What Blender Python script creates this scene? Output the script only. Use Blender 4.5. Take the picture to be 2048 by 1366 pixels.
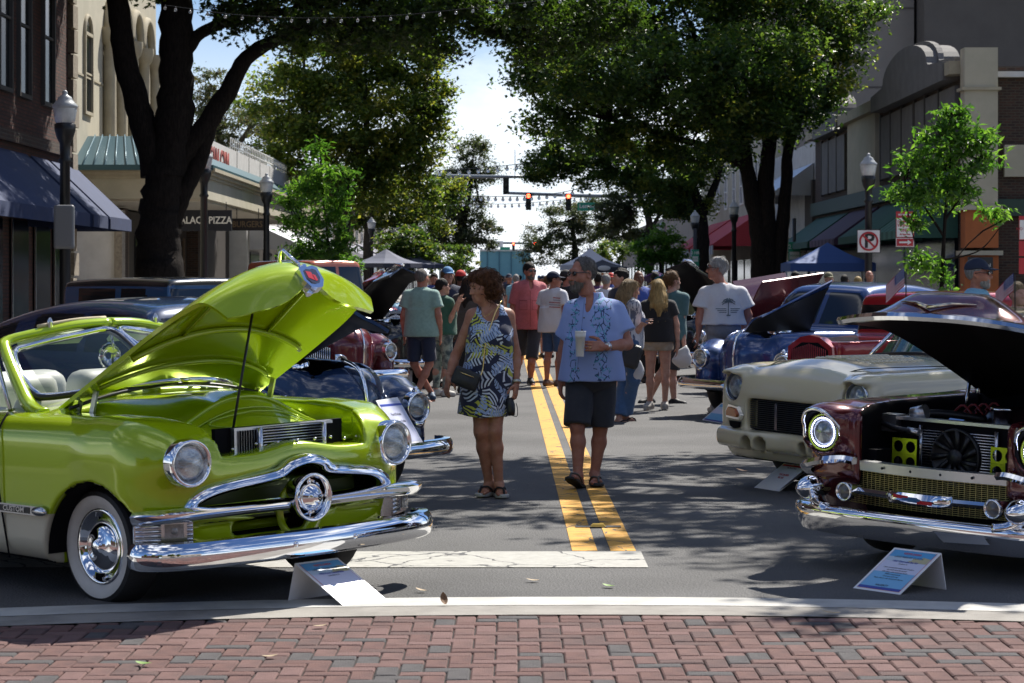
import bpy, math, random
import numpy as np
from mathutils import Vector, Matrix
for o in list(bpy.data.objects): bpy.data.objects.remove(o)
SC = bpy.context.scene
COL = SC.collection
R = math.radians
rng = random.Random(7)
NR = np.random.RandomState(11)
# ------------------------------------------------------------------ camera, sky, sun, exposure
FPX, CX, CY, HC = 4655.0, 1030.0, 556.0, 1.647
cd = bpy.data.cameras.new('camera'); cam = bpy.data.objects.new('camera', cd); COL.objects.link(cam)
cam.location = (0, 0, HC); cam.rotation_euler = (R(90), 0, 0)
cd.sensor_width = 36; cd.lens = FPX / 2048 * 36
cd.shift_x = (1024 - CX) / 2048; cd.shift_y = (CY - 683) / 2048
cd.clip_start = .5; cd.clip_end = 3000
cd.dof.use_dof = True; cd.dof.focus_distance = 17.0; cd.dof.aperture_fstop = 9.0
SC.camera = cam
SUN = Vector((.34, .57, .77)).normalized()
w = bpy.data.worlds.new('World'); SC.world = w; w.use_nodes = True
nt = w.node_tree; nt.nodes.clear()
wo = nt.nodes.new('ShaderNodeOutputWorld'); bg = nt.nodes.new('ShaderNodeBackground')
sk = nt.nodes.new('ShaderNodeTexSky'); sk.sky_type = 'NISHITA'; sk.sun_disc = False
sk.sun_elevation = math.asin(SUN.z); sk.sun_rotation = math.atan2(SUN.x, SUN.y)
sk.air_density = 1.0; sk.dust_density = .25; sk.ozone_density = 1.2
tc = nt.nodes.new('ShaderNodeTexCoord'); mp = nt.nodes.new('ShaderNodeMapping'); mp.inputs['Scale'].default_value = (1, 1, 2.4); mp.inputs['Location'].default_value = (5.48, 2.84, 1.32)
cn = nt.nodes.new('ShaderNodeTexNoise'); cn.inputs['Scale'].default_value = 3.1; cn.inputs['Detail'].default_value = 9; cn.inputs['Roughness'].default_value = .58
cr = nt.nodes.new('ShaderNodeValToRGB'); cr.color_ramp.elements[0].position = .51; cr.color_ramp.elements[1].position = .66
mx = nt.nodes.new('ShaderNodeMix'); mx.data_type = 'RGBA'
nt.links.new(tc.outputs['Generated'], mp.inputs[0]); nt.links.new(mp.outputs[0], cn.inputs['Vector'])
nt.links.new(cn.outputs['Fac'], cr.inputs[0]); nt.links.new(cr.outputs[0], mx.inputs['Factor'])
tint = nt.nodes.new('ShaderNodeMix'); tint.data_type = 'RGBA'; tint.blend_type = 'MULTIPLY'; tint.inputs['Factor'].default_value = 1; tint.inputs['B'].default_value = (.74, .92, 1.25, 1); nt.links.new(sk.outputs[0], tint.inputs['A'])
sz = nt.nodes.new('ShaderNodeSeparateXYZ'); nt.links.new(tc.outputs['Generated'], sz.inputs[0]); hz_ = nt.nodes.new('ShaderNodeMapRange'); hz_.inputs[1].default_value = .0; hz_.inputs[2].default_value = .125; hz_.inputs[3].default_value = .92; hz_.inputs[4].default_value = .0; nt.links.new(sz.outputs[2], hz_.inputs[0])
hm = nt.nodes.new('ShaderNodeMix'); hm.data_type = 'RGBA'; hm.inputs['B'].default_value = (17, 17.8, 19, 1); nt.links.new(hz_.outputs[0], hm.inputs['Factor']); nt.links.new(tint.outputs['Result'], hm.inputs['A'])
nt.links.new(hm.outputs['Result'], mx.inputs['A']); mx.inputs['B'].default_value = (17, 17.4, 18.4, 1)
nt.links.new(mx.outputs['Result'], bg.inputs[0]); bg.inputs[1].default_value = .05
nt.links.new(bg.outputs[0], wo.inputs[0])
sl = bpy.data.lights.new('sun', 'SUN'); sl.energy = 5.0; sl.angle = R(.53); sl.color = (1, .95, .87)
so = bpy.data.objects.new('sun', sl); COL.objects.link(so); so.rotation_euler = (-SUN).to_track_quat('-Z', 'Y').to_euler()
SC.view_settings.view_transform = 'Standard'; SC.view_settings.look = 'None'
SC.view_settings.exposure = 0.72; SC.view_settings.gamma = 1; SC.view_settings.use_curve_mapping = False
SC.cycles.max_bounces = 8; SC.cycles.transparent_max_bounces = 12
SC.cycles.use_denoising = True; SC.cycles.sample_clamp_indirect = 6
SC.cycles.caustics_reflective = False; SC.cycles.caustics_refractive = False

def atY(px, py, Y): return Vector(((px - CX) * Y / FPX, Y, HC - (py - CY) * Y / FPX))
def gnd(px, py):
    Y = HC * FPX / (py - CY); return Vector(((px - CX) * Y / FPX, Y, 0))

# ------------------------------------------------------------------ materials
MATS = {}
class NB:
    def __init__(s, m):
        s.t = m.node_tree; s.n = s.t.nodes; s.l = s.t.links
    def add(s, ty, **kw):
        n = s.n.new(ty)
        for k, v in kw.items():
            if hasattr(n, k) and k not in n.inputs: setattr(n, k, v)
            else: n.inputs[k].default_value = v
        return n
    def link(s, a, b): s.l.new(a, b)
def c4(c): return (c[0], c[1], c[2], 1)
def mat(name, col=(.5, .5, .5), rough=.5, metal=0., col2=None, nscale=8., bump=0., bscale=60., coat=0., spec=.5, trans=0., alpha=1., emit=None, estr=0., sheen=0., ior=None, stretch=None, rvar=0., coord='Object', thr=(.35, .65), flake=0.):
    if name in MATS: return MATS[name]
    m = bpy.data.materials.new(name); m.use_nodes = True; MATS[name] = m
    b = m.node_tree.nodes['Principled BSDF']; N = NB(m)
    b.inputs['Base Color'].default_value = c4(col); b.inputs['Roughness'].default_value = rough; b.inputs['Metallic'].default_value = metal
    b.inputs['Specular IOR Level'].default_value = spec
    b.inputs['Coat Weight'].default_value = coat; b.inputs['Coat Roughness'].default_value = .03
    b.inputs['Transmission Weight'].default_value = trans
    if ior: b.inputs['IOR'].default_value = ior
    if sheen: b.inputs['Sheen Weight'].default_value = sheen
    if alpha < 1: b.inputs['Alpha'].default_value = alpha
    if emit: b.inputs['Emission Color'].default_value = c4(emit); b.inputs['Emission Strength'].default_value = estr
    if col2 or bump or rvar:
        t = N.add('ShaderNodeTexCoord'); mp_ = N.add('ShaderNodeMapping'); N.link(t.outputs[coord], mp_.inputs[0])
        if stretch: mp_.inputs['Scale'].default_value = stretch
    if col2 or rvar:
        n = N.add('ShaderNodeTexNoise', Scale=nscale, Detail=7., Roughness=.62); N.link(mp_.outputs[0], n.inputs['Vector'])
        r = N.add('ShaderNodeMapRange'); r.inputs[1].default_value, r.inputs[2].default_value = thr; N.link(n.outputs['Fac'], r.inputs[0])
        if col2:
            x = N.add('ShaderNodeMix', data_type='RGBA'); x.inputs['A'].default_value = c4(col); x.inputs['B'].default_value = c4(col2)
            N.link(r.outputs[0], x.inputs['Factor']); N.link(x.outputs['Result'], b.inputs['Base Color'])
        if rvar:
            q = N.add('ShaderNodeMapRange'); q.inputs[3].default_value = max(0, rough - rvar); q.inputs[4].default_value = rough + rvar
            N.link(r.outputs[0], q.inputs[0]); N.link(q.outputs[0], b.inputs['Roughness'])
    if bump:
        n2 = N.add('ShaderNodeTexNoise', Scale=bscale, Detail=5., Roughness=.6); N.link(mp_.outputs[0], n2.inputs['Vector'])
        bp = N.add('ShaderNodeBump', Strength=bump, Distance=.02); N.link(n2.outputs['Fac'], bp.inputs['Height']); N.link(bp.outputs[0], b.inputs['Normal'])
    return m
def paint(name, col, metal=.25, rough=.28, coat=1.):
    return mat(name, col, rough, metal, coat=coat, spec=.5)
CHROME = mat('chrome', (.86, .87, .9), .045, 1.)
DCHROME = mat('dull_chrome', (.62, .63, .66), .22, 1.)
BLACK = mat('black_plastic', (.012, .012, .014), .4)
DARK = mat('dark_void', (.006, .006, .008), .8, spec=.1)
RUBBER = mat('tyre_rubber', (.013, .013, .014), .62, bump=.25, bscale=90)
WHITEWALL = mat('whitewall', (.62, .60, .56), .5, col2=(.52, .50, .46), nscale=5)
GLASS = mat('car_glass', (.85, .95, .93), .02, 0., trans=1., ior=1.12, alpha=.5)
LENS = mat('headlight_glass', (.62, .66, .66), .16, .75, coat=1., col2=(.20, .23, .24), nscale=9, stretch=(1, 1, 2.2), thr=(.38, .6), bump=.5, bscale=38)  # dark and bright blotches paint in the reflections of the inner reflector
STEEL = mat('black_steel', (.012, .014, .016), .38, .2)
ALU = mat('aluminium', (.6, .61, .62), .35, 1.)
WHITEP = mat('white_paint', (.78, .78, .76), .5)
# ------------------------------------------------------------------ objects
def nm_mesh(name, V, Fc, mats=None, fm=None, smooth=False, normals=None):
    me = bpy.data.meshes.new(name)
    if isinstance(Fc, np.ndarray):
        V = np.asarray(V, np.float32); k = Fc.shape[1]; n = len(Fc)
        me.vertices.add(len(V)); me.vertices.foreach_set('co', V.ravel())
        me.loops.add(n * k); me.loops.foreach_set('vertex_index', Fc.astype(np.int32).ravel())
        me.polygons.add(n); me.polygons.foreach_set('loop_start', np.arange(0, n * k, k, dtype=np.int32))
        me.polygons.foreach_set('loop_total', np.full(n, k, np.int32)); me.update(calc_edges=True)
    else:
        me.from_pydata([tuple(v) for v in V], [], Fc)
    for m in (mats or []): me.materials.append(m)
    if fm is not None: me.polygons.foreach_set('material_index', np.asarray(fm, np.int32))
    me.polygons.foreach_set('use_smooth', np.full(len(me.polygons), smooth))
    me.update()
    if normals is not None: me.normals_split_custom_set_from_vertices([tuple(n) for n in normals])
    return me
def link(name, me, parent=None, loc=None, rot=None, **props):
    o = bpy.data.objects.new(name, me); COL.objects.link(o)
    if parent is not None: o.parent = parent
    if loc is not None: o.location = loc
    if rot is not None: o.rotation_euler = rot
    for k, v in props.items():
        if v is not None: o[k] = v
    return o
def thing(name, label, cat, loc=(0, 0, 0), rz=0., group=None, rx=0., ry=0.):
    return link(name, None, None, loc, (rx, ry, rz), label=label, category=cat, group=group)
def copy_tree(o, parent=None):
    c = o.copy(); COL.objects.link(c); c.parent = parent
    if parent is not None: c.matrix_parent_inverse = o.matrix_parent_inverse.copy()
    for ch in list(o.children): copy_tree(ch, c)
    return c
# ------------------------------------------------------------------ polygon builder
def basis(d, up=(0, 0, 1)):
    d = Vector(d).normalized(); u = Vector(up)
    if abs(d.dot(u)) > .98: u = Vector((1, 0, 0))
    x = u.cross(d).normalized(); return x, d.cross(x).normalized(), d
class MB:
    def __init__(s): s.v = []; s.f = []; s.m = []; s.mi = 0; s.sm = []
    def _f(s, f, smooth=False): s.f.append(f); s.m.append(s.mi); s.sm.append(smooth)
    def box(s, c, sz, rz=0., M=None, taper=1.):
        b = len(s.v); hx, hy, hz = sz[0] / 2, sz[1] / 2, sz[2] / 2
        T = Matrix.Translation(c) @ (M if M is not None else Matrix.Rotation(rz, 4, 'Z'))
        for z, t in ((-hz, 1), (hz, taper)):
            for x, y in ((-hx, -hy), (hx, -hy), (hx, hy), (-hx, hy)): s.v.append(T @ Vector((x * t, y * t, z)))
        for f in ((3, 2, 1, 0), (4, 5, 6, 7), (0, 1, 5, 4), (1, 2, 6, 5), (2, 3, 7, 6), (3, 0, 4, 7)): s._f([b + i for i in f])
        return s
    def tube(s, pts, r, n=8, cap=True, flat=None, smooth=True, closed=False):
        pts = [Vector(p) for p in pts]; b = len(s.v); N = len(pts)
        if not hasattr(r, '__len__'): r = [r] * N
        up = Vector((0, 0, 1)); 
        for i, p in enumerate(pts):
            if closed: d = pts[(i + 1) % N] - pts[i - 1]
            else: d = (pts[min(i + 1, N - 1)] - pts[max(i - 1, 0)])
            if d.length < 1e-9: d = Vector((0, 0, 1))
            d.normalize()
            if i == 0:
                x, y, _ = basis(d)
            else:
                x = (x - d * x.dot(d)).normalized(); y = d.cross(x).normalized()
            for k in range(n):
                a = 2 * math.pi * k / n; fl = flat or (1, 1)
                s.v.append(p + x * (math.cos(a) * r[i] * fl[0]) + y * (math.sin(a) * r[i] * fl[1]))
        for i in range(N if closed else N - 1):
            j = (i + 1) % N
            for k in range(n):
                q = (k + 1) % n; s._f([b + i * n + k, b + i * n + q, b + j * n + q, b + j * n + k], smooth)
        if cap and not closed:
            s._f([b + k for k in range(n)][::-1]); s._f([b + (N - 1) * n + k for k in range(n)])
        return s
    def cyl(s, a, b_, r0, r1=None, n=14): return s.tube([a, b_], [r0, r0 if r1 is None else r1], n)
    def lathe(s, prof, o=(0, 0, 0), d=(0, 0, 1), n=24, smooth=True, mi=None):
        # prof: (radius, height along d)
        x, y, z = basis(d); o = Vector(o); b = len(s.v)
        for r, h in prof:
            for k in range(n):
                a = 2 * math.pi * k / n; s.v.append(o + z * h + x * (math.cos(a) * r) + y * (math.sin(a) * r))
        for i in range(len(prof) - 1):
            for k in range(n):
                q = (k + 1) % n; s._f([b + i * n + k, b + i * n + q, b + (i + 1) * n + q, b + (i + 1) * n + k], smooth)
        return s
    def ell(s, c, r, n=12, m=8, M=None):
        b = len(s.v); c = Vector(c)
        for i in range(m + 1):
            t = math.pi * i / m
            for k in range(n):
                a = 2 * math.pi * k / n; p = Vector((r[0] * math.sin(t) * math.cos(a), r[1] * math.sin(t) * math.sin(a), r[2] * math.cos(t)))
                s.v.append(c + (M @ p if M is not None else p))
        for i in range(m):
            for k in range(n):
                q = (k + 1) % n; s._f([b + i * n + k, b + (i + 1) * n + k, b + (i + 1) * n + q, b + i * n + q], True)
        return s
    def grid(s, P, smooth=True, flip=False, closed_u=False):
        # P[i][j] points
        b = len(s.v); n = len(P); m = len(P[0])
        for row in P:
            for p in row: s.v.append(Vector(p))
        for i in range(n - 1):
            for j in range(m if closed_u else m - 1):
                j2 = (j + 1) % m
                f = [b + i * m + j, b + (i + 1) * m + j, b + (i + 1) * m + j2, b + i * m + j2]
                s._f(f[::-1] if flip else f, smooth)
        return s
    def sweep(s, prof, path, up=(0, 0, 1), cap=True, closed=True, smooth=True, scale=None):
        # prof: list of (side, up) offsets; path: points
        path = [Vector(p) for p in path]; N = len(path); P = []
        for i, p in enumerate(path):
            d = (path[min(i + 1, N - 1)] - path[max(i - 1, 0)]).normalized(); u = Vector(up)
            sd = d.cross(u).normalized(); uu = sd.cross(d).normalized(); k = scale[i] if scale else 1
            P.append([p + sd * (a * k) + uu * (c * k) for a, c in prof])
        b = len(s.v); m = len(prof); s.grid(P, smooth, closed_u=closed)
        if cap: s._f([b + j for j in range(m)]); s._f([b + (N - 1) * m + j for j in range(m)][::-1])
        return s
    def prism(s, poly, ax='y', lo=0., hi=.1, smooth=False):
        b = len(s.v); n = len(poly)
        def P(a, c, t): return {'y': (a, t, c), 'x': (t, a, c), 'z': (a, c, t)}[ax]
        for t in (lo, hi):
            for a, c in poly: s.v.append(Vector(P(a, c, t)))
        s._f([b + i for i in range(n)]); s._f([b + n + i for i in range(n)][::-1])
        for i in range(n):
            j = (i + 1) % n; s._f([b + i, b + n + i, b + n + j, b + j], smooth)
        return s
    def quad(s, a, b_, c, d):
        b = len(s.v); s.v += [Vector(a), Vector(b_), Vector(c), Vector(d)]; s._f([b, b + 1, b + 2, b + 3]); return s
    def xf(s, M, start=0):
        for i in range(start, len(s.v)): s.v[i] = M @ s.v[i]
        return s
    def mesh(s, name, mats):
        if not isinstance(mats, (list, tuple)): mats = [mats]
        me = bpy.data.meshes.new(name); me.from_pydata([tuple(v) for v in s.v], [], s.f)
        for m in mats: me.materials.append(m)
        me.polygons.foreach_set('material_index', s.m); me.polygons.foreach_set('use_smooth', s.sm); me.update(); return me
    def obj(s, name, mats, parent=None, loc=None, rot=None, sharp=None, **props):
        me = s.mesh(name, mats)
        if sharp: me.set_sharp_from_angle(angle=R(sharp))
        return link(name, me, parent, loc, rot, **props)
def spline(pts, n):
    # catmull-rom through points, n samples total
    P = [Vector(p) for p in pts]; K = len(P) - 1; out = []
    for i in range(n):
        t = K * i / (n - 1); k = min(int(t), K - 1); u = t - k
        a, b, c, d = P[max(k - 1, 0)], P[k], P[k + 1], P[min(k + 2, K)]
        out.append(.5 * ((2 * b) + (c - a) * u + (2 * a - 5 * b + 4 * c - d) * u * u + (3 * b - a - 3 * c + d) * u ** 3))
    return out
def text(name, s, size, m, parent=None, M=None, ext=.002, align='CENTER', shear=0., bold=0., sx=1., **props):
    cu = bpy.data.curves.new(name, 'FONT'); cu.body = s; cu.size = size; cu.extrude = ext; cu.align_x = align; cu.align_y = 'CENTER'; cu.shear = shear; cu.offset = bold; cu.resolution_u = 2
    o = bpy.data.objects.new(name, cu); COL.objects.link(o)
    me = bpy.data.meshes.new_from_object(o.evaluated_get(bpy.context.evaluated_depsgraph_get())); bpy.data.objects.remove(o)
    me.materials.clear(); me.materials.append(m)
    if sx != 1: me.transform(Matrix.Diagonal((sx, 1, 1, 1)))
    if M is not None: me.transform(M)
    me.name = name
    return link(name, me, parent, **props)
def frame(o, x, y):  # matrix: text x axis, text up axis
    x = Vector(x).normalized(); y = Vector(y); y = (y - x * y.dot(x)).normalized(); z = x.cross(y)
    M = Matrix.Identity(4)
    for i, v in enumerate((x, y, z)):
        M[0][i], M[1][i], M[2][i] = v
    M.translation = Vector(o); return M
# ------------------------------------------------------------------ implicit surfaces (smooth unions meshed with surface nets)
class SDF:
    def __init__(s, lo, hi, h):
        s.h = h; s.lo = np.array(lo, float); n = np.ceil((np.array(hi, float) - s.lo) / h).astype(int) + 1
        s.n = n; s.f = np.full(n, .5, np.float32); s.ax = [(s.lo[i] + h * np.arange(n[i])).astype(np.float32) for i in range(3)]
    def blk(s, lo, hi):
        sl = []
        for i in range(3):
            a = max(0, int(math.floor((lo[i] - s.lo[i]) / s.h))); b = min(s.n[i], int(math.ceil((hi[i] - s.lo[i]) / s.h)) + 1)
            if b <= a: return None
            sl.append(slice(a, b))
        return tuple(sl), s.ax[0][sl[0]][:, None, None], s.ax[1][sl[1]][None, :, None], s.ax[2][sl[2]][None, None, :]
    def mix(s, sl, d, k, op):
        a = s.f[sl]
        if op == 'u':
            if k > 0:
                t = np.clip(.5 + .5 * (a - d) / k, 0, 1); s.f[sl] = a * (1 - t) + d * t - k * t * (1 - t)
            else: s.f[sl] = np.minimum(a, d)
        elif op == 's':
            d = -d
            if k > 0:
                t = np.clip(.5 - .5 * (a - d) / k, 0, 1); s.f[sl] = a * (1 - t) + d * t + k * t * (1 - t)
            else: s.f[sl] = np.maximum(a, d)
        else: s.f[sl] = np.maximum(a, d)
    def fn(s, lo, hi, func, k=0., op='u'):
        r = s.blk(lo, hi)
        if r is None: return s
        sl, X, Y, Z = r; s.mix(sl, func(X, Y, Z).astype(np.float32), k, op); return s
    def cap(s, a, b, ra, rb=None, k=0., op='u', sc=(1, 1, 1)):
        rb = ra if rb is None else rb; a = np.array(a, float); b = np.array(b, float); S = 1 / np.array(sc, float); m = max(ra, rb) * max(sc) + k + 2.5 * s.h
        A = a * S; D = (b - a) * S; dd = float(D @ D) + 1e-12
        def f(X, Y, Z):
            x, y, z = X * S[0] - A[0], Y * S[1] - A[1], Z * S[2] - A[2]
            t = np.clip((x * D[0] + y * D[1] + z * D[2]) / dd, 0, 1)
            return (np.sqrt((x - t * D[0]) ** 2 + (y - t * D[1]) ** 2 + (z - t * D[2]) ** 2) - (ra + t * (rb - ra))) * min(sc)
        return s.fn(np.minimum(a, b) - m, np.maximum(a, b) + m, f, k, op)
    def chain(s, pts, rs, k=0., op='u'):
        for i in range(len(pts) - 1): s.cap(pts[i], pts[i + 1], rs[i], rs[i + 1], k, op)
        return s
    def ell(s, c, r, k=0., op='u', M=None):
        c = np.array(c, float); r = np.array(r, float); m = max(r) + k + 2.5 * s.h
        Mi = None if M is None else np.array(M.to_3x3().inverted())
        def f(X, Y, Z):
            x, y, z = X - c[0], Y - c[1], Z - c[2]
            if Mi is not None: x, y, z = [Mi[i][0] * x + Mi[i][1] * y + Mi[i][2] * z for i in range(3)]
            q = np.sqrt((x / r[0]) ** 2 + (y / r[1]) ** 2 + (z / r[2]) ** 2)
            g = np.sqrt((x / r[0] ** 2) ** 2 + (y / r[1] ** 2) ** 2 + (z / r[2] ** 2) ** 2)
            return q * (q - 1) / (g + 1e-6)
        return s.fn(c - m, c + m, f, k, op)
    def box(s, c, h, r=0., k=0., op='u', M=None):
        c = np.array(c, float); h = np.array(h, float); m = (float(np.linalg.norm(h)) if M is not None else h) + k + 2.5 * s.h
        Mi = None if M is None else np.array(M.to_3x3().inverted())
        def f(X, Y, Z):
            x, y, z = X - c[0], Y - c[1], Z - c[2]
            if Mi is not None: x, y, z = [Mi[i][0] * x + Mi[i][1] * y + Mi[i][2] * z for i in range(3)]
            qx, qy, qz = np.abs(x) - (h[0] - r), np.abs(y) - (h[1] - r), np.abs(z) - (h[2] - r)
            return np.sqrt(np.maximum(qx, 0) ** 2 + np.maximum(qy, 0) ** 2 + np.maximum(qz, 0) ** 2) + np.minimum(np.maximum(np.maximum(qx, qy), qz), 0) - r
        return s.fn(c - m, c + m, f, k, op)
    def cut(s, n, d):  # keep n.p < d
        n = np.array(n, float); l = np.linalg.norm(n); n = n / l
        s.f = np.maximum(s.f, (s.ax[0][:, None, None] * n[0] + s.ax[1][None, :, None] * n[1] + s.ax[2][None, None, :] * n[2] - d / l).astype(np.float32)); return s
    def shell(s, t):  # hollow it out, wall thickness t
        s.f = np.maximum(s.f, -(s.f + t)); return s
    def mesh(s, proj=1):
        f = s.f.copy(); f[0] = f[-1] = np.maximum(f[0], s.h); f[-1] = s.h; f[0] = s.h
        f[:, 0] = s.h; f[:, -1] = s.h; f[:, :, 0] = s.h; f[:, :, -1] = s.h
        i8 = (f < 0); n = np.array(f.shape) - 1
        cnt = np.zeros(n, np.int8)
        for dx in (0, 1):
            for dy in (0, 1):
                for dz in (0, 1): cnt += i8[dx:dx + n[0], dy:dy + n[1], dz:dz + n[2]]
        act = np.argwhere((cnt > 0) & (cnt < 8)); idm = np.full(n, -1, np.int32); idm[act[:, 0], act[:, 1], act[:, 2]] = np.arange(len(act))
        P = np.zeros((len(act), 3)); W = np.zeros(len(act))
        for ax in range(3):
            o = [a for a in range(3) if a != ax]
            for u in (0, 1):
                for v in (0, 1):
                    c0 = act.copy(); c0[:, o[0]] += u; c0[:, o[1]] += v; c1 = c0.copy(); c1[:, ax] += 1
                    a = f[c0[:, 0], c0[:, 1], c0[:, 2]]; b = f[c1[:, 0], c1[:, 1], c1[:, 2]]; m = (a < 0) != (b < 0)
                    t = np.where(m, a / np.where(m, a - b, 1), 0); q = c0.astype(float); q[:, ax] += t
                    P += q * m[:, None]; W += m
        P /= W[:, None]
        g = np.gradient(f)
        def samp(A, Q):
            Q = np.clip(Q, 0, np.array(f.shape) - 1.001); b = Q.astype(int); t = Q - b; r = 0
            for dx in (0, 1):
                for dy in (0, 1):
                    for dz in (0, 1):
                        wt = (t[:, 0] if dx else 1 - t[:, 0]) * (t[:, 1] if dy else 1 - t[:, 1]) * (t[:, 2] if dz else 1 - t[:, 2])
                        r = r + wt * A[b[:, 0] + dx, b[:, 1] + dy, b[:, 2] + dz]
            return r
        for _ in range(proj):
            G = np.stack([samp(a, P) for a in g], 1); v = samp(f, P); gl = (G ** 2).sum(1) + 1e-9
            P -= np.clip(v / gl, -.7, .7)[:, None] * G
        G = np.stack([samp(a, P) for a in g], 1); N = G / (np.linalg.norm(G, axis=1)[:, None] + 1e-9)
        Q = []
        for ax in range(3):
            o = [(ax + 1) % 3, (ax + 2) % 3]
            sl0 = [slice(None)] * 3; sl1 = [slice(None)] * 3; sl0[ax] = slice(0, -1); sl1[ax] = slice(1, None)
            a = i8[tuple(sl0)]; b = i8[tuple(sl1)]; e = np.argwhere(a != b); e = e[(e[:, o[0]] > 0) & (e[:, o[1]] > 0) & (e[:, o[0]] < n[o[0]]) & (e[:, o[1]] < n[o[1]])]
            ins = a[e[:, 0], e[:, 1], e[:, 2]]; q = []
            for du, dv in ((1, 1), (0, 1), (0, 0), (1, 0)):
                c = e.copy(); c[:, o[0]] -= du; c[:, o[1]] -= dv; q.append(idm[c[:, 0], c[:, 1], c[:, 2]])
            q = np.stack(q, 1); q[~ins] = q[~ins][:, ::-1]; Q.append(q)
        return P * s.h + s.lo, np.concatenate(Q), N
    def obj(s, name, m, parent=None, fmat=None, **props):
        V, Q, N = s.mesh()
        if not len(V): return None
        mats = m if isinstance(m, (list, tuple)) else [m]; fm = None
        if fmat is not None:
            fm = fmat(V[Q].mean(1), N[Q].mean(1)).astype(np.int32)
        return link(name, nm_mesh(name, V, Q, mats, fm, True, N), parent, **props)
def join_meshes(name, parts, mats, fms=None):
    V = []; Q = []; N = []; b = 0; fm = []
    for i, (v, q, n) in enumerate(parts):
        V.append(v); Q.append(q + b); N.append(n); b += len(v); fm.append(np.full(len(q), fms[i] if fms else 0) if fms is None or np.isscalar(fms[i]) else fms[i])
    return nm_mesh(name, np.concatenate(V), np.concatenate(Q), mats, np.concatenate(fm), True, np.concatenate(N))
# ------------------------------------------------------------------ ground
def asphalt():
    m = mat('asphalt', (.05, .05, .052), .85); b = m.node_tree.nodes['Principled BSDF']; N = NB(m)
    t = N.add('ShaderNodeTexCoord')
    n1 = N.add('ShaderNodeTexNoise', Scale=110., Detail=4., Roughness=.75); n2 = N.add('ShaderNodeTexNoise', Scale=.7, Detail=6.); v = N.add('ShaderNodeTexVoronoi', Scale=75.)
    for n in (n1, n2, v): N.link(t.outputs['Object'], n.inputs['Vector'])
    r1 = N.add('ShaderNodeMapRange'); r1.inputs[1].default_value = .34; r1.inputs[2].default_value = .72; N.link(n1.outputs['Fac'], r1.inputs[0])
    x = N.add('ShaderNodeMix', data_type='RGBA'); x.inputs['A'].default_value = (.035, .035, .038, 1); x.inputs['B'].default_value = (.19, .185, .178, 1); N.link(r1.outputs[0], x.inputs['Factor'])
    y = N.add('ShaderNodeMix', data_type='RGBA', blend_type='MULTIPLY'); y.inputs['Factor'].default_value = .6; r2 = N.add('ShaderNodeMapRange'); r2.inputs[1].default_value = .3; r2.inputs[2].default_value = .7; r2.inputs[3].default_value = .38; r2.inputs[4].default_value = 1.25
    N.link(n2.outputs['Fac'], r2.inputs[0]); N.link(x.outputs['Result'], y.inputs['A']); N.link(r2.outputs[0], y.inputs['B']); N.link(y.outputs['Result'], b.inputs['Base Color'])
    bp = N.add('ShaderNodeBump', Strength=.55, Distance=.012); N.link(v.outputs['Distance'], bp.inputs['Height']); N.link(bp.outputs[0], b.inputs['Normal']); return m
def cracked(name, col, col2, crack, cs=2.2, cw=.012, wear=.0, wscale=9.):
    m = mat(name, col, .7); b = m.node_tree.nodes['Principled BSDF']; N = NB(m); t = N.add('ShaderNodeTexCoord')
    n = N.add('ShaderNodeTexNoise', Scale=14., Detail=7., Roughness=.7); d = N.add('ShaderNodeTexNoise', Scale=3., Detail=4.); v = N.add('ShaderNodeTexVoronoi', Scale=cs, feature='DISTANCE_TO_EDGE')
    ad = N.add('ShaderNodeMix', data_type='RGBA', blend_type='ADD'); ad.inputs['Factor'].default_value = .35
    N.link(t.outputs['Object'], n.inputs['Vector']); N.link(t.outputs['Object'], d.inputs['Vector']); N.link(t.outputs['Object'], ad.inputs['A']); N.link(d.outputs['Color'], ad.inputs['B']); N.link(ad.outputs['Result'], v.inputs['Vector'])
    x = N.add('ShaderNodeMix', data_type='RGBA'); x.inputs['A'].default_value = c4(col); x.inputs['B'].default_value = c4(col2)
    r = N.add('ShaderNodeMapRange'); r.inputs[1].default_value = .3; r.inputs[2].default_value = .7; N.link(n.outputs['Fac'], r.inputs[0]); N.link(r.outputs[0], x.inputs['Factor'])
    k = N.add('ShaderNodeMath', operation='LESS_THAN'); k.inputs[1].default_value = cw; N.link(v.outputs['Distance'], k.inputs[0])
    w2 = N.add('ShaderNodeTexNoise', Scale=wscale, Detail=9., Roughness=.75); N.link(t.outputs['Object'], w2.inputs['Vector'])
    k2 = N.add('ShaderNodeMath', operation='LESS_THAN'); k2.inputs[1].default_value = wear; N.link(w2.outputs['Fac'], k2.inputs[0])
    mxx = N.add('ShaderNodeMath', operation='MAXIMUM'); N.link(k.outputs[0], mxx.inputs[0]); N.link(k2.outputs[0], mxx.inputs[1])
    y = N.add('ShaderNodeMix', data_type='RGBA'); y.inputs['B'].default_value = c4(crack); N.link(mxx.outputs[0], y.inputs['Factor']); N.link(x.outputs['Result'], y.inputs['A']); N.link(y.outputs['Result'], b.inputs['Base Color'])
    bp = N.add('ShaderNodeBump', Strength=.3, Distance=.01); N.link(n.outputs['Fac'], bp.inputs['Height']); N.link(bp.outputs[0], b.inputs['Normal']); return m
ASPH = asphalt()
CONC = mat('concrete_ribbon', (.31, .29, .26), .88, col2=(.20, .185, .165), nscale=3.2, thr=(.4, .7), bump=.35, bscale=120)
CONCW = mat('white_painted_concrete', (.50, .49, .455), .8, col2=(.36, .35, .325), nscale=3.5, thr=(.42, .72), bump=.2, bscale=110)
WALK = mat('sidewalk_concrete', (.33, .31, .29), .85, col2=(.25, .235, .22), nscale=2.5, bump=.2, bscale=40)
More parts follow.
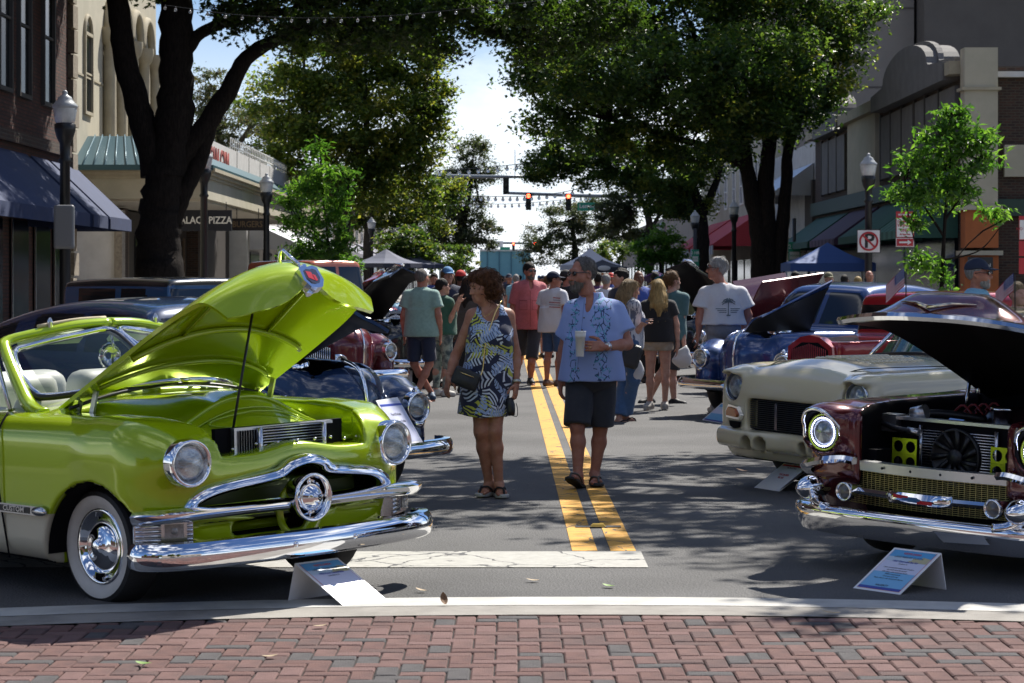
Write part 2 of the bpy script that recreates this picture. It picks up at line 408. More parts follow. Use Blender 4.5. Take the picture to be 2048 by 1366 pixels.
def sheet(name, x0, x1, y0, y1, z, m, **kw):
    return MB().quad((x0, y0, z), (x1, y0, z), (x1, y1, z), (x0, y1, z)).obj(name, m, kind='structure', **kw)
sheet('ground', -900, 900, -300, 2500, -.05, mat('far_ground', (.12, .13, .08), .9, col2=(.2, .18, .14), nscale=.05))
def band_y(x): return 12.0 - .05 * (x - .3) ** 2 if abs(x) < 4.2 else 12.0 - .05 * (math.copysign(4.2, x) - .3) ** 2
XS = [-11 + .5 * i for i in range(46)]
def band(name, d0, d1, z, m):
    mb = MB(); P = [[(x, band_y(x) - d0, z) for x in XS], [(x, band_y(x) - d1, z) for x in XS]]
    mb.grid(P, smooth=False, flip=False); return mb.obj(name, m, kind='structure')
# the asphalt street, one sheet from the concrete ribbon to the end of the street
mb = MB(); mb.grid([[(x, band_y(x) + .001, 0) for x in XS], [(x, 900, 0) for x in XS]], smooth=False); mb.obj('street', ASPH, kind='structure')
sheet('crossing_street', -120, 120, -40, 8.4, -.004, ASPH)
band('white_ribbon', 0, .30, .004, CONCW); band('concrete_ribbon', .30, .62, .002, CONC)
band('sand_bed', .62, 4.2, -.012, mat('joint_sand', (.030, .027, .025), .95))
# yellow double line, white stop line
YEL = cracked('yellow_paint', (.66, .335, .035), (.56, .28, .03), (.10, .075, .04), 3.0, .016, .33)
def linx(Y): return .345 - .005 * (Y - 14)
for dx in (0, .232):
    mb = MB(); mb.grid([[(linx(Y) + dx, Y, .004), (linx(Y) + dx + .152, Y, .004)][::-1] for Y in [14.02 + i * 3 for i in range(60)]], smooth=False)
    mb.obj('yellow_line', YEL, kind='structure')
mb = MB(); mb.grid([[(x, 13.22, .0045), (x, 13.99 , .0045)] for x in (-6, -4, -2, 0, .4, .757)], smooth=False, flip=True)
mb.obj('stop_line', cracked('white_road_paint', (.44, .43, .39), (.30, .29, .265), (.06, .06, .06), 1.7, .014, .36), kind='structure')
# road reflector with its dark base between the yellow lines
# bricks: herringbone
BM = []
for i, (a, b) in enumerate([((.150, .074, .062), (.110, .056, .050)), ((.17, .090, .078), (.128, .070, .062)), ((.125, .070, .062), (.095, .056, .052)), ((.155, .085, .076), (.18, .10, .09)), ((.088, .080, .080), (.066, .061, .062))]):
    BM.append(mat(['red', 'pale_red', 'brown_red', 'pink', 'grey'][i] + '_paver', a, .88, col2=b, nscale=7, bump=.6, bscale=150, thr=(.38, .62)))
def brick_bm(mb, x0, x1, y0, y1, top):
    g, c, b = .003, .0065, len(mb.v); x0 += g; x1 -= g; y0 += g; y1 -= g
    for z, k in ((-.03, 0), (top - .006, 0), (top, c)):
        for x, y in ((x0 + k, y0 + k), (x1 - k, y0 + k), (x1 - k, y1 - k), (x0 + k, y1 - k)): mb.v.append(Vector((x, y, z)))
    mb._f([b + 8, b + 9, b + 10, b + 11])
    for l in (0, 4):
        for k in range(4): q = (k + 1) % 4; mb._f([b + l + k, b + l + q, b + l + 4 + q, b + l + 4 + k])
pav = link('brick_crossing', None, None, kind='structure')
full = []
for m in BM:
    mb = MB(); brick_bm(mb, -.1, .1, -.05, .05, 0); full.append(mb.mesh('brick', m))
bricks = []
for i in range(-46, 47):
    for j in range(-26, 24):
        k = (i - j) % 4
        if k == 0: r = (i * .1, (i + 2) * .1, j * .1, (j + 1) * .1)
        elif k == 3: r = (i * .1, (i + 1) * .1, j * .1, (j + 2) * .1)
        else: continue
        x0, x1, y0, y1 = r[0] + .013, r[1] + .013, r[2] + 9.75, r[3] + 9.75; lim = band_y((x0 + x1) / 2) - .625
        if y0 > lim - .012 or y1 < 8.5: continue
        bricks.append((x0, x1, y0, min(y1, lim), y1 > lim, k))
def vis(b): return abs((b[0] + b[1]) / 2 * FPX / b[2]) < 1070 and HC * FPX / b[3] + CY < 1368
bricks.sort(key=lambda b: (not vis(b), b[2]))
rest = MB(); cnt = 0
for b in bricks:
    ci = rng.choices(range(5), (30, 22, 18, 16, 15))[0]; dz = rng.uniform(-.003, .0015)
    if vis(b) and not b[4] and cnt < 298:
        cnt += 1
        o = link('brick', full[ci], pav, ((b[0] + b[1]) / 2, (b[2] + b[3]) / 2, dz), (rng.uniform(-.012, .012), rng.uniform(-.012, .012), (R(90) if b[5] == 3 else 0) + rng.uniform(-.012, .012)))
    else:
        rest.mi = ci; brick_bm(rest, b[0], b[1], b[2], b[3], dz)
rest.obj('more_bricks', BM, pav, kind='stuff')
# kerbs and pavements on both sides
for sx, x0, x1 in ((-1, -12.5, -6.9), (1, 8.2, 13.2)):
    xk = x1 if sx < 0 else x0; a, b = (x0, xk - .15) if sx < 0 else (xk + .15, x1)
    MB().box(((a + b) / 2, 250, .055), (b - a, 470, .15)).obj('pavement', WALK, kind='structure')
    MB().box((xk + (-.075 if sx < 0 else .075), 250, .06), (.15, 470, .16)).obj('kerb', CONC, kind='structure')
# fallen leaves
def leaf_mesh(name, L, W, m, curl=.2):
    mb = MB(); P = []
    for i in range(6):
        t = i / 5; w_ = W * math.sin(math.pi * min(1, t * .9 + .07)) ** .8; P.append([(-w_, t * L, curl * L * (t - .5) ** 2 * 2 + .15 * w_), (0, t * L, curl * L * (t - .5) ** 2 * 2), (w_, t * L, curl * L * (t - .5) ** 2 * 2 + .18 * w_)])
    mb.grid(P, smooth=False); return mb.mesh(name, m)
LB = mat('dry_leaf', (.25, .13, .05), .7, col2=(.12, .06, .03), nscale=30); LG = mat('green_fallen_leaf', (.16, .28, .05), .6); LT = mat('tan_leaf', (.42, .32, .2), .7)
for (px, py, m, L, rz, rx, lab) in [(890, 1213, LB, .07, .3, .9, 'curled brown dry leaf standing up on the white ribbon'), (302, 1333, LG, .075, 1.2, .05, 'green leaf lying on the brick pavers near the bottom left'), (524, 1318, LT, .07, -1.3, .05, 'tan leaf lying on the pavers below the left cone of shade'), (627, 1257, LT, .065, -1.2, .05, 'pale tan leaf on the front row of pavers left of centre'),
        (1680, 1232, LT, .09, 1.4, .1, 'crumpled tan leaf on the concrete ribbon at right'), (1078, 1165, LT, .07, 1.5, .1, 'pale scrap of leaf on the asphalt just behind the ribbon'), (1228, 1177, LG, .07, 1.0, .1, 'small greenish leaf on the asphalt near the ribbon'), (1494, 946, LB, .10, 1.1, .2, 'orange brown leaf on the asphalt by the cream car'), (852, 1186, LT, .06, 1.2, .2, 'tiny tan leaf on the asphalt right of the white card')]:
    p = gnd(px, py); link('fallen_leaf', leaf_mesh('fallen_leaf', L, L * .28, m), None, (p.x, p.y, .008), (rx, 0, rz), label=lab, category='leaf', group='fallen leaves')
p = gnd(1196, 1055)
t = thing('road_reflector', 'dark road reflector stud between the two yellow lines', 'road stud', (p.x, p.y, .005))
MB().box((0, 0, .002), (.30, .10, .004)).obj('base', mat('bitumen_pad', (.015, .015, .016), .6), t); MB().box((0, 0, .012), (.1, .09, .016), taper=.7).obj('stud', mat('reflector_yellow', (.5, .33, .05), .3), t)
# ------------------------------------------------------------------ car helpers
GLASS = mat('tinted_glass', (.02, .035, .04), .02, spec=.9, alpha=.38)
DGLASS = mat('dark_glass', (.008, .01, .012), .03, spec=.8)
AMBER = mat('amber_lens', (.55, .14, .01), .12, coat=1.)
SEATW = mat('white_leather', (.55, .58, .52), .5)
def wheel(par, loc, side, r=.31, w=.2, white=0., rim=None, disc=None, cap=CHROME, rr=.66, capr=.43, steer=0.):
    # a wheel: rim disc with tyre and hub cap as sub-parts; side +1 left, -1 right
    d = Vector((math.sin(steer) * -side * 0, side, 0)); rimr = r * rr; h = w / 2
    mb = MB(); mb.lathe([(rimr * .95, -h * .8), (rimr * .95, h * .35)], d=d); mb.mi = 1
    mb.lathe([(rimr * .99, h * .78), (rimr * .95, h * .86), (rimr * .88, h * .80), (rimr * .82, h * .5), (rimr * .72, h * .36)], d=d, n=36)
    mb.mi = 0; mb.lathe([(rimr * .72, h * .36), (rimr * .6, h * .55), (capr * r * 1.02, h * .5), (.02, h * .5)], d=d, n=36)
    o = mb.obj('wheel', [disc or BLACK, rim or CHROME], par, loc)
    prof = [(rimr * .97, -h * .7), (r * .80, -h), (r * .93, -h * .95), (r * .985, -h * .72), (r, -h * .4), (r, h * .4), (r * .985, h * .72), (r * .93, h * .95)]
    t = MB(); t.lathe(prof, d=d, n=44); t.lathe([(r * .93, h * .95), (r * .86, h * 1.03)], d=d, n=44)
    t.mi = 1 if white else 0; t.lathe([(r * .86, h * 1.03), (r * .78, h * 1.04), (rimr * 1.04, h * .9), (rimr * .97, h * .74)], d=d, n=44); t.mi = 0
    t.obj('tyre', [RUBBER, WHITEWALL], o)
    c = MB(); q = capr * r; c.lathe([(q, h * .5), (q * 1.0, h * .5 + .012), (q * .93, h * .5 + .026), (q * .7, h * .5 + .042), (q * .36, h * .5 + .05), (q * .33, h * .5 + .06), (q * .16, h * .5 + .066), (.001, h * .5 + .068)], d=d, n=32); c.obj('hub_cap', cap, o)
    return o
def wheel_well(par, x, z, r, y1, y0=.42):
    # the dark lining inside a wheel arch
    for s in (-1, 1):
        mb = MB(); A = np.linspace(.02, math.pi - .02, 24); mb.grid([[(x + r * math.cos(a), s * y, z + r * math.sin(a)) for a in A] for y in (y1, (y0 + y1) / 2, y0)]); mb.obj('wheel_well', DARK, par)
def headlight(par, c, r, d=(1, 0, 0), bez=CHROME, lens=LENS, depth=.06, ringw=.26, name='headlight'):
    mb = MB(); mb.lathe([(r * 1.02, -depth), (r * 1.04, -.01), (r, .012), (r * .93, .022), (r * (1 - ringw * .55), .012), (r * (1 - ringw), -.012), (r * (1 - ringw), -.03)], d=d, n=40)
    o = mb.obj(name, bez, par, c); ln = MB(); q = r * (1 - ringw)
    ln.lathe([(q, -.015), (q * .9, .004), (q * .7, .016), (q * .4, .024), (.001, .027)], d=d, n=36); ln.obj('lens', lens, o)
    return o
def ip(x, xs, ys): return np.interp(x, xs, ys)
def rbx(a, b, ha, hb, r):  # rounded box 2-D
    q1 = np.abs(a) - (ha - r); q2 = np.abs(b) - (hb - r)
    return np.sqrt(np.maximum(q1, 0) ** 2 + np.maximum(q2, 0) ** 2) + np.minimum(np.maximum(q1, q2), 0) - r
def smax(a, b, k):
    t = np.clip(.5 - .5 * (a - b) / k, 0, 1); return a * (1 - t) + b * t + k * t * (1 - t)
def smin(a, b, k): return -smax(-a, -b, k)
def thick(mb, P, t, close=True):
    # P grid of points -> outer + inner skin t apart and closed rim
    n, m = len(P), len(P[0]); N = [[None] * m for _ in P]
    for i in range(n):
        for j in range(m):
            a = Vector(P[min(i + 1, n - 1)][j]) - Vector(P[max(i - 1, 0)][j]); b = Vector(P[i][min(j + 1, m - 1)]) - Vector(P[i][max(j - 1, 0)])
            N[i][j] = a.cross(b).normalized()
    Q = [[Vector(P[i][j]) - N[i][j] * t for j in range(m)] for i in range(n)]
    mb.grid(P, flip=True); mb.grid(Q)
    per = [(0, j) for j in range(m)] + [(i, m - 1) for i in range(1, n)] + [(n - 1, j) for j in range(m - 2, -1, -1)] + [(i, 0) for i in range(n - 2, -1, -1)]
    mb.grid([[P[i][j] for i, j in per], [Q[i][j] for i, j in per]], smooth=False); return Q
def bumper_prof(h, d):
    return [(-.02, -h), (d * .5, -h), (d * .85, -h * .78), (d, -h * .3), (d * 1.03, .1 * h), (d * .88, h * .6), (d * .55, h * .95), (-.02, h)]
def sym(pts):  # half path listed from the outside in (y>0) -> full path from -y to +y
    L = [Vector((p[0], -p[1], p[2])) for p in pts]; return L + [Vector(p) for p in pts[::-1][(1 if abs(pts[-1][1]) < 1e-6 else 0):]]
# ------------------------------------------------------------------ lime green convertible
def lime_car():
    G = paint('lime_paint', (.385, .53, .004), .18, .20); CR = paint('cream_lower_paint', (.50, .47, .36), 0, .35)
    car = thing('parked_car', 'lime green vintage convertible with its hood open and white wall tyre', 'car', (-1.58, 12.45, -.008), R(-44.3), 'classic cars parked at an angle along the street', rx=R(1.35))
    S = SDF((-4.1, -1.04, .1), (1.0, 1.04, 1.25), .017)
    xs = [-4.0, -3.6, -3, -2, -1, -.2, .3, .5, .8]
    def body(X, Y, Z):
        y = np.abs(Y); W = ip(X, xs, [.72, .84, .90, .93, .93, .925, .915, .90, .86]) - .02 * ((Z - .55) / .4) ** 2; zt = ip(X, [-4, -3, -.9, -.3, .3, .55, .8], [.80, .93, .955, .965, .965, .935, .88])
        zb = ip(X, [-4, -3.6, -.3, .6], [.36, .24, .19, .25]); zc = (zt + zb) / 2
        a = rbx(y, Z - zc, W, (zt - zb) / 2, .125)
        xf = .70 - .27 * (y / .93) ** 3.2 - .10 * np.clip((Z - .62) / .34, 0, 2) ** 2.5 - .10 * np.clip((.55 - Z) / .3, 0, 2) ** 2
        b = X - xf; c = -3.9 + .35 * (y / .9) ** 4 + .25 * (Z - .6) ** 2 - X
        return smax(smax(a, b, .12), c, .25)
    S.fn((-9, -9, -9), (9, 9, 9), body)
    for s in (-1, 1):
        S.cap((.10, s * .715, .765), (.525, s * .687, .757), .165, .117, .10)
    S.fn((-1.6, -.8, .8), (-.3, .8, 1.2), lambda X, Y, Z: np.maximum(smax(Z - (.955 + .11 * np.clip(1 - (Y / .72) ** 2, -1, 1) - .06 * np.clip(X + .45, -1, 1) ** 2), np.abs(X + 1.0) - .58 + .18 * np.clip(1 - (Y / .72) ** 2, 0, 1) * 0, .05), np.abs(Y) - .78), .06)
    # engine bay, nose pan, cabin, wheel arches, grille mouth
    S.fn((-.42, -.75, .3), (.95, .75, 1.2), lambda X, Y, Z: np.maximum(np.maximum(np.maximum(-.395 + 0 * Y - X, X - .47), np.abs(Y) - ip(X, [-.4, .2, .5], [.63, .60, .55])), .40 - Z), .015, 's')
    S.fn((.3, -.7, .6), (.95, .7, 1.2), lambda X, Y, Z: np.maximum(np.maximum(.40 - X, np.abs(Y) - (.56 - .10 * np.clip((X - .4) / .3, 0, 1))), (.775 + .045 * np.exp(-(Y / .2) ** 2) - .12 * np.clip(X - .62, 0, 1)) - Z), .02, 's')
    S.fn((-2.7, -.8, .4), (-.8, .8, 1.2), lambda X, Y, Z: np.maximum(np.maximum(np.abs(X + 1.78) - .86, np.abs(Y) - .76), .42 - Z), .03, 's')
    for s in (-1, 1):
        for x, r in ((.12, .40), (-2.86, .36)):
            S.fn((x - .5, -1.1, 0), (x + .5, 1.1, .8), lambda X, Y, Z, x=x, r=r, s=s: np.maximum(np.sqrt((X - x) ** 2 + (Z - .245) ** 2) - r, .50 - Y * s), .012, 's')
    S.fn((.4, -.7, .4), (.95, .7, .75), lambda X, Y, Z: np.maximum(.46 - X, np.maximum(rbx(Y, Z - .56, .62, .10 + .07 * np.exp(-(Y / .2) ** 2) - .05 * (np.abs(Y) / .62) ** 3, .05), -1)), .02, 's')
    S.fn((.4, -.7, .2), (.95, .7, .5), lambda X, Y, Z: np.maximum(.60 - X, rbx(Y, Z - .375, .63, .07, .04)), .02, 's')
    S.fn((.3, -.4, .2), (.95, .2, .5), lambda X, Y, Z: np.maximum(.40 - X, rbx(Y + .14, Z - .395, .24, .035, .03)), .01, 's')
    def fm(c, n):
        y = np.abs(c[:, 1]); r = np.zeros(len(c)); r[(c[:, 2] < .465) & (c[:, 0] < -.20) & (y > .8)] = 1
        for x, q in ((.12, .42), (-2.86, .38)):
            d = np.hypot(c[:, 0] - x, c[:, 2] - .245); r[(d < q) & (y < .60) & (y > .45) & (c[:, 2] < .66) & (((c[:, 0] - x) * n[:, 0] + (c[:, 2] - .245) * n[:, 2] < .3 * d))] = 2
        r[(c[:, 0] < -.9) & (c[:, 0] > -2.66) & (y < .77) & (c[:, 2] < .93)] = 3
        r[(c[:, 0] > .44) & (c[:, 0] < .585) & (y < .64) & (c[:, 2] > .33) & (c[:, 2] < .72)] = 2
        r[n[:, 2] < -.8] = 2
        return r
    S.obj('body', [G, CR, DARK, SEATW], car, fm)
    wheel_well(car, .12, .245, .394, .895); wheel_well(car, -2.86, .245, .354, .895)
    # hood, hinged at the cowl and standing open
    E = spline([(-.50, .66, .985), (-.10, .655, 1.19), (.30, .635, 1.40), (.50, .595, 1.505), (.62, .555, 1.545), (.725, .487, 1.468)], 30)
    Cn = spline([(-.27, 0, 1.135), (.02, 0, 1.36), (.34, 0, 1.60), (.56, 0, 1.735), (.71, 0, 1.715), (.80, 0, 1.635)], 30)
    P = []
    for i in range(30):
        v = i / 29; row = []
        for j in range(33):
            u = -1 + j / 16; k = max(0, min(1, (v - .84) / .16)); g1 = 1 - abs(u) ** (2.3 - .75 * v); g2 = .55 * (1 - abs(u)) + .45 * math.exp(-(u / .24) ** 2); g = g1 * (1 - k) + g2 * k
            sag = 0
            row.append((E[i].x + (Cn[i].x - E[i].x) * (1 - u * u), E[i].y * u, E[i].z + (Cn[i].z - E[i].z) * g + sag))
        P.append(row)
    mb = MB(); Q = thick(mb, P, .022); hood = mb.obj('hood', G, car, sharp=40)
    mb = MB(); mb.tube([Vector(Q[7][j]) - Vector((-.01, 0, .012)) for j in range(2, 31)], .016, 8); mb.tube([Vector(Q[3][j]) - Vector((-.01, 0, .012)) for j in range(2, 31)], .012, 8)
    for j in (9, 23): mb.tube([Vector(Q[i][j]) - Vector((-.01, 0, .01)) for i in range(7, 27)], .010, 6)
    mb.obj('hood_brace', G, hood)
    mb = MB(); mb.cyl(Vector(Q[26][16]) + Vector((-.03, .0, -.03)), Vector(Q[26][16]) + Vector((.03, .0, -.085)), .02, .022, 12); mb.obj('hood_latch', CHROME, hood)
    p = Vector(P[22][16]); mb = MB(); mb.tube([p + Vector((-.16, 0, -.06)), p + Vector((-.13, 0, .065)), p + Vector((-.11, 0, .075)), p + Vector((.02, 0, -.006))], [.016, .010, .008, .012], 8); mb.tube([p + Vector((-.17, 0, -.07)), p + Vector((.06, 0, -.01))], .014, 8); mb.obj('hood_ornament', CHROME, hood)
    p = (Vector(P[27][16]) + Vector(P[28][16])) / 2; nrm = Vector((.80, 0, .6)); up = Vector((-.6, 0, .8))
    def shield(s, d0, d1):
        mb = MB(); pl = [(-.055, .05), (-.03, .062), (0, .055), (.03, .062), (.055, .05), (.06, -.02), (.035, -.06), (0, -.066), (-.035, -.06), (-.06, -.02)]
        mb.prism([(a * s, b * s) for a, b in pl], 'z', d0, d1); mb.xf(frame(p, (0, 1, 0), up)); return mb
    em = shield(1.1, -.03, .022).obj('emblem', CHROME, hood); RED = mat('enamel_red', (.5, .02, .02), .2, coat=1); NAV = mat('enamel_black', (.015, .02, .05), .2, coat=1)
    shield(.72, .022, .026).obj('enamel_shield', NAV, em); mb = MB(); mb.quad((-.034, -.012, .0275), (.0, -.03, .0275), (.0, .022, .0275), (-.034, .03, .0275)); mb.quad((.004, -.034, .0275), (.02, -.03, .0275), (.02, .0, .0275), (.004, .01, .0275)); mb.xf(frame(p, (0, 1, 0), up)); mb.obj('red_field', RED, em)
    for s in (-1, 1):
        mb = MB(); mb.box((-.27, s * .60, 1.0), (.035, .012, .17), M=Matrix.Rotation(.32, 4, 'Y')); mb.box((-.40, s * .60, .975), (.03, .012, .10), M=Matrix.Rotation(.4, 4, 'Y')); mb.obj('hood_hinge', ALU, car)
    MB().cyl((.50, -.13, 1.555), (.485, -.30, .80), .007, n=8).obj('prop_rod', BLACK, car)
    # chrome nose
    def pth(L, n): return spline(sym(L), n)
    bar = pth([(.585, .655, .520), (.62, .62, .575), (.66, .50, .620), (.70, .30, .648), (.715, .17, .668), (.73, .10, .708), (.737, 0, .726)], 61)
    mb = MB(); mb.sweep([(-.03, -.028), (.02, -.030), (.042, -.012), (.036, .014), (.01, .03), (-.03, .03)], bar); mb.obj('upper_grille_bar', CHROME, car, sharp=50)
    L = [(.52, .93, .495), (.565, .905, .498), (.605, .83, .50), (.64, .70, .503), (.67, .45, .506), (.70, .115, .508)]
    for s in (1, -1):
        mb = MB(); mb.sweep([(-.03, -.036), (.018, -.034), (.04, -.010), (.046, .012), (.02, .03), (-.03, .032)], spline([(a, b * s, c) for a, b, c in L][::-s], 26), scale=None); mb.obj('lower_grille_bar', CHROME, car, sharp=50)
    mb = MB(); d = (1, 0, 0); c = (.745, .0, .535)
    mb.lathe([(.092, -.10), (.112, -.05), (.121, .015), (.125, .035), (.118, .047), (.108, .04), (.100, .01), (.094, -.06), (.0, -.065)], c, d, 44); mb.mi = 1; mb.lathe([(.094, -.055), (.0, -.05)], c, d, 30)
    bul = mb.obj('grille_spinner', [CHROME, DARK], car); mb = MB(); mb.lathe([(.072, -.02), (.073, .0), (.066, .03), (.06, .034), (.05, .052), (.045, .055), (.035, .066), (.024, .07), (.022, .082), (.0, .084)], c, d, 36)
    for k in range(4):
        a = math.pi / 2 * k + .0; v = Vector((0, math.cos(a), math.sin(a))); mb.tube([Vector(c) + v * .06, Vector(c) + v * .098 + Vector((.005, 0, 0))], [.018, .004], 8)
    mb.obj('bullet', CHROME, bul); text('number', '8', .05, DARK, bul, frame((.832, 0, .535), (0, 1, 0), (0, 0, 1)), .001)
    mb = MB(); mb.lathe([(.125, .0), (.15, -.01), (.15, -.03)], (.69, 0, .465), d, 36); mb.obj('spinner_shroud', G, car)
    bp = pth([(.53, .925, .312), (.585, .93, .312), (.655, .88, .312), (.715, .78, .313), (.77, .60, .315), (.81, .30, .316), (.825, 0, .316)], 61)
    mb = MB(); mb.sweep(bumper_prof(.067, .055), bp); bm = mb.obj('bumper', CHROME, car, sharp=45)
    for y, x in ((-.885, .668), (-.62, .805), (-.2, .873), (.2, .873), (.62, .805), (.885, .668)): MB().ell((x, y, .322), (.013, .016, .016), 10, 6).obj('bumper_bolt', CHROME, bm)
    for y in (-.28, .0): MB().box((.872 - .02, y + .1, .262), (.03, .085, .010), M=Matrix.Rotation(0, 4, 'Z')).obj('bumper_slot', DARK, bm)
    for s in (-1, 1):
        a = Vector((.475, s * .905, 0)); b_ = Vector((.625, s * .655, 0)); q = MB()
        d_ = (b_ - a)
        out = Vector((.86, s * .51, 0)); M = frame((a + b_) / 2 + Vector((0, 0, .425)) + out * -.01, d_ if s < 0 else -d_, (0, 0, 1))
        q.box((0, 0, 0), (.29, .125, .06)); 
        for k in range(5): q.tube([(-.14, -.045 + k * .0225, .032), (-.015, -.045 + k * .0225, .032)], .009, 6); q.tube([(.115, -.045 + k * .0225, .032), (.142, -.045 + k * .0225, .032)], .009, 6)
        q.box((.05, 0, .035), (.125, .10, .014)); q.xf(M); h = q.obj('parking_light', DCHROME, car)
        l = MB(); l.box((.05, 0, .044), (.095, .066, .008)); l.ell((.05, 0, .047), (.02, .02, .006), 10, 4); l.xf(M); l.obj('lens', mat('clear_lens', (.42, .40, .36), .15, coat=1, col2=(.25, .24, .22), nscale=40), h)
        headlight(car, (.655, s * .685, .757), .118, (1, s * .06, .02))
    mb = MB()
    for j in range(9):
        y = -.5 + j * .125; mb.ell((.50 + .16 * (1 - (y / .62) ** 2), y, .80 if abs(y) > .25 else .82), (.010, .010, .008), 8, 4)
    mb.obj('panel_screws', DCHROME, car, kind='stuff')
    # engine bay furniture
    P = []
    for i in range(9):
        v = i / 8; P.append([(.50 - .28 * v ** .8 + .06 * math.cos(a) ** 2 * 0, -.61 + 1.22 * j / 32, .80 + (.21 * math.exp(-(abs(-.61 + 1.22 * j / 32) / .41) ** 2.4) + .02) * v) for j in range(33) for a in (0,)])
    mb = MB(); thick(mb, P[::-1], .014); arch = mb.obj('radiator_support', G, car, sharp=40); MB().tube([Vector(q) + Vector((.006, 0, 0)) for q in P[8]], .013, 8).obj('support_flange', G, arch); MB().tube([Vector(q) + Vector((.012, 0, .004)) for q in P[6]], .006, 6).obj('support_rib', G, arch)
    el = [(.30 + .0 * a, .30 * math.cos(a), .0) for a in np.linspace(0, 6.28, 30)]
    mb = MB(); ring = []
    for k in range(34):
        a = 2 * math.pi * k / 34; y = .30 * math.cos(a); z = .895 + (.055 if math.sin(a) > 0 else .03) * math.sin(a) * (1 - .3 * abs(math.cos(a)))
        v = max(0, min(1, (z - .80) / (.21 * math.exp(-(abs(y) / .41) ** 2.4) + .02))); ring.append((.507 - .28 * v ** .8 + .008, y, z + .01))
    mb.tube(ring, .006, 6, closed=True); mb.obj('pressed_rib', G, arch)
    mb = MB(); mb.box((.545, 0, .80), (.03, .66, .20)); rad = mb.obj('radiator', ALU, car)
    mb = MB(); mb.box((.562, .04, .80), (.012, .42, .19))
    mb.mi = 1
    for k in range(13): mb.tube([(.575, -.16, .715 + k * .0145), (.575, .24, .715 + k * .0145)], .004, 6)
    mb.obj('condenser', [DARK, DCHROME], rad); mb = MB()
    for y in (-.175, .255): mb.tube([(.575, y, .70), (.575, y, .895)], .016, 8)
    mb.obj('condenser_tank', DCHROME, rad, kind='stuff'); MB().tube([(.575, -.175, .76), (.58, -.21, .765), (.58, -.235, .745), (.58, -.24, .71)], .011, 8).obj('coolant_pipe', DCHROME, rad)
    for y0, y1 in ((-.30, -.20), (.28, .32)):
        mb = MB(); 
        for k in range(7): mb.box((.57, y0 + (y1 - y0) * k / 6, .80), (.01, .006, .17))
        mb.obj('radiator_fin', DARK, rad)
    mb = MB(); mb.box((.51, 0, .80), (.03, .85, .20)); mb.obj('fan_shroud', DARK, car)
    S = SDF((-.6, -.68, .6), (.3, .68, 1.15), .025)
    S.fn((-9, -9, -9), (9, 9, 9), lambda X, Y, Z: smax(Z - (1.035 - .03 * (Y / .6) ** 2 - .16 * np.clip((X + .36) / .5, 0, 2) ** 2.2 - .05 * (1 - np.exp(-(Y / .12) ** 2)) * np.clip((X + .3) / .3, 0, 1)), smax(np.abs(X + .20) - (.25 - .10 * (Y / .6) ** 2), smax(np.abs(Y) - .585, .79 - Z, .03), .05), .06))
    S.obj('smooth_firewall_cover', G, car)
    mb = MB(); mb.box((.05, 0, .50), (.85, 1.1, .15)); mb.obj('engine_bay_floor', mat('engine_green_dark', (.06, .09, .01), .4), car)
    mb = MB(); mb.tube(spline([(-.40, -.66, .985), (-.385, -.35, 1.05), (-.375, 0, 1.078), (-.385, .35, 1.05), (-.40, .66, .985)], 24), .010, 6); mb.obj('cowl_seal', BLACK, car)
    # windscreen, header, cabin
    for s in (-1, 1):
        loop = spline([(-.30, s * .02, 1.105), (-.44, s * .36, 1.075), (-.64, s * .60, 1.04), (-.73, s * .645, 1.055), (-.86, s * .645, 1.15), (-.985, s * .60, 1.265), (-.97, s * .50, 1.30), (-.93, s * .25, 1.345), (-.885, s * .02, 1.365), (-.60, s * .02, 1.235), (-.30, s * .02, 1.105)], 60)[:-1]
        f = MB().tube(loop, .0165, 8, closed=True).obj('windscreen_frame', CHROME, car); MB().tube([p + Vector((-.012, s * .012, -.006)) for p in loop], .020, 8, closed=True).obj('rubber_seal', BLACK, f)
        P = []
        for i in range(7):
            v = i / 6; a = Vector((-.30, s * .02, 1.105)).lerp(Vector((-.885, s * .02, 1.365)), v); b_ = Vector((-.67, s * .61, 1.045)).lerp(Vector((-.975, s * .575, 1.285)), v); P.append([a.lerp(b_, t / 6) + Vector((.05 * math.sin(math.pi * t / 6), 0, .01 * math.sin(math.pi * t / 6))) for t in range(7)])
        MB().grid(P).obj('windscreen_glass', GLASS, car)
        ap = spline([(-.52, s * .735, .955), (-.68, s * .72, 1.0), (-.83, s * .695, 1.13), (-1.0, s * .65, 1.275), (-1.06, s * .60, 1.325), (-1.03, s * .45, 1.36), (-.97, s * .2, 1.40), (-.945, 0, 1.41)], 34)
        mb = MB(); mb.sweep([(-.034, -.022), (.034, -.022), (.038, .014), (.016, .026), (-.016, .026), (-.038, .014)], ap, up=(.5, 0, 1), scale=[1.15 - .35 * min(1, i / 16) for i in range(34)]); mb.obj('windscreen_pillar', G, car)
        mb = MB(); mb.tube([(-.80, s * .76, .965), (-.97, s * .715, 1.18), (-1.10, s * .665, 1.33)], .013, 8); mb.obj('vent_window_bar', DCHROME, car)
        mb = MB(); mb.tube([(-.42, s * .12, 1.085), (-.50, s * .38, 1.075), (-.58, s * .52, 1.055)], .006, 6); mb.box((-.44, s * .30, 1.09), (.03, .03, .02)); mb.obj('wiper', BLACK, car)
        MB().lathe([(.012, 0), (.016, .03), (.015, .045), (.006, .06)], (-1.0, s * .36, 1.385), (0, 0, 1), 10).obj('roof_latch', DCHROME, car)
        S = SDF((-1.55, min(s * .04, s * .74), .5), (-1.0, max(s * .04, s * .74), 1.16), .03); S.box((-1.42, s * .37, .86), (.11, .31, .26), .09); S.box((-1.2, s * .37, .62), (.3, .31, .10), .08, .05); S.obj('seat', SEATW, car)
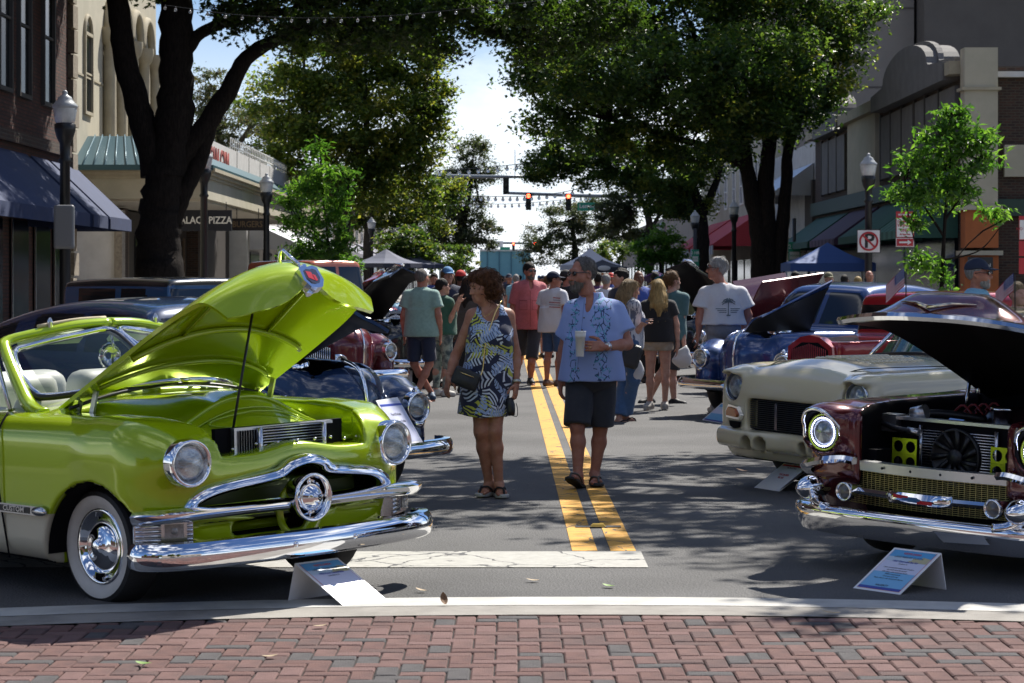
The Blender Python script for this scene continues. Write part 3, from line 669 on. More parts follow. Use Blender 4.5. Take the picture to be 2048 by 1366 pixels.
        MB().tube(spline([(-.83, s * .72, .94), (-1.6, s * .80, .96), (-2.5, s * .80, .95)], 12), .035, 8).obj('door_top_trim', SEATW, car)
        hb = MB(); hb.ell((-.95, s * .90, .955), (.075, .035, .045)); hb.obj('door_mirror', CHROME, car)
    S = SDF((-2.7, -.78, .5), (-1.9, .78, 1.15), .035); S.box((-2.45, 0, .85), (.14, .70, .22), .10); S.box((-2.2, 0, .62), (.3, .70, .12), .08, .05); S.obj('rear_seat', SEATW, car)
    S = SDF((-1.05, -.75, .8), (-.55, .75, 1.1), .025); S.fn((-9, -9, -9), (9, 9, 9), lambda X, Y, Z: smax(np.sqrt((X + .80 - .25 * (1 - (Y / .75) ** 2) * .3) ** 2 + (Z - .93) ** 2) - .12, np.abs(Y) - .70, .05)); S.obj('dashboard', SEATW, car)
    MB().tube([(-1.05 + .14 * .5 * math.cos(a) , .36 + .19 * math.sin(a), 1.0 + .17 * math.cos(a)) for a in np.linspace(0, 6.1, 24)], .012, 8, closed=True).obj('steering_wheel', SEATW, car)
    mb = MB(); mb.tube([(-.93, 0, 1.34), (-.91, .0, 1.25)], .008, 6); mb.lathe([(.07, 0), (.075, .01), (.02, .02)], (-.915, -.02, 1.22), (-1, 0, 0), 20); mb.obj('rear_view_mirror', CHROME, car)
    for s in (-1, 1):
        mb = MB(); mb.box((-1.07, s * .3, 1.33 - .0), (.02, .40, .10), M=Matrix.Rotation(.9, 4, 'Y')); mb.obj('sun_visor', mat('visor_green', (.30, .42, .22), .5), car)
    mb = MB(); mb.tube(spline([(-1.03, -.42, 1.395), (-.99, -.2, 1.425), (-.985, 0, 1.43)], 8), .014, 6); mb.obj('roof_lip', mat('tan_canvas', (.5, .42, .3), .8), car)
    # side trim, door seam, badge
    for s in (-1, 1):
        mb = MB(); mb.sweep([(-.008, -.014), (.014, -.010), (.014, .010), (-.008, .014)], [(-.70, s * .938, .474), (-1.6, s * .945, .470), (-2.4, s * .945, .466)][::s]); mb.obj('side_trim', DCHROME, car)
        mb = MB(); mb.box((-.475, s * .942, .478), (.36, .022, .048)); mb.ell((-.275, s * .945, .478), (.065, .022, .026), 12, 8); bd = mb.obj('fender_badge', DCHROME, car); MB().box((-.49, s * .954, .478), (.28, .004, .032)).obj('badge_inlay', BLACK, bd)
        text('badge_word', 'CUSTOM', .038, DCHROME, bd, frame((-.49, s * .957, .478), (-s, 0, 0), (0, 0, 1)), .002, bold=.001, sx=1.25)
        mb = MB(); mb.tube(spline([(-.70, s * .84, .962), (-.665, s * .925, .86), (-.645, s * .945, .6), (-.60, s * .915, .21)], 16), .0055, 6); mb.obj('door_seam', DARK, car)
        mb = MB(); mb.box((-.93, s * .95, .835), (.2, .025, .022)); mb.ell((-.83, s * .945, .835), (.025, .025, .018)); mb.obj('door_handle', CHROME, car)
        wheel(car, (0, s * .69, .30), s, .305, .19, 1, CHROME, G, capr=.43); wheel(car, (-2.86, s * .69, .30), s, .305, .19, 1, CHROME, G, capr=.43)
    return car
lime_car()
# ------------------------------------------------------------------ dark cherry car, right foreground
def arch_cut(S, xs, r, z0, W, yin=.5):
    for s in (-1, 1):
        for x in xs: S.fn((x - r - .1, -1.2, 0), (x + r + .1, 1.2, z0 + r + .1), lambda X, Y, Z, x=x, s=s: np.maximum(np.sqrt((X - x) ** 2 + (Z - z0) ** 2) - r, yin - Y * s), .012, 's')
def cherry_car():
    P1 = paint('black_cherry_paint', (.12, .013, .018), .35, .22); LIME = mat('lime_anodised', (.50, .62, .02), .25, .6); GOLD = mat('gold_mesh', (.62, .52, .20), .3, .9)
    car = thing('parked_car', 'dark cherry red vintage car with glowing ring headlight and gold mesh grille, hood open', 'car', (2.78, 13.44, -.008), R(225), 'classic cars parked at an angle along the street', rx=R(-1.8))
    S = SDF((-4.2, -1.06, .1), (1.0, 1.06, 1.2), .023)
    def body(X, Y, Z):
        y = np.abs(Y); W = ip(X, [-4, -2, -.3, .3, .7], [.88, .94, .93, .92, .89]) - .03 * ((Z - .55) / .4) ** 2; zt = ip(X, [-4, -2.4, -.9, -.3, .5, .8], [1.0, .96, .93, .925, .915, .86])
        a = rbx(y, Z - (zt + .22) / 2, W, (zt - .22) / 2, .10); b = X - (.70 - .08 * (y / .9) ** 4 - .22 * np.clip((.5 - Z) / .3, 0, 2)); c = -4.05 - X
        return smax(smax(a, b, .06), c, .2)
    S.fn((-9, -9, -9), (9, 9, 9), body)
    S.fn((-.95, -.8, .75), (-.7, .8, 1.1), lambda X, Y, Z: np.maximum(Z - (.925 + .06 * (1 - (Y / .8) ** 2)), np.maximum(np.abs(X + .9) - .17, np.abs(Y) - .78)), .04)
    for s in (-1, 1):
        S.cap((.2, s * .715, .745), (.70, s * .715, .752), .125, .146, .09, sc=(1, 1, 1)); S.ell((.70, s * .715, .845), (.13, .13, .05), .06)
        S.cap((.70, s * .715, .748), (1.0, s * .715, .745), .118, .125, .012, 's')
    S.fn((-.80, -.8, .3), (1.2, .8, 1.3), lambda X, Y, Z: np.maximum(np.maximum(-.76 - X, np.abs(Y) - ip(X, [-.76, .2, .42, .60, .75], [.64, .60, .55, .50, .47])), .34 - Z + 0 * X), .02, 's')
    S.fn((-2.7, -.8, .5), (-.9, .8, 1.1), lambda X, Y, Z: np.maximum(np.maximum(np.abs(X + 1.95) - .8, np.abs(Y) - .76), .5 - Z), .03, 's')
    arch_cut(S, (0, -2.92), .385, .30, .9)
    def fm(c, n):
        y = np.abs(c[:, 1]); r = np.zeros(len(c)); r[(y < ip(c[:, 0], [-.76, .2, .42, .60, .75], [.655, .615, .565, .515, .485])) & (c[:, 0] > -.78) & (c[:, 0] < .66)] = 1
        for x in (0, -2.92):
            d = np.hypot(c[:, 0] - x, c[:, 2] - .30); r[(d < .41) & (y < .6) & (y > .4) & (((c[:, 0] - x) * n[:, 0] + (c[:, 2] - .3) * n[:, 2] < .3 * d))] = 1
        d = np.hypot(np.abs(c[:, 1]) - .715, c[:, 2] - .752); r[(d < .125) & (c[:, 0] > .66)] = 1; r[n[:, 2] < -.8] = 1; return r
    S.obj('body', [P1, DARK], car, fm); wheel_well(car, 0, .30, .379, .89); wheel_well(car, -2.92, .30, .379, .89)
    # hood
    E = spline([(-.74, .56, .925), (-.3, .53, 1.10), (.2, .505, 1.285), (.45, .53, 1.372), (.58, .585, 1.398), (.66, .63, 1.405)], 22); Cn = spline([(-.80, 0, .99), (-.3, 0, 1.22), (.2, 0, 1.47), (.52, 0, 1.578), (.70, 0, 1.50), (.775, 0, 1.452)], 22)
    P = []
    for i in range(22):
        row = []
        for j in range(29):
            u = -1 + j / 14; a = abs(u); g = (1 - a ** 2.4) + .10 * math.exp(-((a - .42) / .16) ** 2) * math.sin(math.pi * min(1, i / 18)); x = E[i].x + (Cn[i].x - E[i].x) * (1 - u * u)
            row.append((x, E[i].y * u, E[i].z + (Cn[i].z - E[i].z) * g - .028 * math.exp(-(u / .10) ** 2) * (1 if i > 14 else 0) * 0))
        P.append(row)
    mb = MB(); Q = thick(mb, P, .03); hood = mb.obj('hood', P1, car, sharp=40)
    under = MB().grid([[Vector(p) - Vector((-.004, 0, .006)) for p in r] for r in Q]).obj('hood_liner', mat('black_underside', (.006, .006, .007), .55), hood)
    lip = [Vector(p) + Vector((.012, 0, -.012)) for p in P[-1]]; lip = [lip[0] + Vector((-.02, -.035, -.004))] + lip + [lip[-1] + Vector((-.02, .035, -.004))]
    mb = MB(); mb.sweep([(-.02, -.026), (.02, -.022), (.03, 0), (.02, .02), (-.02, .024)], lip); mb.obj('hood_lip_trim', CHROME, hood, sharp=50)
    M = lambda y, x: Vector((x, y, 0)); cpt = Vector(P[18][14]) + Vector((.02, 0, .012))
    mb = MB()
    for s in (-1, 1): mb.tube([cpt + Vector((.0, 0, 0)), cpt + Vector((-.06, s * .12, .02)), cpt + Vector((-.105, s * .25, .022))], [.013, .010, .003], 8)
    mb.obj('hood_emblem', mat('gold_chrome', (.75, .62, .45), .15, 1.), hood, kind=None)
    for s in (-1, 1):
        mb = MB(); mb.cyl((-.42, s * .53, .82), (-.47, s * .53, 1.02), .012, n=8); mb.obj('hood_strut', DCHROME, car)
        mb = MB(); mb.cyl((-.62, s * .55, .86), (-.56, s * .53, .98), .014, n=8); mb.obj('hood_hinge', DCHROME, car)
        # headlight pod: chrome visor ring, lime ring, led halo, lens
        c = Vector((.735, s * .715, .752)); pod = []
        for k in range(30):
            a = 2 * math.pi * k / 30; ry = .128 + (.012 if math.sin(a) < 0 else 0) * abs(math.cos(a)); pod.append(c + Vector((.045 * math.sin(a) + (.035 if math.sin(a) > .3 else 0) * math.sin(a), ry * math.cos(a), .132 * math.sin(a) * (1 if math.sin(a) > 0 else 1.06))))
        h = MB().tube(pod, .012, 8, closed=True).obj('headlight', CHROME, car)
        c2 = Vector((.715, s * .715, .745)); L = MB(); L.lathe([(.088, -.02), (.080, .008), (.05, .022), (.001, .028)], c2, (1, 0, 0), 32); L.obj('lens', mat('dark_reflector', (.16, .18, .2), .15, .3, coat=1, col2=(.5, .55, .6), nscale=22), h)
        MB().tube([c2 + Vector((.012, .104 * math.cos(a), .104 * math.sin(a))) for a in np.linspace(0, 2 * math.pi, 37)[:-1]], .006, 6, closed=True).obj('lime_ring', mat('lime_ring', (.5, .65, .05), .35), h)
        LED = mat('led_glow', (.8, .85, 1), .3, emit=(.62, .66, 1.), estr=5.0); mb = MB()
        for k in range(40):
            a = 2 * math.pi * k / 40; mb.ell(c2 + Vector((.016, .083 * math.cos(a), .083 * math.sin(a))), (.004, .0042, .0042), 6, 4)
        mb.obj('led_halo', LED, h, kind='stuff')
        # bumper bullet and wing above it
        b = Vector((.80, s * .695, .435)); mb = MB(); mb.lathe([(.055, -.06), (.066, 0), (.068, .03), (.062, .06)], b, (1, 0, 0), 28); mb.lathe([(.072, .055), (.070, .075), (.058, .11), (.038, .148), (.018, .175), (.003, .185)], b, (1, 0, 0), 28); mb.obj('bumper_bullet', CHROME, car)
        mb = MB(); mb.sweep([(-.03, -.02), (.02, -.02), (.035, .0), (.02, .022), (-.03, .02)], spline([(.60, s * .90, .50), (.72, s * .84, .545), (.76, s * .70, .585), (.75, s * .56, .605), (.74, s * .48, .60)][::-s], 18)); mb.obj('bumper_wing', CHROME, car, sharp=50)
        # parking lamp on the grille bar
        q = Vector((.77, s * .495, .43)); mb = MB(); mb.lathe([(.03, -.09), (.045, -.03), (.055, .02), (.055, .045), (.047, .052), (.042, .03)], q, (1, 0, -.05), 26); mb.mi = 1; mb.lathe([(.043, .035), (.02, .05), (.001, .052)], q, (1, 0, -.05), 20); mb.obj('parking_lamp', [CHROME, mat('smoked_lens', (.12, .11, .10), .15, coat=1)], car)
        wheel(car, (0, s * .72, .325), s, .33, .2, 0, DCHROME, BLACK); wheel(car, (-2.92, s * .72, .325), s, .33, .2, 0, DCHROME, BLACK)
        mb = MB(); mb.tube(spline([(-.85, s * .74, .95), (-1.15, s * .62, 1.25), (-1.35, s * .58, 1.36)], 8), .03, 8); mb.obj('windscreen_pillar', CHROME, car)
    S = SDF((-3.6, -.8, .85), (-.9, .8, 1.5), .04)
    S.fn((-9, -9, -9), (9, 9, 9), lambda X, Y, Z: smax(np.abs(Y) - (.66 - .28 * np.clip(Z - 1.0, 0, 1)), np.maximum(smax(Z - (1.43 - .06 * (X + 2.1) ** 2), smax(X + .92 + .75 * (Z - .95), -3.2 - X + .5 * (Z - .95), .1), .1), .9 - Z), .1))
    S.obj('cabin', [P1, DGLASS], car, lambda c, n: ((c[:, 2] < 1.33) & (c[:, 2] > .97) & (n[:, 2] < .75)).astype(int))
    # grille: bar, mesh, emblem, lower bumper
    mb = MB(); mb.sweep([(-.02, -.028), (.018, -.028), (.022, .026), (-.03, .030)], spline([(.655, -.50, .572), (.70, -.25, .572), (.715, 0, .572), (.70, .25, .572), (.655, .50, .572)], 20), smooth=False); tb = mb.obj('grille_top_rail', ALU, car)
    for y in (-.3, -.1, .1, .3): MB().ell((.733 - .12 * y * y, y, .572), (.008, .008, .008), 8, 5).obj('rail_bolt', STEEL, tb)
    def gx(y): return .725 - .25 * y * y
    mb = MB()
    for k in range(20):
        z = .355 + k * .0108; mb.tube([(gx(y) - .01, y, z) for y in np.linspace(-.62, .62, 11)], .0016, 4, cap=False)
    for k in range(37):
        y = -.61 + k * .0339; mb.tube([(gx(y) - .012, y, .35), (gx(y) - .012, y, .565)], .0017, 4, cap=False)
    mb.obj('grille_mesh', GOLD, car, kind='stuff')
    mb = MB(); mb.sweep([(-.03, -.02), (.025, -.018), (.034, 0), (.025, .018), (-.03, .02)], spline([(.70, -.47, .432), (.76, -.16, .432)], 6)); mb.sweep([(-.03, -.02), (.025, -.018), (.034, 0), (.025, .018), (-.03, .02)], spline([(.76, .16, .432), (.70, .47, .432)], 6)); mb.sweep([(-.03, -.036), (.03, -.032), (.045, 0), (.03, .032), (-.03, .036)], spline([(.755, -.19, .432), (.79, -.14, .432), (.80, 0, .432), (.79, .14, .432), (.755, .19, .432)], 12)); gb = mb.obj('grille_bar', CHROME, car, sharp=50)
    ER = mat('emblem_red', (.55, .02, .03), .2, coat=1); EB = mat('emblem_blue', (.05, .16, .35), .2, coat=1)
    mb = MB(); mb.quad((.848, -.13, .436), (.848, -.03, .430), (.848, -.03, .450), (.848, -.13, .455)); mb.quad((.848, .03, .412), (.848, .13, .412), (.848, .13, .430), (.848, .03, .430)); mb.mi = 1
    mb.box((.848, 0, .432), (.006, .058, .026)); mb.box((.848, -.01, .432), (.005, .115, .014)); mb.obj('emblem', [ER, EB], gb)
    bp = spline(sym([(.55, .93, .25), (.66, .90, .255), (.78, .80, .26), (.86, .66, .262), (.905, .40, .262), (.925, 0, .262)]), 61)
    mb = MB(); mb.sweep([(-.05, -.068), (.0, -.068), (.02, -.04), (.034, .01), (.042, .055), (.036, .075), (.015, .088), (-.05, .085)], bp); mb.obj('bumper', CHROME, car, sharp=50)
    for s in (-1, 1):
        mb = MB(); mb.sweep([(-.03, -.03), (.02, -.03), (.035, 0), (.02, .03), (-.03, .03)], spline([(.90, s * .56, .335), (.875, s * .63, .345), (.83, s * .68, .385), (.80, s * .69, .42)][::s], 10)); mb.obj('bumper_upright', CHROME, car)
        MB().ell((.925, s * .09 - .1, .225), (.012, .012, .012), 8, 5).obj('bumper_bolt', CHROME, car)
    # radiator, fan, lime plates, engine
    mb = MB(); mb.box((.30, 0, .69), (.05, .94, .28)); mb.mi = 1; mb.box((.31, 0, .83), (.07, .96, .018)); rad = mb.obj('radiator', [DARK, ALU], car)
    mb = MB(); mb.box((.335, -.05, .66), (.01, .50, .25)); mb.mi = 1
    for k in range(15): mb.tube([(.343, -.30, .55 + k * .016), (.343, .20, .55 + k * .016)], .0045, 5)
    for y in (-.305, .205): mb.tube([(.345, y, .54), (.345, y, .80)], .013, 7)
    mb.obj('condenser', [DARK, DCHROME], rad, kind='stuff')
    mb = MB(); c = (.35, -.05, .635); mb.lathe([(.16, -.01), (.165, .02), (.155, .032), (.15, .01), (.05, .008)], c, (1, 0, 0), 36); mb.lathe([(.05, .02), (.045, .035), (.001, .036)], c, (1, 0, 0), 20)
    for k in range(11):
        a = 2 * math.pi * k / 11; mb.tube([(.365, -.05 + .04 * math.cos(a), .635 + .04 * math.sin(a)), (.372, -.05 + .155 * math.cos(a + .35), .635 + .155 * math.sin(a + .35))], [.012, .02], 5)
    mb.obj('cooling_fan', BLACK, rad)
    for y in (-.33, .335):
        mb = MB(); n = 16; W2, H2 = .085, .095
        x = .47; holes = [(-.042, .045), (.042, .045), (-.042, -.045), (.042, -.045)]
        for hy, hz in holes:
            for k in range(n):
                a, b = 2 * math.pi * k / n, 2 * math.pi * (k + 1) / n
                def sq(t):
                    m = max(abs(math.cos(t)), abs(math.sin(t))); return (.043 * math.cos(t) / m, .0475 * math.sin(t) / m)
                s0, s1 = sq(a), sq(b); r_ = .033; yy, zz = y + hy, .635 + hz
                mb.quad((x, yy + r_ * math.cos(a), zz + r_ * math.sin(a)), (x, yy + s0[0], zz + s0[1]), (x, yy + s1[0], zz + s1[1]), (x, yy + r_ * math.cos(b), zz + r_ * math.sin(b)))
                mb.quad((x, yy + r_ * math.cos(a), zz + r_ * math.sin(a)), (x, yy + r_ * math.cos(b), zz + r_ * math.sin(b)), (x - .006, yy + r_ * math.cos(b), zz + r_ * math.sin(b)), (x - .006, yy + r_ * math.cos(a), zz + r_ * math.sin(a)))
        mb.obj('drilled_lime_plate', LIME, car)
    mb = MB(); mb.lathe([(.05, 0), (.05, .09), (.062, .09), (.062, .11), (.02, .118), (.001, .118)], (.02, .02, .80), (0, 0, 1), 24); mb.obj('breather_cap', CHROME, car)
    mb = MB(); mb.tube(spline([(.26, -.42, .84), (.20, -.32, .862), (.10, -.18, .85), (.0, -.10, .83)], 14), .022, 10); mb.obj('radiator_hose', BLACK, car); MB().cyl((.27, -.42, .85), (.26, -.33, .875), .04, n=14).obj('hose_clamp', ALU, car)
    mb = MB(); mb.tube(spline([(.38, -.56, .80), (.40, -.45, .775), (.40, -.33, .765)], 10), .016, 8); mb.mi = 1; mb.tube([(.40, -.36, .768), (.40, -.28, .762)], .02, 8); mb.obj('brake_line', [BLACK, ALU], car, kind='stuff')
    S = SDF((-.75, -.5, .5), (.25, .55, .95), .03); S.box((-.25, .0, .66), (.40, .24, .16), .05); S.ell((-.25, .0, .84), (.22, .22, .06), .05); S.cap((-.5, .30, .78), (.05, .30, .76), .05, .05, .02); S.cap((-.5, -.30, .78), (.05, -.30, .76), .05, .05, .02); S.obj('engine', mat('engine_dark', (.03, .012, .014), .3, .4), car)
    for s in (-1, 1):
        mb = MB(); mb.box((-.22, s * .30, .83), (.46, .11, .05), taper=.8); mb.obj('valve_cover', CHROME, car)
        for k in range(4): MB().tube(spline([(-.05 - k * .11, s * .22, .84), (-.06 - k * .11, s * .30, .90), (-.08 - k * .11, s * .40, .82)], 8), .007, 6).obj('ignition_lead', mat('lead_red', (.25, .02, .02), .5), car)
        MB().tube(spline([(.25, s * .52, .80), (.0, s * .57, .84), (-.4, s * .58, .82)], 10), .014, 6).obj('wiring_loom', BLACK, car)
    MB().tube(spline([(-.05, .20, .86), (.05, .30, .90), (.16, .38, .87), (.27, .42, .80)], 12), .024, 10).obj('lower_hose', mat('ribbed_hose', (.05, .05, .055), .5), car)
    mb = MB(); mb.box((.33, -.52, .80), (.10, .12, .10)); mb.obj('coolant_tank', ALU, car)
    mb = MB(); mb.box((-.3, 0, .42), (1.0, 1.2, .12)); mb.obj('engine_bay_floor', DARK, car)
    for y in (-.48, .48): MB().box((.52, y, .61), (.16, .10, .10)).obj('front_bracket', DARK, car)
    return car
cherry_car()
# ------------------------------------------------------------------ cream car
def cream_car():
    P1 = mat('cream_paint', (.66, .58, .39), .25, 0, coat=1.)
    car = thing('parked_car', 'cream vintage car with a black bar grille and louvred hood', 'car', (2.74, 18.24, -.005), R(215), 'classic cars parked at an angle along the street', rx=R(-1.4))
    S = SDF((-4.3, -1.06, .1), (1.1, 1.06, 1.2), .018)
    def body(X, Y, Z):
        y = np.abs(Y); W = ip(X, [-4, -2, -.3, .3, .9], [.86, .93, .925, .91, .88]) - .04 * ((Z - .6) / .4) ** 2; zt = ip(X, [-4, -2.4, -.9, -.3, .5, .9], [.98, .97, .96, .965, .955, .90]) + .075 * np.clip(1 - (y / .55) ** 2, 0, 1) * ip(X, [-1.2, -.6, .45, .85], [.3, 1, 1, .1])
        a = rbx(y, Z - (zt + .22) / 2, W, (zt - .22) / 2, .10); b = X - (.83 - .10 * (y / .9) ** 4 - .20 * np.clip((Z - .72) / .32, 0, 2) ** 1.8 - .06 * np.clip((.45 - Z) / .2, 0, 1)); c = -4.1 - X
        return smax(smax(a, b, .07), c, .2)
    S.fn((-9, -9, -9), (9, 9, 9), body)
    for s in (-1, 1):
        S.cap((-.1, s * .71, .80), (.64, s * .69, .79), .17, .145, .07); S.ell((.70, s * .69, .895), (.16, .13, .035), .05)
        S.cap((.66, s * .69, .785), (1.0, s * .69, .78), .110, .118, .012, 's')
    S.fn((.5, -1, .15), (1.2, 1, .5), lambda X, Y, Z: smax(smax(np.abs(Z - .385) - .075, X - (.955 - .16 * (Y / .9) ** 2 - .10 * np.exp(-(Y / .28) ** 2)), .06), np.abs(Y) - .88, .06), .025)
    S.fn((.5, -.7, .3), (1.1, .7, .8), lambda X, Y, Z: np.maximum(.72 - X, rbx(Y + .06 * (Z - .58) * 0, Z - .583, .475, .122, .05)), .02, 's')
    for y in (-.39, -.245, .245, .39): S.cap((.70, y, .365), (1.2, y, .36), .058, .058, .005, 's')
    S.fn((-2.9, -.8, .5), (-.85, .8, 1.2), lambda X, Y, Z: np.maximum(np.maximum(np.abs(X + 1.9) - .85, np.abs(Y) - .74), .55 - Z), .03, 's')
    arch_cut(S, (0, -2.92), .37, .32, .9)
    def fm(c, n):
        y = np.abs(c[:, 1]); r = np.zeros(len(c)); r[(y < .46) & (c[:, 0] < .77) & (c[:, 0] > .69) & (c[:, 2] < .71) & (c[:, 2] > .46)] = 1
        for x in (0, -2.92):
            d = np.hypot(c[:, 0] - x, c[:, 2] - .32); r[(d < .395) & (y < .6) & (y > .4) & (((c[:, 0] - x) * n[:, 0] + (c[:, 2] - .32) * n[:, 2] < .3 * d))] = 1
        d = np.hypot(np.abs(c[:, 1]) - .69, c[:, 2] - .78); r[(d < .11) & (c[:, 0] > .64) & (c[:, 0] < .70)] = 1; r[(n[:, 2] < -.8) & (c[:, 2] < .26)] = 1
        return r
    S.obj('body', [P1, DARK], car, fm); wheel_well(car, 0, .32, .364, .885); wheel_well(car, -2.92, .32, .364, .885)
    mb = MB()
    for k in range(15): mb.box((.775 - .0, 0, .475 + k * .0155), (.03, .93, .0048))
    g = mb.obj('grille_slats', mat('grille_grey', (.10, .11, .12), .35, .8), car, kind='stuff'); mb = MB(); mb.box((.79, -.16, .58), (.012, .03, .20)); mb.obj('grille_badge', DCHROME, car)
    for s in (-1, 1):
        headlight(car, (.745, s * .69, .782), .114, (1, s * .03, 0), DCHROME, mat('bright_lens', (.5, .55, .58), .1, .2, coat=1, col2=(.15, .17, .19), nscale=18), .06, .15)
        mb = MB(); mb.prism([(-.115, -.05), (.10, -.055), (.125, -.02), (.06, .045), (-.08, .055), (-.125, .0)], 'z', 0, .035); mb.xf(frame((.800, s * .615, .588), (.25, 1, 0) if s < 0 else (-.25, 1, 0), (0, 0, 1))); h = mb.obj('turn_signal', CHROME, car)
        mb = MB(); mb.prism([(-.09, -.033), (.075, -.037), (.09, -.015), (.045, .028), (-.06, .036), (-.095, .0)], 'z', .034, .048); mb.xf(frame((.800, s * .615, .588), (.25, 1, 0) if s < 0 else (-.25, 1, 0), (0, 0, 1))); mb.obj('lens', AMBER, h)
        mb = MB(); mb.prism([(-.09, .01), (.08, .01), (.07, -.03), (.0, -.045), (-.07, -.03)], 'z', 0, .02); mb.xf(frame((.815, s * .60, .505), (.25, 1, 0) if s < 0 else (-.25, 1, 0), (0, 0, 1))); mb.obj('air_vent', DARK, car)
        for y in (.245, .39): MB().lathe([(.06, 0), (.04, .015), (.001, .02)], (.76, s * y, .36), (1, 0, 0), 24).obj('fog_lamp', mat('fog_lens', (.07, .062, .058), .15, coat=1), car)
        mb = MB(); mb.tube(spline([(.815, s * .37, .74), (.745, s * .41, .83), (.60, s * .45, .955), (.3, s * .53, .985), (-.6, s * .60, .985)], 30), .0045, 6); mb.obj('hood_seam', mat('seam_shadow', (.05, .045, .035), .9), car)
        wheel(car, (0, s * .70, .325), s, .33, .2, 0, DCHROME, BLACK); wheel(car, (-2.92, s * .70, .325), s, .33, .2, 0, DCHROME, BLACK)
        for row in range(3):
            mb = MB()
            for k in range(16): mb.ell((.36 - k * .043, s * (.08 + row * .11), 1.033 - .075 * ((.08 + row * .11) / .55) ** 2 + (.0 if k > 2 else -.012 * (3 - k))), (.013, .045, .016), 8, 5)
            mb.obj('louvres', P1, car, kind='stuff')
        mb = MB(); mb.tube(spline([(-.70, s * .70, 1.0), (-.86, s * .60, 1.19), (-.99, s * .54, 1.34)], 10), .016, 8); mb.obj('windscreen_pillar', CHROME, car)
        mb = MB(); mb.tube([(-.62, s * .08, 1.03), (-.65, s * .30, 1.025), (-.69, s * .5, 1.02)], .008, 6); mb.obj('wiper', BLACK, car)
    P = [[(-.70 - .29 * v - .12 * (u * u) * (1 - v) + .10 * (1 - u * u), u * (.70 - .15 * v), 1.0 + .34 * v) for u in np.linspace(-1, 1, 11)] for v in np.linspace(0, 1, 5)]
    MB().grid(P).obj('windscreen_glass', mat('green_glass', (.025, .085, .075), .03, spec=.9, alpha=.9), car)
    S = SDF((-3.8, -.8, .9), (-.85, .8, 1.5), .04)
    S.fn((-9, -9, -9), (9, 9, 9), lambda X, Y, Z: smax(np.abs(Y) - (.68 - .32 * np.clip(Z - 1.0, 0, 1)), np.maximum(smax(Z - (1.40 - .05 * (X + 2.1) ** 2), smax(X + .98 + .3 * (Z - 1.34), -3.3 - X + .5 * (Z - .95), .1), .08), .95 - Z), .08))
    S.obj('cabin', [P1, DGLASS], car, lambda c, n: ((c[:, 2] < 1.32) & (c[:, 2] > 1.0) & (n[:, 2] < .75)).astype(int))
    mb = MB(); mb.sweep([(-.03, -.02), (.03, -.02), (.03, .02), (-.03, .02)], spline([(-.74, -.70, .995), (-.62, 0, 1.04), (-.74, .70, .995)], 16)); mb.obj('cowl_vent', BLACK, car)
    return car
cream_car()
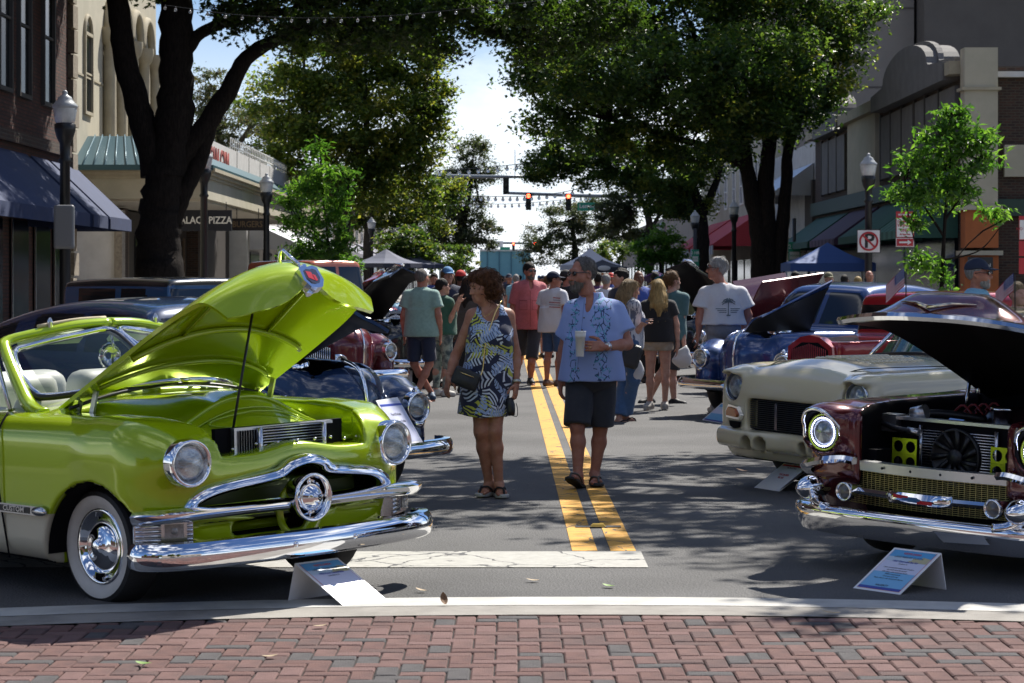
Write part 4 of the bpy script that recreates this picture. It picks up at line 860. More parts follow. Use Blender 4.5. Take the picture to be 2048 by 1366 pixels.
# ------------------------------------------------------------------ the other cars along the street
def old_car(label, O, a, col, style='40', hood='closed', roof=1.56, roofcol=None, fend=None, rx=0., h=.032, detail=1, scale=1., metal=.2, hoodcol=None, wht=0, hz=None):
    pn = 'paint_%02x%02x%02x' % tuple(int(255 * min(1, c) ** .45) for c in col); P1 = paint(pn, col, metal, .25); P2 = paint('roof_' + pn, roofcol, metal, .3) if roofcol else P1; P3 = paint('fender_' + pn, fend, metal, .2) if fend else P1
    car = thing('parked_car', label, 'car', (O[0], O[1], 0), R(a), 'classic cars parked at an angle along the street', rx=rx); car.scale = (scale,) * 3
    S = SDF((-4.1, -1.0, .15), (1.0, 1.0, roof + .12), h)
    op = hood in ('open', 'gull', 'none', 'front')
    if style == '40':
        S.fn((-9, -9, -9), (9, 9, 9), lambda X, Y, Z: smax(smax(np.abs(Y) - ip(X, [-4, -3, -.8, .1, .75], [.45, .80, .80, .46, .34]) + .05 * np.clip((Z - .9) / .2, -1, 1), X - (.76 - .3 * np.clip((Z - .75) / .35, 0, 1) ** 2 - .5 * (Y / .6) ** 2), .1), smax(smax(Z - 1.03, .28 - Z, .05), -3.85 + .5 * (Z - .5) ** 2 - X, .2), .12))
        S.fn((-9, -9, .8), (9, 9, 9), lambda X, Y, Z: smax(smax(np.abs(Y) - (.76 - .26 * np.clip(Z - .95, 0, 1)), Z - (roof - .10 * (X + 1.75) ** 2 - .04 * (Y / .7) ** 2), .16), smax(smax(X + .72 + .62 * (Z - 1.0), -3.55 - X + 1.1 * np.clip(Z - .95, 0, 1) ** 1.5, .15), .85 - Z, .05), .08), .03)
        for s in (-1, 1):
            S.chain([(-.75, s * .66, .50), (-.25, s * .68, .64), (.30, s * .66, .66), (.46, s * .62, .66)], [.17, .25, .235, .19], .08); S.cap((.30, s * .66, .45), (.52, s * .60, .45), .2, .14, .08); S.ell((-2.75, s * .78, .52), (.62, .18, .40), .06)
            S.box((-1.6, s * .78, .33), (.8, .10, .05), .04)
    else:
        bw = .62 if style == '30' else .66
        S.fn((-9, -9, -9), (9, 9, 9), lambda X, Y, Z: smax(smax(np.abs(Y) - ip(X, [-3, -.7, .6], [bw, bw, .30]), X - .55, .05), smax(smax(Z - ip(X, [-.8, .6], [1.08, 1.05]), .42 - Z, .04), -2.75 - X, .1), .05))
        S.fn((-9, -9, .8), (9, 9, 9), lambda X, Y, Z: smax(smax(np.abs(Y) - (bw - .06 * np.clip(Z - 1.0, 0, 1)), Z - (roof - .03 * (X + 1.7) ** 2 - .02 * (Y / .6) ** 2), .09), smax(smax(X + .78 + .18 * (Z - 1.0), -2.72 - X, .1), .9 - Z, .04), .06), .02)
        if fend is not None:
            for s in (-1, 1):
                for x, r in ((.05, .40), (-2.3, .42)):
                    S.fn((x - .7, -1, .2), (x + .7, 1, 1), lambda X, Y, Z, x=x, r=r, s=s: smax(np.abs(np.sqrt((X - x) ** 2 + (Z - .35) ** 2) - r) - .028, smax(np.abs(Y - s * .72) - .15, .30 - Z, .02), .03), .01)
    if op: S.fn((-.6, -.6, .6), (.75, .6, 1.3), lambda X, Y, Z: np.maximum(np.maximum(np.abs(X - 0) - .52, np.abs(Y) - ip(X, [-.5, .5], [.42, .28])), .68 - Z), .02, 's')
    if style == '40' or fend is None:
        arch_cut(S, (0, -2.75) if style == '40' else (), .35, .33, .9, .42)
    def fm(c, n):
        y = np.abs(c[:, 1]); r = np.zeros(len(c)); up = c[:, 2] > 1.0; x = c[:, 0]; lo = 1.09 if style == '40' else 1.13
        g = (c[:, 2] > lo) & (c[:, 2] < roof - .125) & (n[:, 2] < .62) & (x < -.7)
        side = np.abs(n[:, 1]) > .6
        pil = side & ((np.abs(x + 1.72) < .05) | (x > -1.02 - .5 * (c[:, 2] - 1)) | (np.abs(x + 2.55) < .12) | (x < -3.0)); post = ~side & ((y < .025) | (y > .60)); rear = (n[:, 0] < -.5) & ((y > .35) | (c[:, 2] < lo + .07))
        r[up & (c[:, 2] > (roof - .10 if style == '30' else 1.02))] = 1
        r[g & ~pil & ~post & ~rear] = 2
        if fend is not None: r[(y > .56) & (c[:, 2] < .85)] = 3
        for xx in (0, -2.75):
            d = np.hypot(x - xx, c[:, 2] - .33); r[(style == '40') & (d < .37) & (y < .88) & (y > .38) & (((x - xx) * n[:, 0] + (c[:, 2] - .33) * n[:, 2] < .3 * d))] = 4
        if op: r[(np.abs(x) < .53) & (y < .42) & (c[:, 2] > .6) & (n[:, 2] > -.5) & ((c[:, 2] < .95) | (np.abs(n[:, 2]) < .5)) & (y < ip(x, [-.5, .5], [.435, .295]))] = 4
        r[n[:, 2] < -.85] = 4; return r
    S.obj('body', [P1, P2, DGLASS, P3, DARK], car, fm)
    if hood in ('open', 'closed') and style == '40' and hood == 'open':
        ang = R(36 if hz is None else hz); ca, sa = math.cos(ang), math.sin(ang); P = []
        for i in range(13):
            v = i / 12; L = 1.28 * v; w_ = .47 - .13 * v; row = []
            for j in range(17):
                u = -1 + j / 8; zz = .13 * (1 - abs(u) ** 1.8) + .05 * math.exp(-(u / .25) ** 2) - .14 * max(0, v - .75) / .25 * abs(1) ** 2 * (1.0 if v > .75 else 0)
                row.append((-.62 + L * ca - zz * sa, w_ * u, 1.0 + L * sa + zz * ca))
            P.append(row)
        mb = MB(); Q = thick(mb, P, .025); hd = mb.obj('hood', hoodcol and paint('hood_' + pn, hoodcol) or P1, car, sharp=40); MB().grid([[Vector(p) - Vector((-.004, 0, .006)) for p in r] for r in Q]).obj('hood_liner', mat('black_underside', (.006, .006, .007), .55), hd)
        mb = MB(); mb.tube([Vector(P[9][8]) + Vector((0, 0, .02)), Vector(P[11][8]) + Vector((0, 0, .05)), Vector(P[12][8]) + Vector((.05, 0, .02))], [.012, .03, .02], 8); mb.obj('hood_ornament', CHROME, hd)
    if hood == 'front':
        P = []; ang = R(hz or 27); ca, sa = math.cos(ang), math.sin(ang)
        for i in range(13):
            v = i / 12; L = 1.36 * v; w_ = .30 + .19 * v; P.append([(.60 - L * ca - .1 * (1 - abs(u)) * sa * 0, w_ * u, 1.0 + L * sa + (.12 * (1 - abs(u) ** 1.8) + .04 * math.exp(-(u / .2) ** 2)) * (.5 + .5 * v)) for u in np.linspace(-1, 1, 17)])
        mb = MB(); Q = thick(mb, P[::-1], .025); hd = mb.obj('hood', P1, car, sharp=40); MB().grid([[Vector(p) - Vector((0, 0, .03)) for p in r] for r in P[::-1]]).obj('hood_liner', mat('black_underside', (.006, .006, .007), .55), hd)
    if hood == 'gull':
        for s in ((1,) if hz == 1 else (-1, 1)):
            P = []
            for i in range(9):
                v = i / 8; x = -.6 + 1.22 * v; row = []
                for j in range(7):
                    u = j / 6; row.append((x - .05 * u, s * (.03 + (.40 - .10 * v) * u * .75), 1.03 + u * (.60 - (.42 if hz == 1 else .12) * v) + .05 * math.sin(math.pi * u)))
                P.append(row[::s])
            mb = MB(); thick(mb, P, .018); hd = mb.obj('hood', hoodcol and paint('hood_' + pn, hoodcol) or P1, car, sharp=40)
            if hz == 1: MB().grid([[Vector(p) + Vector((0, .024, -.012)) for p in r[:6]] for r in P]).obj('hood_liner', mat('black_underside', (.006, .006, .007), .55), hd)
    if op:
        S = SDF((-.6, -.4, .5), (.55, .4, 1.12), .03); S.box((-.1, 0, .72), (.36, .17, .16), .04); S.cap((-.4, .16, .88), (.2, .16, .86), .05, .05, .02); S.cap((-.4, -.16, .88), (.2, -.16, .86), .05, .05, .02); S.obj('engine', DCHROME if hood == 'none' else mat('engine_grey', (.10, .10, .11), .35, .6), car)
        mb = MB(); mb.lathe([(.15, 0), (.155, .02), (.155, .07), (.14, .085), (.02, .09), (.001, .1)], (-.1, 0, .95), (0, 0, 1), 20); mb.obj('air_filter', CHROME, car)
    if detail:
        if style == '40':
            mb = MB()
            for k in range(7): mb.tube([(.66 + .02 * k * 0 - .42 * (y / .5) ** 2 + .09 - .02 * k * .2, y, .42 + .05 * k) for y in np.linspace(-.36, .36, 7)], .012, 6)
            mb.obj('grille_bars', CHROME, car, kind='stuff')
            bp = spline(sym([(.55, .88, .40), (.72, .82, .40), (.84, .60, .40), (.90, 0, .40)]), 31); mb = MB(); mb.sweep(bumper_prof(.06, .05), bp); mb.obj('bumper', CHROME, car, sharp=45)
            mb = MB(); mb.tube(spline([(.735, 0, .45), (.77, 0, .75), (.70, 0, .98), (.5, 0, 1.06)], 12), .014, 6); mb.obj('nose_strip', CHROME, car)
        else:
            mb = MB(); mb.prism([(-.25, .45), (.25, .45), (.29, .75), (.27, 1.0), (.12, 1.09), (0, 1.11), (-.12, 1.09), (-.27, 1.0), (-.29, .75)], 'x', .50, .60, smooth=False); gs = mb.obj('grille_shell', P1 if fend is None else CHROME, car)
            mb = MB(); mb.prism([(-.20, .48), (.20, .48), (.24, .75), (.22, .97), (.10, 1.04), (-.10, 1.04), (-.22, .97), (-.24, .75)], 'x', .60, .604); mb.mi = 1
            for k in range(17): y = -.2 + k * .025; mb.tube([(.605, y, .50), (.612, y, .97 + .06 * (1 - abs(y) / .22))], .006, 4)
            mb.obj('grille_insert', [DARK, P1 if fend is None else CHROME], gs)
        for s in (-1, 1):
            hl = (.635, s * .615, .685) if style == '40' else (.42, s * .50, .80)
            headlight(car, hl, .115 if style == '40' else .10, (1, s * .05, 0), CHROME, LENS, .09, .24)
            if style == '40':
                mb = MB(); mb.tube([(hl[0] - .03, hl[1], hl[2] + .13), (hl[0] - .0, hl[1], hl[2] + .11)], [.03, .02], 8); mb.tube([(hl[0] - .0, hl[1], hl[2] - .10), (hl[0] - .02, hl[1], hl[2] - .17)], [.05, .01], 8); mb.obj('headlight_trim', CHROME, car, kind='stuff')
            else: MB().cyl((.40, s * .30, .72), (.38, s * .50, .73), .015, n=8).obj('lamp_bracket', CHROME, car)
    for s in (-1, 1):
        for x in ((0, -2.75) if style == '40' else (.05, -2.3)): wheel(car, (x, s * .70, .335), s, .335, .18, wht, DCHROME, BLACK)
    return car
def place(px, py_unused, Y, back=0.): return ((px - CX) * Y / FPX, Y)
old_car('dark navy vintage sedan behind the lime green car, hood up over its engine', (-1.59, 17.15), -45, (.012, .03, .085), hood='open', hz=18, roof=1.50, rx=R(1), hoodcol=(.015, .05, .14))
old_car('tall blue vintage sedan with black roof and black fenders behind the navy sedan', (-2.35, 22.6), -45, (.02, .075, .17), style='30', hood='none', roof=1.66, roofcol=(.012, .014, .018), fend=(.008, .008, .01))
old_car('maroon vintage car with chrome headlight beside the man in a mint polo', (-2.52, 30.6), -42, (.13, .010, .016), hood='closed', roof=1.50)
old_car('black vintage car with a black hood open above a bare chrome engine', (-1.95, 34.9), -45, (.010, .010, .014), hood='open', roof=1.45, hz=38)
old_car('orange vintage pickup cab standing behind the maroon hood at left', (-2.45, 39.9), -45, (.60, .17, .075), style='30', hood='closed', roof=1.97, fend=(.60, .17, .075))
old_car('silver grey vintage sedan parked beyond the black open hood', (-2.9, 44.8), -45, (.40, .41, .42), hood='closed', roof=1.62, h=.045)
old_car('bright red vintage car further down the left side of the street', (-3.2, 52), -45, (.35, .015, .02), hood='open', roof=1.55, h=.05, detail=1)
old_car('pale blue vintage car far down the left side of the street', (-3.4, 60), -45, (.15, .3, .42), hood='open', roof=1.55, h=.05, detail=1)
old_car('blue vintage sedan with its hood lifted at the front right of the white tee man', (3.07, 27.6), 225, (.02, .055, .19), hood='gull', roof=1.60, rx=R(-1), hz=1)
old_car('red hot rod with upright slatted grille behind the cream car', (3.22, 22.3), 222, (.36, .010, .018), style='30', hood='closed', roof=1.52)
old_car('dark maroon vintage car with both hood halves raised behind the blue sedan', (3.72, 33.4), 225, (.085, .012, .018), hood='gull', roof=1.5, scale=1.06)
old_car('glossy black car with open black hood behind the blonde woman', (3.0, 38.5), 225, (.008, .012, .02), hood='open', roof=1.5, hz=44)
old_car('teal blue vintage car down the right side beyond the black open hood', (3.4, 47), 225, (.02, .20, .28), hood='open', roof=1.5, h=.05)
old_car('purple vintage car far down the right side of the street', (3.6, 56), 225, (.12, .04, .25), hood='open', roof=1.5, h=.05)
# ------------------------------------------------------------------ display cards
PR = {k: mat('print_' + k, c, .35) for k, c in dict(white=(.80, .80, .82), sky=(.07, .35, .66), haze=(.50, .62, .72), lilac=(.62, .64, .80), blue=(.18, .47, .75), navy=(.02, .05, .35), red=(.6, .03, .03), ink=(.02, .02, .05), green=(.02, .20, .06), gold=(.55, .5, .28)).items()}
CARDT = mat('card_white', (.82, .82, .84), .45)
def card(label, RL, RR_, FL, FR, BL, BR, lines, style=0, group='display cards in front of the cars'):
    RL, RR_, FL, FR, BL, BR = [Vector(p) for p in (RL, RR_, FL, FR, BL, BR)]
    o = (FL + FR + BL + BR) / 4; o.z = 0
    t = thing('display_card', label, 'sign', o, 0, group)
    def slab(a, b, c, d, th):
        n = (b - a).cross(d - a).normalized() * th; mb = MB(); v = [a, b, c, d, a - n, b - n, c - n, d - n]; mb.v = [x - o for x in v]
        for f in ((0, 1, 2, 3), (7, 6, 5, 4), (0, 4, 5, 1), (1, 5, 6, 2), (2, 6, 7, 3), (3, 7, 4, 0)): mb._f(list(f))
        return mb
    fp = slab(FL, FR, RR_, RL, .004).obj('front_panel', CARDT, t)
    if BL is not BR: slab(BR, BL, RL, RR_, .004).obj('back_panel', CARDT, t)
    ex = (FR - FL); ey = (RL - FL); n = ex.cross(ey).normalized(); wd, hg = ex.length, ey.length
    def at(u, v, k): return FL + ex * u + ey * v + n * k - o
    mb = MB()
    mats = [PR[k] for k in ('red', 'white', 'sky', 'haze', 'lilac', 'blue', 'navy', 'gold')]
    def q(u0, u1, v0, v1, mi, k): mb.mi = mi; mb.quad(at(u0, v0, k), at(u1, v0, k), at(u1, v1, k), at(u0, v1, k))
    if style == 0:
        q(.05, .95, .04, .96, 0, .001); q(.058, .942, .045, .955, 4, .0016)
        q(.058, .942, .80, .955, 2, .0022); q(.058, .942, .70, .80, 3, .0022); q(.058, .942, .24, .44, 5, .0022); q(.058, .942, .10, .24, 5, .0022); q(.058, .942, .045, .10, 6, .0022)
        for k in range(9): uu = .55 + .042 * k; q(uu, uu + .05, .70, .74 + .05 * ((k * 7) % 4) / 3 + .01 * k, 7, .0026)
    else:
        q(.05, .95, .04, .96, 4 if style == 1 else 1, .0012); q(.05, .95, .85, .90, 6 if style == 1 else 0, .002)
    mb.obj('print', mats, fp, kind='stuff')
    for (s, v, sz, c, bold) in lines:
        text('lettering', s, sz * hg, PR[c], fp, frame(at(.5, v, .003), ex, ey), .0002, bold=bold)
    return t
def cd2(px, py, Y=None): return gnd(px, py) if Y is None else atY(px, py, Y)
L57 = [('VISITFLORIDA', .885, .055, 'red', .0004), ('LAKE MIRROR CLASSIC', .80, .055, 'ink', 0), ('1957 Chevrolet Bel Air', .70, .052, 'navy', .0004), ('Lakeland, FL', .645, .036, 'ink', 0), ('I have owned this vehicle for 47 years', .545, .038, 'ink', 0), ('All work done by myself', .495, .038, 'ink', 0), ('350 chevy with aluminum heads', .445, .038, 'ink', 0), ('700R4 transmission', .395, .038, 'ink', 0), ('Ford nine inch rear', .345, .038, 'ink', 0), ('Black cherry with violet pearl flames', .295, .038, 'ink', 0), ('HAGERTY', .135, .055, 'ink', .0004)]
card('white folded display card with blue print standing by the lime green car', (-1.12, 11.83, .197), (-.92, 12.07, .197), (-.857, 11.67, .001), (-.655, 11.91, .001), (-1.157, 11.86, .001), (-.96, 12.10, .001), [('VISITFLORIDA', .885, .055, 'red', .0004), ('LAKE MIRROR CLASSIC', .80, .055, 'ink', 0), ('1950 Ford Convertible', .70, .052, 'navy', .0004), ('Lake Alfred, FL', .645, .036, 'ink', 0)])
card('blue printed display card on the ground in front of the cherry red car', (2.045, 12.54, .195), (2.25, 12.28, .195), (1.795, 12.36, .001), (2.00, 12.10, .001), (2.075, 12.56, .001), (2.28, 12.30, .001), L57)
a, b = gnd(1508, 975), gnd(1558, 983)
card('white display card with red print leaning below the cream car bumper', atY(1572, 923, b.y + .22), atY(1632, 927, b.y + .03), a, b, atY(1578, 923, b.y + .22) * 1, atY(1638, 927, b.y + .03) * 1, [('THE CRUISER', .55, .07, 'red', .0004), ('BEL AIR', .45, .07, 'red', .0004), ('Lake Mirror Classic', .80, .05, 'ink', 0)], 2)
a, b = gnd(1404, 840), gnd(1446, 847)
card('pale blue display card lying against the blue sedan wheel', atY(1443, 806, b.y + .3), atY(1474, 806, b.y + .1), a, b, atY(1446, 835, b.y + .35), atY(1476, 838, b.y + .1), [('LAKE MIRROR CLASSIC', .80, .06, 'ink', 0)], 0)
a, b = atY(800, 890, 15.6), atY(846, 884, 16.0)
card('white framed spec sheet leaning on the navy sedan chrome bumper', atY(752, 801, 15.75), atY(795, 794, 16.15), a, b, atY(752, 801, 15.80), atY(795, 794, 16.2), [('Ford Deluxe', .66, .09, 'ink', 0), ('Two Door Sedan', .50, .08, 'ink', 0), ('Flathead V8', .38, .06, 'ink', 0)], 1)
a, b = gnd(784, 778), gnd(826, 777)
card('white poster board with red heading on an easel by the maroon car', atY(786, 688, a.y + .15), atY(818, 686, a.y + .15), a, b, gnd(786, 774), gnd(820, 774), [('Nash', .86, .16, 'red', .002), ('Ambassador', .72, .07, 'red', .0005), ('Six Cylinder', .45, .06, 'ink', 0), ('Lakeland FL', .30, .06, 'ink', 0)], 3)
# small flags clipped to the cherry car
def flag(px, py, Y, label, lean):
    p = atY(px, py, Y); t = thing('small_flag', label, 'flag', p, 0, 'small national flags on the cherry red car')
    FR_, FW, FB = mat('flag_red', (.45, .03, .05), .7), mat('flag_white', (.68, .68, .68), .7), mat('flag_blue', (.02, .04, .18), .7)
    mb = MB(); mb.cyl((0, 0, -.05), (lean * .05, 0, .19), .004, n=6); mb.obj('stick', STEEL, t); mb = MB(); H, W = .115, .155
    for k in range(13):
        mb.mi = 0 if k % 2 == 0 else 1
        for j in range(6):
            def pt(u, v): return Vector((lean * .05 - u * W * .75 - .01, .02 * math.sin(u * 5), .20 - v * H - u * .055 * 2.0))
            mb.quad(pt(j / 6, k / 13), pt((j + 1) / 6, k / 13), pt((j + 1) / 6, (k + 1) / 13), pt(j / 6, (k + 1) / 13))
    mb.obj('stripes', [FR_, FW], t, kind='stuff'); mb = MB(); mb.mi = 0
    def pt(u, v): return Vector((lean * .05 - u * W * .75 - .01, .02 * math.sin(u * 5) - .002, .20 - v * H - u * .055 * 2.0))
    for j in range(3): mb.quad(pt(j / 6, 0), pt((j + 1) / 6, 0), pt((j + 1) / 6, 7 / 13), pt(j / 6, 7 / 13))
    mb.mi = 1
    for i in range(5):
        for j in range(4):
            c = pt(.06 + i * .085, .06 + j * .12) + Vector((0, -.002, 0)); mb.quad(c + Vector((-.003, 0, -.003)), c + Vector((.003, 0, -.003)), c + Vector((.003, 0, .003)), c + Vector((-.003, 0, .003)))
    mb.obj('canton', [FB, FW], t)
flag(1812, 600, 14.3, 'small striped flag on the left edge of the raised cherry hood', 0); flag(2030, 610, 14.6, 'small striped flag at the right end of the raised cherry hood', 0)
# ------------------------------------------------------------------ people
from mathutils.bvhtree import BVHTree
def _cone(s, a, b, ra, rb, k=0., op='u', sc=(1, 1, 1)):
    # flat-ended cone, elliptical through sc
    a = np.array(a, float); b = np.array(b, float); S = 1 / np.array(sc, float); A = a * S; D = (b - a) * S; L = float(np.sqrt(D @ D)) + 1e-9; D = D / L; m = max(ra, rb) * max(sc) + k + 2.5 * s.h
    def f(X, Y, Z):
        x, y, z = X * S[0] - A[0], Y * S[1] - A[1], Z * S[2] - A[2]; t = x * D[0] + y * D[1] + z * D[2]
        rad = np.sqrt(np.maximum((x - t * D[0]) ** 2 + (y - t * D[1]) ** 2 + (z - t * D[2]) ** 2, 0)) - (ra + np.clip(t / L, 0, 1) * (rb - ra))
        return np.maximum(rad, np.maximum(-t, t - L)) * min(sc)
    return s.fn(np.minimum(a, b) - m, np.maximum(a, b) + m, f, k, op)
SDF.cone = _cone
def folds(S, amp, seed, fr=1., zs=.5):
    r = np.random.RandomState(seed); X, Y, Z = S.ax[0][:, None, None], S.ax[1][None, :, None], S.ax[2][None, None, :]; d = 0
    for i in range(7):
        v = r.normal(size=3); v[2] *= zs; v = v / np.linalg.norm(v) * r.uniform(14, 42) * fr; ph = r.uniform(0, 6.28); wv = r.normal(size=3) * 9
        d = d + np.sin(v[0] * X + v[1] * Y + v[2] * Z + ph + 1.3 * np.sin(wv[0] * X + wv[1] * Y + wv[2] * Z + ph * 2)) / (1 + i * .35)
    S.f += (amp * d / 2.6).astype(np.float32)
def skin(c, nm): return mat('skin_' + nm, c, .5, col2=tuple(x * k for x, k in zip(c, (.84, .70, .66))), nscale=16, bump=.15, bscale=220, spec=.35, rvar=.1)
SK = {'tan': skin((.43, .215, .14), 'tan'), 'ruddy': skin((.43, .20, .14), 'ruddy'), 'fair': skin((.52, .31, .235), 'fair'), 'brown': skin((.17, .08, .05), 'brown'), 'olive': skin((.33, .17, .105), 'olive')}
HAIR = {k: mat('hair_' + k, c, .6, col2=tuple(x * .45 for x in c), nscale=70, stretch=(1, 1, .16), bump=.8, bscale=150, spec=.22) for k, c in dict(brown=(.13, .052, .022), dark=(.018, .013, .011), grey=(.34, .33, .32), blond=(.52, .36, .15), ash=(.33, .23, .12), greydark=(.17, .155, .145), silver=(.50, .49, .47), ltbrown=(.20, .11, .05), beard=(.26, .23, .20)).items()}
def cloth(nm, c, k=.82, **kw): return mat('cloth_' + nm, c, .85, col2=tuple(x * k for x in c), nscale=26, bump=.3, bscale=420, sheen=.15, **kw)
LIP = mat('lip_skin', (.34, .11, .09), .45); EYEW = mat('eye_white', (.35, .31, .28), .3); IRIS = mat('eye_dark', (.03, .02, .015), .15); SHADE = mat('sunglass_black', (.006, .006, .007), .06, coat=1)
BASE = dict(pelvis=(0, .01, .95), chest=(0, .0, 1.30), neck=(0, .01, 1.49), head=(0, -.015, 1.632), shL=(.176, .01, 1.408), shR=(-.176, .01, 1.408), elL=(.235, .03, 1.14), elR=(-.235, .03, 1.14), wrL=(.245, -.045, .895), wrR=(-.245, -.045, .895), hpL=(.09, .01, .915), hpR=(-.09, .01, .915), knL=(.105, -.015, .50), knR=(-.105, -.015, .50), anL=(.105, .03, .085), anR=(-.105, .03, .085), toL=(.125, -.13, .03), toR=(-.125, -.13, .03), tipL=(.245, -.075, .72), tipR=(-.245, -.075, .72))
def hand(S, wr, tip, thumb, curl=.35, k=1., spread=1., gr=None):
    # palm and five separate fingers; thumb = direction of the thumb side, curl = bend of each joint towards the palm
    wr = Vector(wr); x = (Vector(tip) - wr).normalized(); t = Vector(thumb); t = (t - x * t.dot(x)).normalized(); n = x.cross(t).normalized()  # n = away from the palm side chosen by sign
    if gr is not None and n.dot(Vector(gr)) > 0: n = -n
    P = lambda a, b, c: wr + x * (a * k) + t * (b * k) + n * (c * k)
    S.cap(P(-.03, 0, 0), P(.02, 0, 0), .025 * k, .024 * k, .01)
    for b in (.027, .009, -.009, -.026): S.cap(P(.012, b * .7, 0), P(.082, b, .002), .0155 * k, .0125 * k, .008)
    S.cap(P(.015, .024, -.006), P(.05, .030, -.006), .017 * k, .012 * k, .01)
    for b, L in ((.030, .072), (.010, .081), (-.011, .075), (-.030, .058)):
        p = P(.086, b * spread, .002); d = x + t * (b * 1.2 * (spread - .6)); d.normalize(); a = .25 * curl
        for i, (f, r0, r1) in enumerate(((.43, .0098, .0090), (.32, .0090, .0082), (.25, .0082, .0068))):
            q = p + (d * math.cos(a) - n * math.sin(a)) * (L * f * k); S.cap(p, q, r0 * k, r1 * k, .003); p = q; a += curl
    p = P(.022, .034, -.006)
    for f, dd, r0, r1 in ((.036, (.55, .72, -.35), .013, .0115), (.034, (.86, .30, -.42), .0112, .0098), (.024, (.95, .05, -.30), .0098, .0078)):
        d = (x * dd[0] + t * dd[1] + n * dd[2]).normalized(); q = p + d * (f * k); S.cap(p, q, r0 * k, r1 * k, .004); p = q
def person(label, px, Y, H=1.75, yaw=0., J=None, sk='fair', fat=0., fem=0., h=.013, head=None, hair=('short', 'brown'), top=None, bottom=None, shoes=None, beard=None, glasses=None, cap=None, hy=None, hp=0., group='people at the street car show', seed=1, hands=True, fine=False, fmask=None, hcurl=(.3, .3), thumbs=None, grips=None, lean=0.):
    sc = H / 1.75; s = FPX / Y; X0 = (px - CX) / s; Ry = Matrix.Rotation(R(yaw), 4, 'Z')
    j = {k: Ry @ (Vector(v) * sc) for k, v in BASE.items()}
    for k, v in (J or {}).items(): j[k] = Vector(((v[0] - CX) / s - X0, v[2] if len(v) > 2 else j[k].y, HC - (v[1] - CY) / s))
    for S_ in 'LR':
        if J and ('wr' + S_) in J and ('tip' + S_) not in J: j['tip' + S_] = j['wr' + S_] + (j['wr' + S_] - j['el' + S_]).normalized() * .17 * sc
    root = thing('person', label, 'person', (X0, Y, 0), 0, group)
    lo = [min(v[i] for v in j.values()) - .26 for i in range(3)]; hi = [max(v[i] for v in j.values()) + .26 for i in range(3)]; lo[2] = -.02
    th = fat; bm = Ry
    def torso(S, g, k=.06):
        c, p = j['chest'], j['pelvis']; mid = c.lerp(p, .55) + bm @ Vector((0, -.015 - fat * .5, 0))
        S.ell(c + Vector((0, 0, -.01)), (.168 * sc + g + fat * .5, .112 * sc + g + fat * .4, .215 * sc + g), k, M=bm); S.ell(mid, (.148 * sc + g + fat - .012 * fem, .108 * sc + g + fat * 1.05, .20 * sc + g), k, M=bm); S.ell(p + Vector((0, 0, .0)), (.162 * sc + g + fat * .6 + .012 * fem, .118 * sc + g + fat * .5 + .01 * fem, .14 * sc + g), k, M=bm)
        for a in 'LR': S.cap(j['neck'] - Vector((0, 0, .055 * sc)), j['sh' + a], .055 * sc + g * .5, .047 * sc + g * .6, k)
        if fem:
            for a in (-1, 1): S.ell(c + bm @ Vector((a * .075 * sc, -.10 * sc, -.045 * sc)), (.072 * sc + g, .062 * sc + g, .072 * sc + g), .05, M=bm)
    B = SDF(lo, hi, h); torso(B, 0)
    B.cap(j['neck'] - Vector((0, 0, .06 * sc)), j['head'] - Vector((0, 0, .03)), .060 * sc * (1 - .12 * fem), .055 * sc * (1 - .12 * fem), .03)
    am = (1 - .16 * fem) * (1 + fat * 1.2) * sc
    for a in 'LR':
        B.cap(j['sh' + a], j['el' + a], .056 * am, .044 * am, .03); B.cap(j['el' + a], j['el' + a].lerp(j['wr' + a], .35), .043 * am, .044 * am, .02); B.cap(j['el' + a].lerp(j['wr' + a], .35), j['wr' + a], .044 * am, .0265 * am, .02)
        hpj, kn, an = j['hp' + a], j['kn' + a], j['an' + a]
        B.cap(hpj, kn, .086 * sc * (1 + fat * .6) + .006 * fem, .054 * sc, .012); cf = kn.lerp(an, .32) + (bm @ Vector((0, .018, 0))); B.cap(kn, cf, .050 * sc, .055 * sc * (1 - .05 * fem), .03); B.cap(cf, an, .054 * sc * (1 - .05 * fem), .034 * sc, .03)
        to = j['to' + a]; fd = (to - an); fd.z = 0; fd = fd.normalized() if fd.length > 1e-6 else Vector((0, -1, 0)); heel = an - fd * .045 * sc - Vector((0, 0, .045 * sc)); B.cap(heel, an, .030 * sc, .034 * sc, .02); sd = Vector((-fd.y, fd.x, 0))
        if not fine: B.cap(an - Vector((0, 0, .03)), to, .036 * sc, .024 * sc, .02, sc=(1, 1, 1)); B.cap(heel - Vector((0, 0, .005)), to - Vector((0, 0, .0)), .028 * sc, .026 * sc, .02)
        if hands and not fine:
            tv = (thumbs or {}).get(a) or (bm @ Vector((0, -1, .2))); hand(B, j['wr' + a], j['tip' + a], tv, hcurl[0 if a == 'L' else 1], sc * (1 - .08 * fem), gr=(grips or {}).get(a))
    hc = j['head']; HM = Matrix.Rotation(R(yaw if hy is None else hy), 4, 'Z') @ Matrix.Rotation(R(hp), 4, 'X'); hs = sc * (1 - .04 * fem) * 1.0
    def hpnt(p): return hc + HM @ (Vector(p) * hs)
    hh = min(h, .0065) if fine else min(h, .011); Hd = SDF(hc - Vector((.17, .17, .17)), hc + Vector((.17, .17, .17)), hh)
    E = lambda p, r, k=0., op='u': Hd.ell(hpnt(p), [q * hs for q in r], k, op, M=HM)
    C = lambda p, q, r0, r1, k=0., op='u': Hd.cap(hpnt(p), hpnt(q), r0 * hs, r1 * hs, k, op)
    E((0, .014, .032), (.075, .095, .092)); E((0, -.028, -.045), (.060 - .004 * fem, .064, .070), .05); C((-.016, -.074, -.093), (.016, -.074, -.093), .021, .021, .035)
